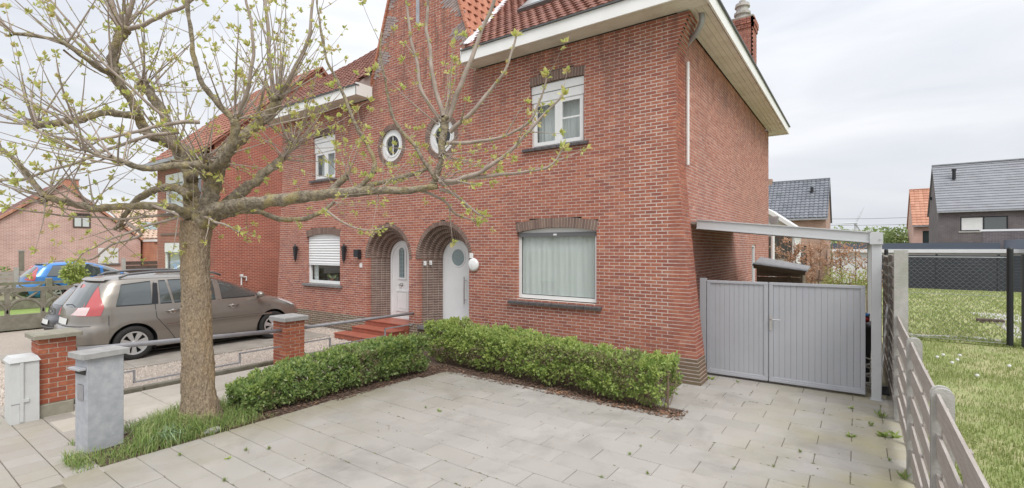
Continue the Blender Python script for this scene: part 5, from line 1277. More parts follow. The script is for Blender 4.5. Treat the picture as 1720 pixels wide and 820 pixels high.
for wd in WANDS:
    P, R = crom([at(x, y, d) for x, y, d, w in wd], [pxr(w, d)*1.0 for x, y, d, w in wd], 7)
    P = [p+Vector((mnoise.noise(p*4), mnoise.noise(p*4+Vector((5, 0, 0))), mnoise.noise(p*4+Vector((0, 5, 0)))))*.03*min(1, i/6) for i, p in enumerate(P)]
    sb.tube(P, R, 6, False)
    for i in range(4, len(P), 3):
        dd = (P[i]-P[i-1]).normalized()
        for s in (1, -1):
            o = dd_perp(dd); cluster(P[i]+o*.008, o+dd*.5, .062*random.uniform(.7, 1.3)*(.5+.5*i/len(P)), 3)
        if random.random() < .28:
            shoot(P[i], dd*.8+dd_perp(dd)*.7, random.uniform(.2, .5), R[i]*.6, .3, 1, False)
    cluster(P[-1], dd, .095, 8)
# short spurs all along the limbs
for P, R in limb_pts:
    for i in range(5, len(P), 4):
        if random.random() < .75:
            v = dd_perp(P[i]-P[i-1])+UPV*.4; shoot(P[i]+v.normalized()*R[i]*.8, v, random.uniform(.12, .55), random.uniform(.0035, .006), .3, .9, False)
sb.build('shoots', SHOOT, tree, kind='stuff', smooth=True)
leaf_mesh([tuple(p) for p in LC], [tuple(p) for p in LD], LS, 'leaves', BUD, tree, width=.55, fold=.35)

# ---- clipped privet hedge: two runs meeting in a corner
def hedge_run(name, label, path, n, leafm, seedv, twig_n, tipmat):
    """path: list of (x, y, half width, height); leaves fill the shell of the clipped body"""
    base = path[0]
    t = thing(name, label, 'hedge', ((path[0][0]+path[-1][0])/2, (path[0][1]+path[-1][1])/2, 0), None)
    P = np.array(path); seg = np.linalg.norm(np.diff(P[:, :2], axis=0), axis=1); cum = np.concatenate([[0], np.cumsum(seg)])
    s = RNG.uniform(0, cum[-1], n); k = np.clip(np.searchsorted(cum, s)-1, 0, len(seg)-1); f = (s-cum[k])/seg[k]
    Q = P[k]+(P[k+1]-P[k])*f[:, None]; dirv = (P[k+1, :2]-P[k, :2])/seg[k][:, None]; nor = np.stack([-dirv[:, 1], dirv[:, 0]], 1)
    # rounded-box shell
    side = RNG.random(n); a = np.empty(n); h = np.empty(n)
    top = side < .36
    a[top] = RNG.uniform(-1, 1, top.sum()); h[top] = 1-.10*np.abs(a[top])**4
    sd_ = ~top; a[sd_] = np.sign(RNG.normal(size=sd_.sum())); h[sd_] = RNG.uniform(.06, 1, sd_.sum())**.85
    lowp = h < .34; a = a*np.where(lowp, .52+1.4*h, 1)
    dep = RNG.random(n)**2.2*.30; a = a*(1-dep*.9); h = np.where(top, h*(1-dep*.55), h)
    X = Q[:, 0]+nor[:, 0]*a*Q[:, 2]; Y = Q[:, 1]+nor[:, 1]*a*Q[:, 2]; Z = h*Q[:, 3]
    ends = np.minimum(s, cum[-1]-s); 
    pos = np.stack([X, Y, Z], 1)
    # uneven clipping: low frequency bulges and holes
    bul = np.array([mnoise.noise(Vector((p[0]*2.4+seedv, p[1]*2.4, p[2]*2.4))) for p in pos]); fine = np.array([mnoise.noise(Vector((p[0]*8+seedv, p[1]*8, p[2]*8))) for p in pos])
    cen = np.stack([Q[:, 0], Q[:, 1], Q[:, 3]*.5], 1)
    pos = cen+(pos-cen)*(1+.20*bul[:, None]+.15*fine[:, None])
    keep = (fine > -.42) & (RNG.random(n) < np.clip(.72+bul*.9, .2, 1)) & (pos[:, 2] > .02)
    pos = pos[keep]; out = (pos-cen[keep]); out /= np.linalg.norm(out, axis=1, keepdims=True)+1e-6
    m_ = len(pos)
    pale = np.array([mnoise.noise(Vector((p[0]*1.6+seedv*3, p[1]*1.6, p[2]*2.5))) for p in pos])
    # leaves in little sprays
    D = out*.6+RNG.normal(size=(m_, 3))*.65+np.array((0, 0, .35))
    reps = 4; C = np.repeat(pos, reps, 0)+RNG.normal(size=(m_*reps, 3))*.016; DD = np.repeat(D, reps, 0)+RNG.normal(size=(m_*reps, 3))*.55
    dry = np.repeat((pale > .20) & (RNG.random(m_) < .62) | (pos[:, 2] < .12) & (RNG.random(m_) < .5), reps); thin = RNG.random(m_*reps) < .72; S_ = RNG.uniform(.036, .078, m_*reps)
    leaf_mesh(C[~dry], DD[~dry], S_[~dry], 'foliage', leafm, t, width=.55, fold=.2)
    leaf_mesh(C[dry & thin], DD[dry & thin], S_[dry & thin]*.8, 'dry_foliage', HDRY, t, width=.5, fold=.2)
    # fresh pale sprigs standing proud of the clipped surface, in clumps
    tipm = (fine[keep] > .12) & (RNG.random(m_) < .55) & (pos[:, 2] > .25) & ~(pale > .25)
    TP = pos[tipm]+out[tipm]*.035; nt_ = len(TP); TC = np.repeat(TP, 5, 0)+RNG.normal(size=(nt_*5, 3))*.012
    leaf_mesh(TC, np.repeat(out[tipm]*.8+np.array((0, 0, .5)), 5, 0)+RNG.normal(size=(nt_*5, 3))*.5, RNG.uniform(.032, .07, nt_*5), 'young_tips', tipmat, t, width=.5, fold=.25)
    tb = MB()
    for i in range(twig_n):
        s_ = random.uniform(.02, cum[-1]-.02); k_ = int(min(np.searchsorted(cum, s_)-1 if s_ > 0 else 0, len(seg)-1)); k_ = max(0, k_); f_ = (s_-cum[k_])/seg[k_]
        q = P[k_]+(P[k_+1]-P[k_])*f_; a_ = random.uniform(-.75, .75); nn = (-(P[k_+1]-P[k_])[1]/seg[k_], (P[k_+1]-P[k_])[0]/seg[k_])
        p0 = Vector((q[0]+nn[0]*a_*q[2]*.5, q[1]+nn[1]*a_*q[2]*.5, 0)); p1 = Vector((q[0]+nn[0]*a_*q[2]+random.gauss(0, .04), q[1]+nn[1]*a_*q[2]+random.gauss(0, .04), q[3]*random.uniform(.6, .97)))
        tb.tube([p0, (p0+p1)/2+Vector((random.gauss(0, .03), random.gauss(0, .03), 0)), p1], [.008, .006, .003], 5, False)
    tb.build('stems', HTWIG, t, kind='stuff')
    return t
hedge_run('hedge', 'sparser darker clipped hedge run reaching from the corner towards the tree', [(-7.08, 3.25, .16, .34), (-7.12, 3.6, .26, .46), (-7.14, 4.3, .33, .54), (-7.12, 5.2, .36, .60), (-7.05, 6.1, .36, .64), (-6.98, 6.65, .36, .66)], 9000, HLEAF2, 3.0, 170, HLEAF)
hedge_run('hedge', 'bright green clipped hedge run along the foot of the house wall', [(-7.3, 7.58, .40, .78), (-6.6, 7.54, .40, .76), (-5.2, 7.42, .38, .70), (-4.0, 7.33, .36, .70), (-3.0, 7.24, .36, .69), (-2.25, 7.18, .34, .66)], 13500, HLEAF, 17.0, 200, mat('lime_hedge_tip', (0, 0, 0), tones=[(.42, .52, .14), (.50, .58, .19), (.36, .47, .12), (.56, .61, .24)], rough=.5, transl=.4))
# bark chips and fallen leaves on the bed
def chips(name, n, region, m, s0, s1):
    P = []; F = []; T = []
    for i in range(n):
        x, y = region(); s = random.uniform(s0, s1); a = random.random()*6.28; w = s*random.uniform(.2, .6); z = random.uniform(-.008, .016); tl = random.uniform(-.4, .4)*s
        ca, sa = math.cos(a), math.sin(a); k = len(P)
        P += [(x+ca*s, y+sa*s, z+tl), (x-sa*w, y+ca*w, z+.008), (x-ca*s, y-sa*s, z-tl*.5), (x+sa*w, y-ca*w, z+.004)]; F += [(k, k+1, k+2, k+3)]; T.append(random.random())
    return np_mesh(name, P, F, m, None, tone=T, kind='stuff')
def bed():
    if random.random() < .5: y = random.uniform(2.9, 7.0); return random.uniform(-7.2, -6.62+(.10 if y > 4.5 else 0)), y
    return random.uniform(-6.9, -1.98), random.uniform(6.70, 7.15)
chips('bark_chips', 5200, bed, MULCH, .010, .035)
chips('fallen_leaves', 330, lambda: (random.uniform(-4.2, -1.98), random.uniform(6.72, 6.98)) if random.random() < .75 else bed(), LITTER, .018, .042)
chips('paving_litter', 130, lambda: (random.uniform(-6.4, .3), random.uniform(2.5, 9.0)), MULCH, .006, .018)

# ---- grass
def grass(name, pts, h0, h1, m, lean=.5, w=.006, droop=.3):
    pts = np.asarray(pts, float); n = len(pts); h = RNG.uniform(h0, h1, n)*pts[:, 2] if pts.shape[1] > 2 else RNG.uniform(h0, h1, n)
    a = RNG.uniform(0, 2*np.pi, n); ln = RNG.uniform(.1, lean, n)*h; wd = w*RNG.uniform(.6, 1.3, n)
    dx, dy = np.cos(a), np.sin(a); sx, sy = -dy*wd, dx*wd; z0 = np.full(n, -.02)
    def P(x, y, z): return np.stack([x, y, z], 1)
    x, y = pts[:, 0], pts[:, 1]
    V = np.stack([P(x-sx, y-sy, z0), P(x+sx, y+sy, z0), P(x+dx*ln*.4+sx*.8, y+dy*ln*.4+sy*.8, h*.6), P(x+dx*ln*.4-sx*.8, y+dy*ln*.4-sy*.8, h*.6), P(x+dx*ln, y+dy*ln, h*(1-droop*ln/h))], 1).reshape(-1, 3)
    k = np.arange(n)[:, None]*5
    Q = np.concatenate([k+np.array([[0, 1, 2]]), k+np.array([[0, 2, 3]]), k+np.array([[3, 2, 4]])], 1).reshape(-1, 3)
    return np_mesh(name, V, Q, m, None, tone=np.repeat(RNG.random(n), 3), kind='stuff')
# unmown tuft round the tree foot and the letterbox
def strip(n):
    P = []
    while len(P) < n:
        y = random.uniform(1.45, 3.55); x = random.uniform(-7.75, -6.62)
        edge = min(x+7.75, -6.62-x)
        if math.hypot(x+7.2, y-2.85) < .26: continue
        if -7.6 < x < -7.05 and 1.6 < y < 2.2: continue
        if y < 1.62 and x < -7.15: continue
        dn = mnoise.noise(Vector((x*3, y*3, 0)))*.5+.55
        if y > 3.0: dn -= .25
        if random.random() > (dn if y > 2.1 else dn*.75)*min(1, .35+edge*3): continue
        P.append((x, y, (.45+.75*dn)*(1.0 if y > 2.05 else .5)*min(1, .4+edge*2.6)))
    return P
grass('grass_tuft', strip(6200), .10, .40, BLADE2, 1.25, .0034, .65)
grass('grass_tuft', [(-6.86+random.gauss(0, .05), 2.36+random.gauss(0, .06), 1) for _ in range(120)], .16, .26, mat('blue_green_blade', (0, 0, 0), tones=[(.22, .32, .19), (.30, .40, .25), (.17, .26, .13)], rough=.6), 1.3, .006, .7)
def lawn_pts(n, x0, x1, y0, y1, power=1.7):
    P = []
    while len(P) < n:
        d = random.random()**power; y = y0+(y1-y0)*d; x = random.uniform(x0, min(x1, x0+.6+ (y-1.5)*.32 if y1 < 17 else x1))
        dn = .62+.6*mnoise.noise(Vector((x*1.1, y*1.1, 3)))+.25*mnoise.noise(Vector((x*4, y*4, 7)))
        if random.random() < dn: P.append((x, y, .5+dn*.8))
    return P
grass('lawn_grass', lawn_pts(52000, .56, 9, 2.6, 16.4), .022, .06, BLADE, 1.3, .005, .6)
grass('lawn_grass', lawn_pts(30000, .6, 12, 16.5, 37, 1.4), .04, .10, BLADE, 1.1, .014, .5)
# moss and dirt gathered along the joints
JP = []; JF = []; JT = []
for i in range(1300):
    r = random.randint(-10, 11); yy = 5.235+r*SLH; xx = random.uniform(-6.5, .4)
    if mnoise.noise(Vector((xx*.9, yy*.9, 5)))+.5*mnoise.noise(Vector((xx*3, yy*3, 9))) < .24: continue
    if random.random() < .35: k_ = round((xx+2.09-(0 if r % 2 == 0 else SLW/2))/SLW); xx = -2.09+(0 if r % 2 == 0 else SLW/2)+k_*SLW; yy += random.uniform(0, SLH)
    s = random.uniform(.003, .010); yy += random.gauss(0, .004); k0 = len(JP); JP += [(xx-s*2, yy-s*.5, .0005), (xx+s*2, yy-s*.4, .001), (xx+s*1.5, yy+s*.5, .005), (xx-s*1.6, yy+s*.5, .004)]; JF.append((k0, k0+1, k0+2, k0+3)); JT.append(random.random())
np_mesh('joint_moss', JP, JF, mat('joint_moss_film', (0, 0, 0), tones=[(.13, .12, .07), (.17, .19, .07), (.10, .085, .06), (.20, .21, .10)], rough=1), None, tone=JT, kind='stuff')
# weeds in the paving joints
WM = [BLADE2, HLEAF]
def weed(x, y, s, kind, label):
    t = thing('weed', label, 'weed', (x, y, 0), 'weeds in the paving joints'); C = []; D = []; S = []
    for i in range(14 if kind else 26):
        a = random.random()*6.28; el = random.uniform(.15, .7) if kind else random.uniform(.6, 1.5)
        C.append((x+random.gauss(0, s*.12), y+random.gauss(0, s*.12), .002)); D.append((math.cos(a)*math.cos(el), math.sin(a)*math.cos(el), math.sin(el)+.05)); S.append(s*random.uniform(.4, 1))
    leaf_mesh(C, D, S, 'leaves', WM[kind], t, width=.4 if kind else .12, fold=.2)
WEEDS = [(738, 691, .11, 1, 'leafy dandelion rosette alone in the middle of the paving'), (715, 686, .07, 0, 'thin grass wisp in a joint just left of the dandelion rosette'), (413, 758, .10, 0, 'grass tuft in the long joint below the tree'), (452, 755, .09, 0, 'grass tuft at a slab corner right of the tree foot'), (383, 771, .09, 1, 'flat weed on the joint in front of the tree'), (376, 809, .09, 0, 'grass tuft near the bottom edge below the tree'), (302, 766, .09, 0, 'grass tuft at the slab edge beside the grass strip'),
         (1058, 765, .08, 0, 'small bright tuft in front of the hedge, left of a pair'), (1076, 750, .05, 0, 'tiny tuft in front of the hedge, right of a pair'), (1088, 797, .08, 0, 'small bright tuft near the lower edge, right of the middle'), (1011, 803, .06, 0, 'small tuft near the lower edge, below the hedge'), (1232, 789, .05, 0, 'tiny tuft at a joint below the gate'), (1299, 785, .06, 0, 'tuft on a stained joint below the right gate leaf'),
         (1428, 686, .10, 1, 'dark leafy weed just in front of the square carport post'), (1430, 734, .11, 1, 'branching weed in the joint halfway along the low fence'), (1480, 702, .17, 0, 'taller grass tuft beside the tall concrete fence post'), (1484, 733, .15, 1, 'spreading weed against the low timber fence'), (1505, 735, .15, 1, 'spreading weed pushed through the foot of the low fence'), (1344, 760, .08, 0, 'sparse yellowed tuft in the middle of the right paving'), (1463, 716, .10, 0, 'mossy tuft left of the weeds by the fence'), (1520, 806, .15, 0, 'grass tuft at the foot of the round topped fence post'), (1240, 642, .09, 1, 'small weed in front of the left gate leaf'), (1194, 637, .20, 1, 'weed at the foot of the brick corner by the gate'), (1494, 775, .06, 0, 'thin upright stalk in a joint near the fence')]
def gxy(px, py):
    u = (px-CX)/FPX; t = CAMH*FPX/(py-HOR); return ((-SN+u*CS)*t, (CS+u*SN)*t)
for px, py, s, k, l in WEEDS:
    x, y = gxy(px, py); weed(x, y, s*(.62 if px < 1400 else .8), k, l)
# dandelion clocks and daisies in the lawn
for i, (px, py) in enumerate(((1573, 612), (1583, 608), (1598, 622), (1611, 609), (1694, 628), (1607, 617), (1640, 645))):
    x, y = gxy(px, py); t = thing('dandelion', ['dandelion clock nearest the second fence post', 'dandelion clock just behind the nearest one to the fence', 'largest white dandelion clock in the lawn', 'dandelion clock right of the largest one', 'lone dandelion clock near the right edge of the lawn', 'small dandelion clock between two bigger ones', 'dandelion clock low in the middle of the lawn'][i], 'dandelion', (x, y, 0), 'dandelion clocks in the lawn')
    one('stalk', BLADE, t, lambda b: b.tube([(x, y, -.02), (x+.01, y, .13)], .004, 5)); one('seed_head', WALLWHITE, t, lambda b: b.ico((x+.01, y, .15), .032))
# toy left by the hedge
x, y = gxy(590, 640); ty = thing('plastic_toy', 'faded red plastic toy figure lying against the foot of the hedge', 'toy', (x, y, 0))
one('toy_body', ORANGEP, ty, lambda b: (b.tube([(x, y, .0), (x+.01, y, .09), (x+.02, y, .15)], [.035, .045, .028], 10),)); one('toy_head', ORANGEP, ty, lambda b: b.ico((x+.015, y, .19), .034, (1, 1, 1.1))); one('toy_base', ORANGEP, ty, lambda b: b.tube([(x+.05, y-.08, .012), (x+.09, y-.02, .012)], .022, 8))
ro = thing('rock', 'flat pale stone lying between the tree foot and the paving', 'stone', (gxy(362, 722)[0], gxy(362, 722)[1], 0)); x, y = gxy(356, 726)
one('stone', CONC_L, ro, lambda b: (b.ico((x, y, .02), .13, (.5, 1, .35)),))

# ================================================================== CARS (nose towards +Y)
class CarShape:
    """body as a stack of rounded horizontal slices; local u = length (0 rear .. L nose), v = across, z = up"""
    def __init__(s, L, W, rear, front, width, nexp=5.0, z0=.22):
        s.L, s.W, s.z0 = L, W, z0
        s.rz, s.ru = zip(*rear); s.fz, s.fu = zip(*front); s.wz, s.ww = zip(*width); s.n = nexp
        s.ztop = s.wz[-1]
    def ends(s, z): return float(np.interp(z, s.rz, s.ru)), float(np.interp(z, s.fz, s.fu))
    def hw(s, z): return float(np.interp(z, s.wz, s.ww))*s.W
    def side(s, u, z):                                   # half width at (u, z)
        a, b = s.ends(z); k = (2*(u-a)/(b-a)-1)
        if abs(k) >= 1: return 0.0
        n = s.n if k < 0 else s.n*.62
        return s.hw(z)*(1-abs(k)**n)**(1/2.6)
    def end(s, v, z, front):                             # u of the nose / tail surface at (v, z)
        a, b = s.ends(z); w = s.hw(z); q = min(.999, abs(v)/w)
        n = s.n*.62 if front else s.n
        k = (1-q**2.6)**(1/n); m = (a+b)/2; return m+(b-m)*k*(1 if front else -1)
def make_car(name, label, cat, shape, paint, ox, oy, wheels, rw, glass_side, windscreen, rearwin, parts, group=None, ns=132, left_too=True):
    root = thing(name, label, cat, (ox, oy+shape.L/2, 0), group)
    X = lambda v: ox+v                                  # v>0 is the side facing the camera (+X)
    Y = lambda u: oy+u
    sh = shape
    zs = np.unique(np.concatenate([np.linspace(sh.z0, 1.0*sh.ztop*.62, 26), np.linspace(sh.ztop*.62, sh.ztop, 26)]))
    t = np.linspace(0, 1, ns); t = .55*t+.45*(.5-.5*np.cos(np.pi*t))
    V = []; Q = []
    ra = rw*1.17
    for z in zs:
        a, b = sh.ends(z)
        row = []
        for k in t:
            u = a+(b-a)*min(max(k, .00001), .99999); row.append((u, sh.side(u, z), z))
        for u, w, zz in row: V.append([u, w, zz])
        for u, w, zz in row[::-1]: V.append([u, -w, zz])
    V = np.array(V); n2 = 2*ns
    # snap vertices near the arches to the arch circle, drop faces inside
    for wu in wheels:
        du = V[:, 0]-wu; dz = V[:, 2]-rw; r = np.hypot(du, dz); m = (np.abs(r-ra) < .028) & (np.abs(V[:, 1]) > sh.W*.6)
        V[m, 0] = wu+du[m]/r[m]*ra; V[m, 2] = rw+dz[m]/r[m]*ra
    def inarch(f):
        c = V[list(f)].mean(0)
        return any(math.hypot(c[0]-wu, c[2]-rw) < ra-.004 and abs(c[1]) > .3 for wu in wheels)
    for i in range(len(zs)-1):
        for j in range(n2):
            f = (i*n2+j, i*n2+(j+1) % n2, (i+1)*n2+(j+1) % n2, (i+1)*n2+j)
            if not inarch(f): Q.append(f)
    # roof cap: bridge left and right
    o = (len(zs)-1)*n2
    for j in range(ns-1): Q.append((o+j, o+j+1, o+n2-2-j, o+n2-1-j))
    VV = np.stack([X(V[:, 1]), Y(V[:, 0]), V[:, 2]], 1)
    body = np_mesh('body', VV, Q, paint, root, smooth=True)
    body.data.set_sharp_from_angle(angle=rad(50))
    one('floor', BLACKP, root, lambda b: b.box(X(-sh.W*.8), X(sh.W*.8), Y(.25), Y(sh.L-.3), sh.z0-.02, sh.z0+.03))
    for wu in wheels:
        for s in (1, -1):
            x0 = s*(sh.W-.33); x1 = s*(sh.W-.02)
            one('wheel_arch', BLACKP, root, lambda b: ring_arc(b, X, Y, wu, rw, ra-.01, x0, x1))
            wheel(root, X(s*(sh.W-.115)), Y(wu), rw, s)
    def panel(nm, m, lo, hi, nu=18, nz=6, out=.006, sd=1, par=None):
        """patch of the flank between two polylines (u, z)"""
        lu, lz = zip(*lo); hu, hz = zip(*hi); P = []
        for i in range(nu+1):
            k = i/nu
            a = np.array((np.interp(k, np.linspace(0, 1, len(lo)), lu), np.interp(k, np.linspace(0, 1, len(lo)), lz)))
            c = np.array((np.interp(k, np.linspace(0, 1, len(hi)), hu), np.interp(k, np.linspace(0, 1, len(hi)), hz)))
            for j in range(nz+1):
                q = a+(c-a)*j/nz; P.append((X(sd*(sh.side(q[0], q[1])+out)), Y(q[0]), q[1]))
        F = [(i*(nz+1)+j, (i+1)*(nz+1)+j, (i+1)*(nz+1)+j+1, i*(nz+1)+j+1) for i in range(nu) for j in range(nz)]
        return np_mesh(nm, P, F, m, par or root, smooth=True)
    def endpanel(nm, m, v0, v1, z0, z1, front, out=.006, nv=14, nz=8, top=None, par=None):
        """patch of the tail or nose; top scales the width at the upper edge"""
        P = []; k = top or 1
        for j in range(nz+1):
            z = z0+(z1-z0)*j/nz; f = 1+(k-1)*j/nz
            for i in range(nv+1):
                v = (v0+(v1-v0)*i/nv)*f; P.append((X(v), Y(sh.end(v, z, front)+(out if front else -out)), z+out*.4))
        F = [(j*(nv+1)+i, j*(nv+1)+i+1, (j+1)*(nv+1)+i+1, (j+1)*(nv+1)+i) for j in range(nz) for i in range(nv)]
        return np_mesh(nm, P, F, m, par or root, smooth=True)
    for sd in (1, -1):
        for lo, hi in glass_side:
            panel('window_seal', BLACKM, [(u, z-.022) for u, z in lo], [(u, z+.02) for u, z in hi], out=.004, sd=sd)
            panel('side_window', CARGLASS, lo, hi, out=.008, sd=sd)
    endpanel('windscreen', CARGLASS, -windscreen[0], windscreen[0], windscreen[1], windscreen[2], True, top=windscreen[3], nz=12)
    endpanel('rear_window', CARGLASS, -rearwin[0], rearwin[0], rearwin[1], rearwin[2], False, top=rearwin[3])
    parts(root, sh, X, Y, panel, endpanel)
    return root
def ring_arc(b, X, Y, wu, rw, r, x0, x1):
    n = 20; V = []
    for i in range(n+1):
        a = math.pi*(-.15+1.3*i/n)
        for x in (x0, x1): V.append((X(x), Y(wu+r*math.cos(a)), rw+r*math.sin(a)))
    V += [(X(x0), Y(wu), rw)]
    F = [(2*i, 2*i+1, 2*i+3, 2*i+2) for i in range(n)]+[(2*i, 2*i+2, 2*n+2) for i in range(n)]
    b.add(V, F)
def wheel(par, x, y, r, s, spokes=7):
    w = .11
    b = MB(); b.lathe((x, y, r), (s, 0, 0), [(r*.62, -w), (r*.9, -w), (r*.985, -w*.75), (r, -w*.4), (r, w*.4), (r*.985, w*.75), (r*.93, w*.98), (r*.70, w), (r*.66, w*.8)], 36); ty = b.build('wheel', TYRE, par, smooth=True)
    b = MB(); b.lathe((x, y, r), (s, 0, 0), [(r*.69, w*.92), (r*.66, w*1.0), (r*.60, w*.9), (r*.58, w*.2), (.001, w*.1)], 36); b.build('rim_well', BLACKM, ty, smooth=False)
    b = MB(); b.lathe((x, y, r), (s, 0, 0), [(r*.69, w*.93), (r*.675, w*1.02), (r*.60, w*.98), (r*.585, w*.75)], 36)
    b.lathe((x, y, r), (s, 0, 0), [(r*.16, w*.5), (r*.15, w*.88), (r*.10, w*.95), (.001, w*.96)], 16)
    for k in range(spokes):
        a = 2*math.pi*k/spokes+.2
        for da, wd in ((0, .095),):
            P = []
            for q, hwid, o in ((r*.12, r*wd*.75, w*.86), (r*.62, r*wd*1.5, w*.95)):
                for sgn in (-1, 1):
                    for dd in (0, -.03):
                        c = Vector((0, math.cos(a), math.sin(a)))*q+Vector((0, -math.sin(a), math.cos(a)))*hwid*sgn
                        P.append((x+s*(o+dd), y+c.y, r+c.z))
            # order into a hexahedron
            i0, i1, i2, i3, j0, j1, j2, j3 = P
            b.hexa([i0, i2, i3, i1, j0, j2, j3, j1])
    b.build('rim', ALLOY, ty)
def strip_line(b, sh, X, Y, pts, sd, w, out):
    """thin line on the flank along (u, z) points"""
    P = []
    for i, (u, z) in enumerate(pts):
        p0 = pts[max(i-1, 0)]; p1 = pts[min(i+1, len(pts)-1)]; d = np.array((p1[0]-p0[0], p1[1]-p0[1])); d = d/(np.linalg.norm(d)+1e-9); nrm = np.array((-d[1], d[0]))*w/2
        for sg in (1, -1): uu, zz = u+nrm[0]*sg, z+nrm[1]*sg; P.append((X(sd*(sh.side(uu, zz)+out)), Y(uu), zz))
    b.add(P, [(2*i, 2*i+1, 2*i+3, 2*i+2) for i in range(len(pts)-1)])

# ---- taupe people carrier on the neighbour's drive
K = 1.10
mono = CarShape(5.05, 1.0, [(.22, .30), (.32, .10), (.42, .02), (.60, .00), (.72, .03), (.80, .10), (1.0, .13), (1.12, .16), (1.45, .36), (1.62, .48), (1.70, .56), (1.755, .80), (1.80, 1.5)],
                [(.22, 4.75), (.32, 4.93), (.45, 5.02), (.60, 5.05), (.72, 5.02), (.82, 4.93), (.90, 4.80), (.98, 4.62), (1.06, 4.36), (1.14, 4.06), (1.30, 3.72), (1.50, 3.27), (1.66, 2.80), (1.755, 2.35), (1.80, 1.9)],
                [(.22, .90), (.34, .965), (.55, 1.0), (.80, .995), (1.0, .975), (1.14, .95), (1.40, .875), (1.60, .80), (1.70, .74), (1.755, .62), (1.80, .05)], nexp=9)
def mono_parts(root, sh, X, Y, panel, endpanel):
    for sd in (1, -1):
        panel('tail_lamp', TAIL, [(.43, 1.60), (.33, 1.34), (.22, 1.14), (.155, .99)], [(.535, 1.60), (.52, 1.36), (.56, 1.16), (.50, .985)], nu=12, nz=6, out=.012, sd=sd)
        panel('reverse_lamp', TAILW, [(.235, 1.16), (.15, 1.0)], [(.36, 1.16), (.30, 1.0)], nu=4, nz=4, out=.0165, sd=sd)
        panel('headlamp', HEADL, [(4.28, 1.00), (4.62, .84), (4.83, .78)], [(4.30, 1.05), (4.58, .97), (4.80, .875)], nu=10, nz=4, out=.010, sd=sd)
        panel('door_moulding', PAINT_T, [(1.62, .655), (4.0, .665)], [(1.62, .695), (4.0, .70)], nu=24, nz=2, out=.014, sd=sd)
        panel('chrome_strip', CHROME, [(1.62, .692), (4.0, .698)], [(1.62, .702), (4.0, .708)], nu=24, nz=1, out=.0155, sd=sd)
        panel('bumper_corner', PAINT_T, [(.20, .42), (.62, .42)], [(.20, .76), (.62, .78)], nu=8, nz=6, out=.016, sd=sd)
        panel('bumper_insert', CHROME, [(.06, .375), (.40, .385)], [(.08, .40), (.40, .40)], nu=8, nz=1, out=.014, sd=sd)
        b = MB()
        strip_line(b, sh, X, Y, [(1.44, 1.62), (1.42, 1.14), (1.44, .86), (1.66, .56), (1.80, .34), (2.0, .29), (2.72, .29)], sd, .012, .005)
        strip_line(b, sh, X, Y, [(2.70, 1.70), (2.72, 1.14), (2.72, .29), (3.86, .29)], sd, .012, .005)
        strip_line(b, sh, X, Y, [(3.90, 1.14), (3.94, .9), (3.92, .6), (3.84, .30)], sd, .012, .005)
        strip_line(b, sh, X, Y, [(.62, .985), (.62, .42)], sd, .010, .018)
        b.build('panel_gap', BLACKP, root, kind='stuff')
        for u in (1.62, 2.90):
            one('door_handle', PAINT_T, root, lambda b: b.tube([(X(sd*(sh.side(u, .98)+.008)), Y(u), .975), (X(sd*(sh.side(u, .98)+.04)), Y(u+.06), .98), (X(sd*(sh.side(u, .98)+.04)), Y(u+.19), .985), (X(sd*(sh.side(u, .98)+.006)), Y(u+.25), .985)], [.012, .017, .017, .012], 8), smooth=True)
            one('handle_recess', CHROME, root, lambda b: b.lathe((X(sd*(sh.side(u+.12, .955)+.002)), Y(u+.13), .957), (sd, 0, 0), [(.055, 0), (.04, .006), (.001, .004)], 14))
        b = MB(); b.ico((X(sd*(sh.W+.12)), Y(3.62), 1.20), .12, (1.05, .75, .72)); m = b.build('door_mirror', PAINT_T, root, smooth=True)
        one('mirror_foot', BLACKP, m, lambda b: b.tube([(X(sd*.90), Y(3.66), 1.13), (X(sd*1.06), Y(3.64), 1.15)], .03, 8))
        P = [(X(sd*(sh.hw(1.70)-.03)), Y(u), z) for u, z in ((.85, 1.735), (1.0, 1.80), (1.5, 1.84), (2.2, 1.835), (2.7, 1.775), (2.85, 1.71))]
        one('roof_rail', TRIMG, root, lambda b: b.tube(P, .026, 8), smooth=True)
        panel('pillar_trim', BLACKM, [(1.36, 1.15), (1.48, 1.15)], [(1.42, 1.60), (1.50, 1.60)], nu=3, nz=8, out=.0095, sd=sd)
    endpanel('spoiler', PAINT_T, -.66, .66, 1.66, 1.715, False, out=.05, nz=2)
    endpanel('number_plate', PLATE, -.28, .28, .80, .92, False, out=.012, nz=1)
    b = MB(); b.tube([(X(-.05), Y(sh.end(0, 1.18, False)-.015), 1.18), (X(.25), Y(sh.end(.25, 1.22, False)-.015), 1.20), (X(.42), Y(sh.end(.42, 1.19, False)-.015), 1.17)], .012, 6); b.build('rear_wiper', BLACKP, root)
    endpanel('bumper_line', BLACKP, -.85, .85, .775, .785, False, out=.012, nz=1)
    # the model badge lettering on the wing
    cu = bpy.data.curves.new('badge', 'FONT'); cu.body = 'PICASSO'; cu.size = .055; cu.extrude = .003
    tmp = bpy.data.objects.new('badge', cu); COL.objects.link(tmp)
    me = bpy.data.meshes.new_from_object(tmp.evaluated_get(bpy.context.evaluated_depsgraph_get())); bpy.data.objects.remove(tmp)
    o = bpy.data.objects.new('badge', me); COL.objects.link(o); me.materials.clear(); me.materials.append(CHROME); o.parent = root
    rl = root_loc(root); u, z = 4.02, 1.035
    o.location = (X(sh.side(u, z)+.006)-rl[0], Y(u)-rl[1], z); o.rotation_euler = (rad(90), 0, rad(90))
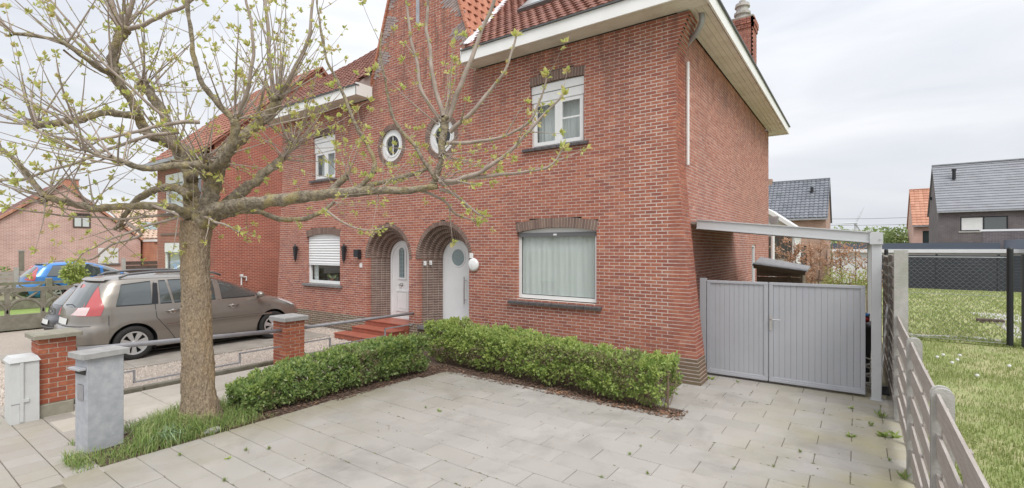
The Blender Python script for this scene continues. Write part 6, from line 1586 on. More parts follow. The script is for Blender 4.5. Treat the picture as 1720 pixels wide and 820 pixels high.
gl = [([(.74, 1.17), (1.36, 1.165)], [(.86, 1.58), (1.38, 1.63)]), ([(1.52, 1.165), (1.74, 1.165)], [(1.53, 1.63), (1.66, 1.635)]), ([(1.79, 1.165), (2.64, 1.165)], [(1.71, 1.64), (2.62, 1.645)]),
      ([(2.78, 1.165), (3.62, 1.165)], [(2.76, 1.64), (3.06, 1.50), (3.60, 1.21)]), ([(3.70, 1.15), (4.10, 1.10)], [(3.66, 1.22), (4.05, 1.115)])]
gl[3] = ([(2.78, 1.165), (3.22, 1.165), (3.62, 1.165)], [(2.76, 1.64), (3.10, 1.50), (3.56, 1.26)])
gl[4] = ([(3.68, 1.155), (3.88, 1.145), (4.02, 1.125)], [(3.62, 1.255), (3.82, 1.18), (4.00, 1.135)])
make_car('parked_car', 'taupe metallic people carrier parked on the concrete drive behind the railing', 'car', mono, PAINT_T, -13.40, 2.62, (1.04, 4.03), .36, gl, (.80, 1.14, 1.68, .84), (.70, 1.15, 1.62, .86), mono_parts, 'cars parked near the houses')

# ---- dark hatchback behind it
hatch = CarShape(4.3, .92, [(.20, .25), (.30, .06), (.45, .0), (.62, .02), (.72, .10), (.92, .16), (1.0, .22), (1.32, .52), (1.42, .66), (1.47, .95), (1.50, 1.4)],
                 [(.20, 4.1), (.35, 4.27), (.55, 4.3), (.72, 4.2), (.85, 3.95), (.95, 3.35), (1.05, 3.05), (1.30, 2.55), (1.42, 2.2), (1.47, 1.9), (1.50, 1.5)],
                 [(.20, .90), (.34, .97), (.55, 1), (.85, .985), (.97, .95), (1.25, .83), (1.40, .74), (1.47, .6), (1.50, .05)], nexp=8)
def hatch_parts(root, sh, X, Y, panel, endpanel):
    for sd in (1, -1):
        panel('tail_lamp', TAIL, [(.20, .78), (.48, .78)], [(.24, .95), (.56, .96)], nu=5, nz=4, out=.010, sd=sd)
        one('door_mirror', PAINT_D, root, lambda b: b.ico((X(sd*(sh.W+.1)), Y(2.75), 1.02), .09, (1, .7, .7)), smooth=True)
        b = MB(); strip_line(b, sh, X, Y, [(1.35, 1.35), (1.32, .9), (1.40, .35), (2.9, .3), (2.95, .9)], sd, .010, .005); b.build('panel_gap', BLACKP, root, kind='stuff')
    for s in (1, -1): endpanel('tail_lamp', TAIL, s*.50, s*.80, .76, .93, False, out=.012, nv=5, nz=4)
    endpanel('number_plate', PLATE, -.26, .26, .52, .63, False, out=.014, nz=1)
    endpanel('bumper_cover', BLACKP, -.84, .84, .24, .48, False, out=.012); endpanel('bumper_trim', TRIMG, -.55, .55, .44, .475, False, out=.022, nz=1)
    endpanel('spoiler', PAINT_D, -.60, .60, 1.40, 1.435, False, out=.05, nz=2)
    endpanel('tailgate_badge', CHROME, -.07, .07, .80, .83, False, out=.012, nz=1)
make_car('parked_car', 'dark grey hatchback mostly hidden behind the taupe people carrier', 'car', hatch, PAINT_D, -16.15, 2.95, (.78, 3.4), .31, [([(.62, .99), (1.28, .975)], [(.84, 1.34), (1.30, 1.36)]), ([(1.40, .975), (2.85, .96)], [(1.40, 1.36), (2.2, 1.36)])], (.70, .98, 1.38, .84), (.62, .98, 1.33, .86), hatch_parts, 'cars parked near the houses')

# ---- blue estate car across the lawn
est = CarShape(4.75, .93, [(.22, .22), (.34, .05), (.5, .0), (.68, .03), (.78, .10), (1.0, .14), (1.36, .46), (1.46, .62), (1.52, .95), (1.55, 1.5)],
               [(.22, 4.5), (.36, 4.7), (.55, 4.75), (.74, 4.65), (.86, 4.3), (.96, 3.6), (1.05, 3.35), (1.32, 2.72), (1.46, 2.3), (1.52, 1.9), (1.55, 1.6)],
               [(.22, .90), (.36, .97), (.58, 1), (.85, .985), (1.0, .95), (1.30, .83), (1.45, .74), (1.52, .6), (1.55, .05)], nexp=9)
def est_parts(root, sh, X, Y, panel, endpanel):
    for sd in (1, -1):
        panel('tail_lamp', TAIL, [(.44, 1.40), (.28, 1.15), (.15, .86)], [(.56, 1.40), (.46, 1.13), (.40, .85)], nu=8, nz=4, out=.010, sd=sd)
        panel('headlamp', HEADL, [(4.2, .78), (4.55, .66)], [(4.2, .86), (4.5, .80)], nu=5, nz=3, out=.010, sd=sd)
        b = MB(); strip_line(b, sh, X, Y, [(1.42, 1.4), (1.40, .95), (1.5, .5), (1.8, .3), (3.35, .3), (3.4, .95)], sd, .014, .005); strip_line(b, sh, X, Y, [(2.38, 1.45), (2.4, .3)], sd, .014, .005); b.build('panel_gap', BLACKP, root, kind='stuff')
        one('door_mirror', PAINT_B, root, lambda b: b.ico((X(sd*(sh.W+.1)), Y(3.0), 1.04), .1, (1, .7, .7)), smooth=True)
        for u in (1.55, 2.55): one('door_handle', PAINT_B, root, lambda b: b.box(*sorted((X(sd*(sh.side(u, .86)-.01)), X(sd*(sh.side(u, .86)+.03)))), Y(u), Y(u+.2), .85, .88))
        panel('sill_trim', BLACKP, [(1.2, .24), (3.5, .24)], [(1.2, .33), (3.5, .33)], nu=10, nz=2, out=.012, sd=sd)
    endpanel('spoiler', PAINT_D, -.62, .62, 1.44, 1.475, False, out=.05, nz=2); endpanel('bumper_cover', BLACKP, -.84, .84, .26, .46, False, out=.012)
blue_car = make_car('parked_car', 'bright blue estate car parked in front of the pale pink gabled house', 'car', est, PAINT_B, -29.45, 4.78, (.92, 3.72), .33, [([(.72, 1.02), (1.36, 1.0)], [(.92, 1.38), (1.38, 1.41)]), ([(1.46, 1.0), (2.34, .99)], [(1.46, 1.415), (2.34, 1.43)]), ([(2.44, .99), (3.28, .98)], [(2.44, 1.43), (2.78, 1.20)])], (.72, .98, 1.44, .84), (.62, .98, 1.36, .86), est_parts, 'cars parked near the houses')
blue_car.scale = (1.1, 1.13, 1.15)

# ================================================================== NEIGHBOURING HOUSES AND GARDENS (left)
NX = -20.8
nb = thing('house', 'red brick neighbouring house left of the semi-detached pair, half hidden by the tree', 'house', (-23.5, FY, 0), 'houses further off')
NXL = -26.2
def rect_with_holes(b, x0, x1, z0, z1, holes_, y, th=.15):
    """front wall slab in the X-Z plane with rectangular openings"""
    xs = sorted({x0, x1}|{h[0] for h in holes_}|{h[1] for h in holes_}); zs = sorted({z0, z1}|{h[2] for h in holes_}|{h[3] for h in holes_})
    for i in range(len(xs)-1):
        for j in range(len(zs)-1):
            cx, cz = (xs[i]+xs[i+1])/2, (zs[j]+zs[j+1])/2
            if any(h[0] < cx < h[1] and h[2] < cz < h[3] for h in holes_): continue
            b.box(xs[i], xs[i+1], y, y+th, zs[j], zs[j+1])
NH = [(-25.4, -21.3, .35, 2.62), (-25.3, -21.6, 3.95, 5.65)]
one('front_wall', B_FAR_RED, nb, lambda b: rect_with_holes(b, NXL, NX, 0, 6.3, NH, FY))
one('brick_band', B_DARK, nb, lambda b: (b.box(-25.75, NX-.25, FY-.03, FY-.004, 2.95, 3.05), b.box(-25.75, NX-.25, FY-.03, FY-.004, 5.86, 5.95)))
one('side_wall', B_FAR_REDS, nb, lambda b: b.prism([(FY+.152, 0), (FY+9.6, 0), (FY+9.6, 6.36), (FY+4.85, 10.93), (FY+.152, 6.54)], 'x', NX-.2, NX-.002))
one('left_wall', B_FAR_REDS, nb, lambda b: b.prism([(FY+.152, 0), (FY+9.6, 0), (FY+9.6, 6.36), (FY+4.85, 10.93), (FY+.152, 6.54)], 'x', NXL+.002, NXL+.2))
one('room_back', ROOMDARK, nb, lambda b: (b.box(NXL+.21, NX-.21, FY+1.6, FY+1.7, 0, 6.2), b.box(NXL+.21, NX-.21, FY+.16, FY+1.59, 3.1, 3.2)))
for (a, c, z0, z1) in NH:
    q = MB(); m = (a+c)/2; frame_prof(q, a, c, z0, z1, .10, FY+.04, FY+.12)
    q.box(m-.05, m+.05, FY+.04, FY+.12, z0+.1, z1-.1)
    f = q.build('window', WHITE, nb)
    one('pane', GLASS, f, lambda b: (b.box(a+.1, m-.05, FY+.08, FY+.085, z0+.1, z1-.1), b.box(m+.05, c-.1, FY+.08, FY+.085, z0+.1, z1-.1)))
    one('curtain', CURTAIN, f, lambda b: (b.box(a+.1, m-.05, FY+.2, FY+.22, z0, z1),))
    one('shutter_box', WHITE, f, lambda b: b.box(a+.01, c-.01, FY+.01, FY+.039, z1-.42, z1-.01))
    one('sill', SILLST, f, lambda b: b.box(a-.1, c+.1, FY-.07, FY+.04, z0-.10, z0-.004))
tiles(nb, 'roof_tiles', TILE_N, (NXL-.3, FY-.5, 6.05), (1, 0, 0), (0, .73, .683), (0, -.683, .73), 0, NX-NXL+.42, 0, 7.5, lambda u, v: v < 7.3, w=.3, e=.34)
one('roof_boards', TILE_N, nb, lambda b: (b.hexa([(NXL-.3, FY-.5, 5.95), (NX+.12, FY-.5, 5.95), (NX+.12, FY+4.85, 10.75+.2), (NXL-.3, FY+4.85, 10.95), (NXL-.3, FY-.5, 6.03), (NX+.12, FY-.5, 6.03), (NX+.12, FY+4.85, 11.02), (NXL-.3, FY+4.85, 11.02)]), b.hexa([(NXL-.3, FY+4.86, 10.8), (NX+.12, FY+4.86, 10.8), (NX+.12, FY+10, 6.0), (NXL-.3, FY+10, 6.0), (NXL-.3, FY+4.86, 11.0), (NX+.12, FY+4.86, 11.0), (NX+.12, FY+10, 6.15), (NXL-.3, FY+10, 6.15)])))
one('gutter', LEAD, nb, lambda b: b.box(NXL-.3, NX+.1, FY-.62, FY-.5, 5.98, 6.12))
one('eaves_board', LEAD, nb, lambda b: b.box(NXL-.28, NX+.08, FY-.5, FY-.005, 6.0, 6.04))
one('downpipe', BLACKM, nb, lambda b: b.tube([(NX-.06, FY-.07, 0), (NX-.06, FY-.07, 6.0)], .055, 8))
# timber gate between the houses, vertical boards
vg = thing('fence', 'reddish vertical board fence between the two brick houses', 'fence', (-18, 11.6, 0))
for i in range(22): one('fence_board', WOODR, vg, lambda b: b.box(-20.75+i*.225, -20.75+i*.225+.205, 11.6+(.012 if i % 2 else 0), 11.63+(.012 if i % 2 else 0), .03, 2.02+random.uniform(-.05, .03)))
one('fence_rail', WOODR, vg, lambda b: (b.box(-20.75, -15.8, 11.65, 11.70, .4, .5), b.box(-20.75, -15.8, 11.65, 11.70, 1.6, 1.7)))
bs = thing('wall_fitting', 'small white gas and tap fittings standing out of the side wall of the neighbouring house', 'pipe', (NX, 10.4, 0))
one('pipe', WHITE, bs, lambda b: (b.tube([(NX+.06, 9.75, .85), (NX+.06, 9.75, 1.18), (NX+.06, 9.95, 1.18), (NX+.06, 9.95, 1.02)], .03, 8),)); one('valve', WHITE, bs, lambda b: b.box(NX+.01, NX+.12, 9.70, 9.80, 1.2, 1.30))

# pale pink gabled house
PX = -42.0
pk = thing('house', 'pale pink brick house with an orange trimmed gable at the far left', 'house', (PX-4, 8.7, 0), 'houses further off')
one('gable_wall', B_FAR_PINK, pk, lambda b: b.prism([(4.0, -.05), (12.75, -.05), (12.75, 2.95), (8.55, 6.45), (4.0, 2.6)], 'x', PX-.3, PX))
one('back_walls', B_FAR_PINK, pk, lambda b: b.prism([(4.0, -.05), (12.75, -.05), (12.75, 2.95), (8.55, 6.45), (4.0, 2.6)], 'x', PX-4.4, PX-4.2))
one('roof', TILE_M, pk, lambda b: (b.hexa([(PX-4.6, 3.6, 2.35), (PX+.12, 3.6, 2.35), (PX+.12, 8.55, 6.5), (PX-4.6, 8.55, 6.5), (PX-4.6, 3.6, 2.5), (PX+.12, 3.6, 2.5), (PX+.12, 8.55, 6.66), (PX-4.6, 8.55, 6.66)]), b.hexa([(PX-4.6, 8.552, 6.5), (PX+.12, 8.552, 6.5), (PX+.12, 13.2, 2.62), (PX-4.6, 13.2, 2.62), (PX-4.6, 8.552, 6.66), (PX+.12, 8.552, 6.66), (PX+.12, 13.2, 2.78), (PX-4.6, 13.2, 2.78)])))
for s in range(26):
    for sd in (0, 1):
        t0, t1 = s/26, (s+.96)/26
        if sd: ya, yb, za, zb = 13.2-4.65*t0, 13.2-4.65*t1, 2.78+3.88*t0, 2.78+3.88*t1
        else: ya, yb, za, zb = 3.6+4.95*t0, 3.6+4.95*t1, 2.5+4.16*t0, 2.5+4.16*t1
        one('verge_tile', TILE_S, pk, lambda b: b.hexa([(PX-.1, min(ya, yb), (za if ya < yb else zb)-.16), (PX+.16, min(ya, yb), (za if ya < yb else zb)-.16), (PX+.16, max(ya, yb), (zb if ya < yb else za)-.16), (PX-.1, max(ya, yb), (zb if ya < yb else za)-.16), (PX-.1, min(ya, yb), (za if ya < yb else zb)+.03), (PX+.16, min(ya, yb), (za if ya < yb else zb)+.03), (PX+.16, max(ya, yb), (zb if ya < yb else za)+.03), (PX-.1, max(ya, yb), (zb if ya < yb else za)+.03)]))
ck = one('chimney', B_FAR_OR, pk, lambda b: b.box(PX-2.8, PX-2.0, 9.0, 9.8, 5.6, 7.1)); one('chimney_cap', CONC, ck, lambda b: b.box(PX-2.85, PX-1.95, 8.95, 9.85, 7.103, 7.2))
def xwin(par, X0, y0, y1, z0, z1, m, white=False, name='window'):
    q = MB(); t = .07
    for a in ((y0, y0+t, z0, z1), (y1-t, y1, z0, z1), (y0+t, y1-t, z0, z0+t), (y0+t, y1-t, z1-t, z1)): q.box(X0+.003, X0+.05, *a)
    f = q.build(name, m, par); one('pane', CARGLASS if not white else WHITE, f, lambda b: b.box(X0+.002, X0+.03, y0+t, y1-t, z0+t, z1-t)); return f
f = xwin(pk, PX, 9.05, 9.95, 3.75, 4.72, WOODD); one('pane_curtain', CURTAIN, f, lambda b: b.box(PX+.031, PX+.034, 9.13, 9.87, 3.83, 4.4)); one('glazing_bar', WOODD, f, lambda b: b.box(PX+.003, PX+.055, 9.47, 9.53, 3.82, 4.65))
f = xwin(pk, PX, 10.35, 11.45, 1.35, 2.4, WHITE, True)
for i in range(9): one('shutter_slat', WHITE, f, lambda b: b.box(PX+.031, PX+.04, 10.43, 11.37, 1.44+i*.1, 1.44+i*.1+.092))
one('sill', SILLST, f, lambda b: b.box(PX+.003, PX+.12, 10.25, 11.55, 1.25, 1.345))
# low orange extension and pantiled roof right of it
lo = thing('outbuilding', 'low orange brick extension with a pale pantiled roof behind it', 'building', (-40, 14, 0))
one('wall', B_FAR_OR, lo, lambda b: b.box(-42.5, -40.0, 12.9, 19.0, -.05, 2.85))
one('eaves_board', WHITE, lo, lambda b: b.box(-42.6, -39.85, 12.85, 19.1, 2.853, 3.0))
f = xwin(lo, -40, 15.7, 16.6, 1.1, 2.25, WHITE, False); one('shutter_box', WHITE, f, lambda b: b.box(-39.96, -39.9, 15.7, 16.6, 1.85, 2.27)); one('net_curtain', CURTAIN, f, lambda b: b.box(-39.968, -39.96, 15.77, 16.53, 1.17, 1.85))
one('door', WHITE, lo, lambda b: b.box(-39.996, -39.94, 13.1, 13.28, 0, 2.3))
TILE_P = mat('pale_pantile', (0, 0, 0), tones=[(.50, .36, .27), (.56, .42, .32), (.46, .32, .24)], rough=.85)
rf = one('roof', TILE_P, lo, lambda b: b.hexa([(-43, 12.4, 3.0), (-43, 19.6, 3.0), (-47.5, 19.6, 5.4), (-47.5, 12.4, 5.4), (-43, 12.4, 3.12), (-43, 19.6, 3.12), (-47.5, 19.6, 5.52), (-47.5, 12.4, 5.52)]))
tiles(lo, 'roof_tiles', TILE_P, (-43, 12.4, 3.13), (0, 1, 0), (-.882, 0, .47), (.47, 0, .882), 0, 7.2, 0, 5.1, lambda u, v: True, w=.3, e=.4, amp=.05)
one('roof_window', GLASS_D, rf, lambda b: b.hexa([(-44.2, 13.6, 3.78), (-44.2, 14.5, 3.78), (-45.2, 14.5, 4.31), (-45.2, 13.6, 4.31), (-44.2, 13.6, 3.90), (-44.2, 14.5, 3.90), (-45.2, 14.5, 4.43), (-45.2, 13.6, 4.43)]))
# another house far left
fh = thing('house', 'dark red brick house with an orange roof peeping out at the left edge', 'house', (-62, 5, 0), 'houses further off')
one('wall', B_FAR_REDS, fh, lambda b: b.box(-66, -58, 2.5, 8.3, -.05, 4.6)); one('roof', TILE_S, fh, lambda b: b.hexa([(-66.3, 2.2, 4.55), (-57.6, 2.2, 4.55), (-57.6, 8.6, 4.55), (-66.3, 8.6, 4.55), (-63, 4.5, 6.6), (-61, 4.5, 6.6), (-61, 6.4, 6.6), (-63, 6.4, 6.6)]))
one('fascia', WHITE, fh, lambda b: b.box(-57.58, -57.48, 2.2, 8.6, 4.4, 4.6))
# horizontal plank fences
def plankfence(name, label, x, y0, y1, n, h, m, postm, step=2.0):
    t = thing('fence', label, 'fence', (x, (y0+y1)/2, 0))
    for i in range(n): one('fence_board', m, t, lambda b: b.box(x+(.0 if i % 2 else .02), x+(.02 if i % 2 else .04), y0, y1, .04+i*h/n, .04+(i+.88)*h/n))
    k = int((y1-y0)/step)+1
    for i in range(k): one('fence_post', postm, t, lambda b: b.box(x-.06, x+.09, y0+i*step-.09, y0+i*step+.09, 0, h+.22))
plankfence('f', 'dark brown horizontal board fence right of the pale pink house', -37.0, 10.35, 14.6, 6, 1.55, WOODD, CONC_L, 5)
plankfence('f', 'weathered brown board fence with concrete posts at the far left', -36.0, -.5, 6.6, 6, 1.15, WOODG, CONC_L, 1.2)
pl = thing('post', 'grey timber pole rising in front of the pale pink gable', 'pole', (-38.5, 6.0, 0)); one('pole_shaft', CONC_D, pl, lambda b: b.box(-38.6, -38.4, 6.0, 6.2, 0, 2.2)); one('pole_cap', CONC_L, pl, lambda b: b.box(-38.63, -38.37, 5.97, 6.23, 2.203, 2.28))

# concrete garden fences with gothic arches
def archfence(label, x, y0, bays, w, h, post_at=()):
    t = thing('fence', label, 'fence', (x, y0+bays*w/2, 0))
    for i in range(bays):
        ya = y0+i*w; yb = ya+w
        b = MB(); b.box(x-.05, x+.05, ya, yb, 0, h*.36); b.build('base_panel', CONC_D, t)
        b = MB(); b.box(x-.04, x+.04, ya, yb, h*.90, h); b.build('top_rail', CONC_D, t)
        b = MB(); b.box(x-.037, x+.037, ya-.05, ya+.05, h*.362, h*.898); b.build('baluster', CONC_D, t)
        b = MB(); n = 8
        for s in (0, 1):   # pointed arch: two quarter arcs crossing
            P = [(x, ya+w*.5*(1-math.cos(k/n*math.pi/2)), h*.40+h*.32*math.sin(k/n*math.pi/2)) for k in range(n+1)] if s == 0 else [(x, yb-w*.5*(1-math.cos(k/n*math.pi/2)), h*.40+h*.32*math.sin(k/n*math.pi/2)) for k in range(n+1)]
            b.tube(P, .045, 6)
        b.tube([(x, ya+w*.5, h*.70), (x, ya+w*.15, h*.88)], .035, 6); b.tube([(x, ya+w*.5, h*.70), (x, yb-w*.15, h*.88)], .035, 6)
        b.build('arch_tracery', CONC_D, t)
    for yy in post_at: one('fence_post', CONC_D, t, lambda b: b.bevbox(x-.10, x+.10, yy-.10, yy+.10, 0, h+.12, .02))
archfence('mossy concrete garden fence with pointed arches beside the gravel drive', -19.85, .6, 10, .75, 1.22, (8.2,))
archfence('second concrete garden fence with pointed arches in front of the blue car', -26.6, .2, 9, .95, 1.05, (.2, 5.0, 8.8))
# bushes
def bush(name, label, cat, x, y, z0, rx, rz, n, m, size, trunk=None, group=None):
    t = thing(name, label, cat, (x, y, 0), group); d = RNG.normal(size=(n, 3)); d /= np.linalg.norm(d, axis=1, keepdims=True); r = RNG.random(n)**.45
    bul = np.array([mnoise.noise(Vector(v)*2.1+Vector((x, y, 0))) for v in d]); r = r*(1+.45*bul)
    P = d*r[:, None]*np.array((rx, rx, rz))+np.array((x, y, z0+rz))
    fine = np.array([mnoise.noise(Vector(p)*(2.2/max(rx, .5))*1.5) for p in P]); k = (fine > -.25) & (P[:, 2] > .03); P = P[k]; n = len(P)
    leaf_mesh(P, d[k]*.5+RNG.normal(size=(n, 3))*.7+np.array((0, 0, .2)), RNG.uniform(size*.6, size*1.3, n), 'crown', m, t, width=.6, fold=.2)
    b = MB()
    for i in range(5):
        a = random.random()*6.28; b.tube([(x, y, -.05), (x+math.cos(a)*rx*.2, y+math.sin(a)*rx*.2, z0+rz*.5), (x+math.cos(a)*rx*.6, y+math.sin(a)*rx*.6, z0+rz*1.4)], [.03+rz*.02, .02+rz*.01, .008], 5)
    b.build('trunk', HTWIG, t); return t
YLEAF = mat('yellow_green_leaf', (0, 0, 0), tones=[(.36, .42, .12), (.46, .50, .18), (.28, .35, .09)], rough=.6, transl=.35)
bush('bush', 'yellow green shrub growing in front of the blue car', 'bush', -25.0, 5.4, .95, .40, .42, 800, YLEAF, .15)
bush('bush', 'low dark green shrub against the wall at the far left', 'bush', -39, 4.6, .1, 1.1, .75, 900, HLEAF2, .2)
# red flowering plant at the meter cabinet
fp = thing('flower', 'small pink flowering plant at the foot of the light grey cabinet', 'flower', (-9.35, 1.12, 0)); C = []; D = []; S = []
for i in range(60): a = random.random()*6.28; C.append((-9.4+random.gauss(0, .09), 1.12+random.gauss(0, .07), random.uniform(0, .06))); D.append((math.cos(a), math.sin(a), .6)); S.append(random.uniform(.03, .07))
leaf_mesh(C, D, S, 'leaves', HLEAF, fp)
one('petals', mat('pink_petal', (.75, .35, .40), rough=.6), fp, lambda b: [b.ico((-9.28+random.gauss(0, .05), 1.1+random.gauss(0, .05), .11), .022, (1, 1, .6)) for _ in range(4)])

# ================================================================== BEHIND THE GATE AND FAR RIGHT
shd = thing('shed', 'small weathered timber store with a sloping felt roof behind the grey gate', 'shed', (-1.9, 13.9, 0))
for i in range(9): one('shed_board', WOODB, shd, lambda b: b.box(-2.10, -1.13, 13.62+.006*(i % 2), 13.65+.006*(i % 2), .02+i*.205, .02+i*.205+.195))
for i in range(9): one('shed_board', WOODB, shd, lambda b: b.box(-1.13, -1.095, 13.66, 14.5, .02+i*.198, .02+i*.198+.19))
one('corner_post', WOODB, shd, lambda b: (b.box(-1.42, -1.33, 13.585, 13.618, 0, 1.72),))
one('roof', FELT, shd, lambda b: b.hexa([(-2.16, 13.45, 1.92), (-1.0, 13.45, 1.78), (-1.0, 14.7, 1.86), (-2.16, 14.7, 2.08), (-2.16, 13.45, 1.97), (-1.0, 13.45, 1.82), (-1.0, 14.7, 1.90), (-2.16, 14.7, 2.13)]))
one('roof_edge', WOODB, shd, lambda b: b.hexa([(-2.14, 13.42, 1.86), (-1.02, 13.42, 1.72), (-1.02, 13.448, 1.72), (-2.14, 13.448, 1.86), (-2.14, 13.42, 1.96), (-1.02, 13.42, 1.81), (-1.02, 13.448, 1.81), (-2.14, 13.448, 1.96)]))
# copper beech hedge plants, one by one
for i in range(9):
    x = -2.55+i*.355+random.uniform(-.06, .06); y = 21.2+random.uniform(-.2, .2); h = 2.72+random.uniform(-.12, .12)
    t = thing('beech_plant', ['first coppery beech plant, next to the rear corner of the house', 'second coppery beech plant from the house', 'coppery beech plant directly above the timber store roof', 'coppery beech plant just right of the timber store', 'beech plant in the middle of the row behind the gate', 'thinner beech plant right of the middle of the row', 'third coppery beech plant from the carport post', 'second coppery beech plant from the carport post', 'last coppery beech plant, beside the carport post'][i], 'beech', (x, y, 0), 'copper beech plants behind the gate')
    b = MB(); tipsP = []
    b.tube([(x, y, -.05), (x+random.gauss(0, .04), y, 1.0), (x+random.gauss(0, .08), y, h)], [.035, .026, .006], 6)
    for k in range(16):
        z = random.uniform(.5, h-.3); a = random.random()*6.28; l = random.uniform(.25, .6)*(1.2-z/h*.6); e = (x+math.cos(a)*l, y+math.sin(a)*l*.7, z+l*.9); b.tube([(x, y, z), ((x+e[0])/2, (y+e[1])/2, z+l*.35), e], [.012, .008, .004], 4, False); tipsP.append(((x, y, z), e))
    b.build('trunk', HTWIG, t)
    C = []; D = []; S = []
    nl = 560 if i in (0, 1, 2, 3, 6, 8) else 300
    for k in range(nl):
        p, e = random.choice(tipsP); f = random.uniform(.3, 1.1); C.append([p[q]+(e[q]-p[q])*f+random.gauss(0, .06) for q in range(3)]); D.append((random.gauss(0, 1), random.gauss(0, 1), random.gauss(-.2, .7))); S.append(random.uniform(.05, .11))
    leaf_mesh(C, D, S, 'crown', BEECH, t, width=.6, fold=.3)
hb = thing('hedge', 'low light green shrub row under the copper beeches', 'hedge', (-.3, 20.5, 0)); n = 1500
P = np.stack([RNG.uniform(-1.0, .6, n), RNG.normal(20.4, .2, n), np.abs(RNG.normal(1.15, .25, n))], 1); leaf_mesh(P, RNG.normal(size=(n, 3))+np.array((0, 0, .5)), RNG.uniform(.05, .1, n), 'foliage', YLEAF, hb); one('stems', HTWIG, hb, lambda b: [b.tube([(-1.5+i*.25, 20.4, -.05), (-1.5+i*.25+random.gauss(0, .05), 20.4, 1.3)], .012, 4) for i in range(10)], kind='stuff')
# rear annex of the house
an = thing('annex', 'white flat sided rear annex with a sloping roof edge beyond the rear corner', 'annex', (-3, 25, 0))
one('wall', WALLWHITE, an, lambda b: b.prism([(-6.5, 0), (-2.4, 0), (-2.4, 3.3), (-3.5, 4.1), (-6.5, 4.1)], 'y', 26.0, 29.0))
one('roof_edge', WHITE, an, lambda b: b.hexa([(-3.6, 25.7, 4.12), (-2.2, 25.7, 3.10), (-2.2, 29.2, 3.10), (-3.6, 29.2, 4.12), (-3.6, 25.7, 4.34), (-2.2, 25.7, 3.28), (-2.2, 29.2, 3.28), (-3.6, 29.2, 4.34)]))
f = one('window', WOODD, an, lambda b: (b.box(-3.5, -2.5, 25.93, 25.997, 1.9, 2.95),)); one('pane', CARGLASS, f, lambda b: (b.box(-3.43, -3.05, 25.925, 25.929, 1.98, 2.87), b.box(-2.96, -2.57, 25.925, 25.929, 1.98, 2.87)))
def gable_house(label, x0, x1, y0, y1, ze, zr, wallf, walls, tile, wins, tw, te, amp=.02, rooff=None, group='houses further off', name='house'):
    """house with its ridge along X; front faces the camera"""
    t = thing(name, label, 'house', ((x0+x1)/2, (y0+y1)/2, 0), group); ym = (y0+y1)/2
    one('front_wall', wallf, t, lambda b: rect_with_holes(b, x0, x1, 0, ze, wins, y0))
    one('room_back', ROOMDARK, t, lambda b: b.box(x0+.31, x1-.31, y0+1.0, y0+1.1, 0, ze))
    for xa in (x0, x1-.3): one('gable_wall', walls, t, lambda b: b.prism([(y0+.153, 0), (y1, 0), (y1, ze), (ym, zr-.1), (y0+.153, ze)], 'x', xa+.001, xa+.299))
    a = math.atan2(zr-ze, ym-y0); ln = (ym-y0+.25)/math.cos(a)
    o = (x0-.12, y0-.25, ze-.25*math.tan(a)+.08)
    tiles(t, 'roof_tiles', tile, o, (1, 0, 0), (0, math.cos(a), math.sin(a)), (0, -math.sin(a), math.cos(a)), 0, x1-x0+.24, 0, ln-.05, lambda u, v: True, w=tw, e=te, amp=amp, lip=.05, stagger=False)
    one('roof_boards', tile, t, lambda b: (b.add([(x0-.12, y0-.25, o[2]), (x1+.12, y0-.25, o[2]), (x1+.12, ym, zr+.06), (x0-.12, ym, zr+.06), (x1+.12, y1+.25, o[2]), (x0-.12, y1+.25, o[2])], [(0, 1, 2, 3), (3, 2, 4, 5)]), b.add([(x0-.12, y0-.25, o[2]-.12), (x1+.12, y0-.25, o[2]-.12), (x1+.12, ym, zr-.06), (x0-.12, ym, zr-.06), (x1+.12, y1+.25, o[2]-.12), (x0-.12, y1+.25, o[2]-.12)], [(0, 1, 2, 3), (3, 2, 4, 5)])))
    one('gutter', LEAD, t, lambda b: b.box(x0-.12, x1+.12, y0-.36, y0-.24, o[2]-.16, o[2]-.02))
    one('ridge', tile, t, lambda b: b.box(x0-.12, x1+.12, ym-.14, ym+.14, zr+.05, zr+.16))
    for h in wins:
        q = MB(); frame_prof(q, h[0], h[1], h[2], h[3], .09, y0+.03, y0+.11); m = h[0]+(h[1]-h[0])*.5
        if h[1]-h[0] > 2: q.box(m-.05, m+.05, y0+.03, y0+.11, h[2]+.09, h[3]-.09)
        f = q.build('window', BLACKM, t); one('pane', CARGLASS, f, lambda b: b.box(h[0]+.09, h[1]-.09, y0+.07, y0+.08, h[2]+.09, h[3]-.09))
        if h[1]-h[0] > 2: one('blind', WHITE, f, lambda b: b.box(h[0]+.09, m-.05, y0+.062, y0+.068, h[2]+.09, h[3]-.09))
        one('sill', CONC_L, f, lambda b: b.box(h[0]-.12, h[1]+.12, y0-.06, y0+.03, h[2]-.12, h[2]-.005))
    return t
dk = gable_house('large dark purple brick house with light grey flat tiled roof at the right', 6.1, 24, 59.7, 67.2, 6.05, 10.5, B_FAR_DARK, B_FAR_DARKS, SLATE, [(7.6, 10.7, 3.95, 5.25), (12.75, 14.9, 3.95, 5.25)], 40, .33, .0)
one('vent_pipe', BLACKM, dk, lambda b: (b.tube([(7.45, 62.0, 9.0), (7.45, 62.0, 9.75)], .14, 8), b.tube([(7.45, 62.0, 9.78), (7.45, 62.0, 9.95)], .18, 8)))
one('wall_lamp', BLACKM, dk, lambda b: b.box(5.9, 6.095, 64.5, 64.8, 7.3, 7.6))
tn = gable_house('tan brick house with dark grey tiled roof beyond the rear corner of the house', -10.5, -1.95, 43.5, 50.5, 4.85, 7.95, B_FAR_TAN, B_FAR_TANS, TILE_G, [(-6.0, -5.0, 3.3, 4.45), (-4.2, -3.2, .9, 2.6)], .3, .34, .05)
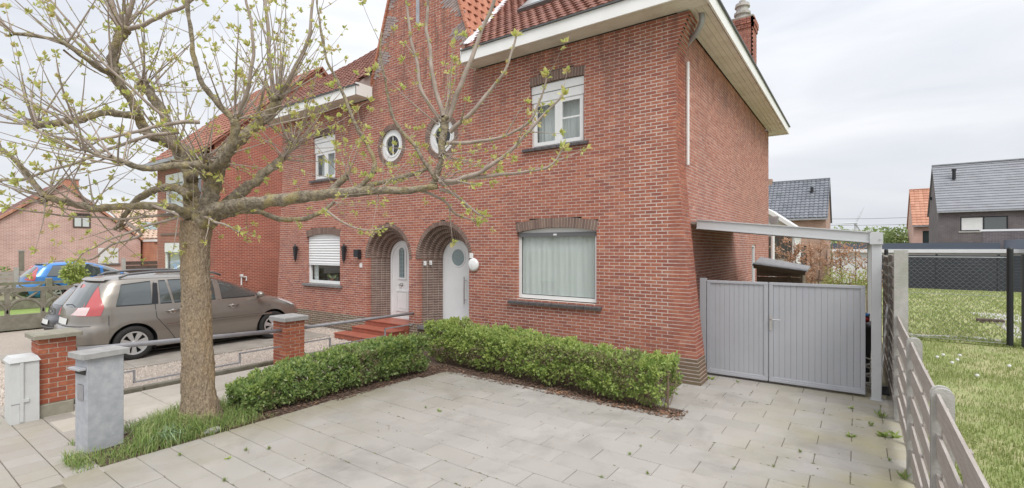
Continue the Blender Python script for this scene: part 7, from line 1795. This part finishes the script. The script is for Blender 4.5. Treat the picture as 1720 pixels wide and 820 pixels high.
one('vent_pipe', BLACKM, tn, lambda b: b.tube([(-3.0, 45.6, 6.5), (-3.0, 45.6, 7.3)], .11, 8))
ck = one('chimney', B_FAR_TAN, tn, lambda b: b.box(-7.2, -6.0, 46.7, 47.4, 7.4, 8.35))
og = gable_house('small pink brick house with bright orange roof left of the dark house', 5.2, 9.6, 72, 80, 5.2, 9.4, B_FAR_PINK, B_FAR_PINK, TILE_S, [(6.0, 7.1, 3.0, 4.4)], .4, .45, .03)
# flat roofed garages behind the screen fence
gr = thing('garage', 'long white flat roofed garage block with a blue grey roof edge behind the screen fence', 'garage', (9, 40, 0))
one('wall', WALLWHITE, gr, lambda b: b.box(-1.4, 26, 40.2, 45, 0, 2.32)); one('roof_edge', ROOFBLUE, gr, lambda b: b.box(-1.5, 6.85, 40.0, 45.2, 2.325, 2.72)); one('white_edge', WHITE, gr, lambda b: b.box(-1.5, 26, 39.95, 40.19, 2.10, 2.32))
cn = thing('canopy', 'blue grey flat canopy with a thin white coping at the right edge', 'canopy', (14, 41, 0)); one('roof_edge', ROOFBLUE, cn, lambda b: b.box(7.9, 26, 38.6, 45.3, 2.33, 2.92)); one('coping', WHITE, cn, lambda b: (b.box(6.9, 26, 46, 46.4, 3.55, 3.68), )); one('wall', B_FAR_DARK, cn, lambda b: b.box(7.0, 26, 46.02, 46.38, 0, 3.54)); one('post', WHITE, cn, lambda b: b.box(8.3, 8.5, 38.7, 38.9, 2.0, 2.33))
# far trees, pylon line and wind turbine
for i, (x, y, z0, rx, rz) in enumerate(((1.5, 84, .4, 2.9, 2.5), (5.0, 88, .4, 3.2, 2.5), (8.2, 95, .6, 3.4, 2.5), (-2.5, 92, .4, 3.0, 2.6), (3.4, 79, .2, 2.0, 2.35))):
    bush('far_tree', ['leftmost pale spring tree over the garage roof', 'middle pale spring tree over the garage roof', 'pale spring tree left of the orange roofed house', 'pale spring tree just right of the carport beam', 'small tree standing before the others over the garage roof'][i], 'tree', x, y, z0, rx, rz, 2400, FARTREE, .38, group='far spring trees')
wt = thing('wind_turbine', 'distant three bladed wind turbine above the carport beam', 'turbine', (at(1437, 375, 600).x, at(1437, 375, 600).y, 0)); hub = at(1437, 375, 598); TURB = mat('turbine_grey', (.52, .54, .57), rough=.6)
one('tower', TURB, wt, lambda b: b.tube([(hub.x, hub.y+2, -1), (hub.x, hub.y+2, hub.z)], [2.2, 1.3], 10)); one('nacelle', TURB, wt, lambda b: b.ico((hub.x, hub.y+1, hub.z), 2.4))
for a in (rad(62), rad(182), rad(302)):
    one('blade', TURB, wt, lambda b: b.tube([hub, hub+(RGT*math.cos(a)+UPV*math.sin(a))*9, hub+(RGT*math.cos(a)+UPV*math.sin(a))*24], [.8, 1.1, .25], 6))
pw = thing('power_line', 'thin overhead power line crossing the sky behind the houses', 'cable', (0, 110, 0))
for dz in (7.0, 8.2): one('cable', TRIMG, pw, lambda b: b.tube([(-8+i*2.4, 110, dz-.35*math.sin(i/10*math.pi)) for i in range(11)], .035, 4))
for x in (-8, 16): one('pylon', CONC, pw, lambda b: b.tube([(x, 110, 0), (x, 110, 8.6)], [.2, .12], 8))
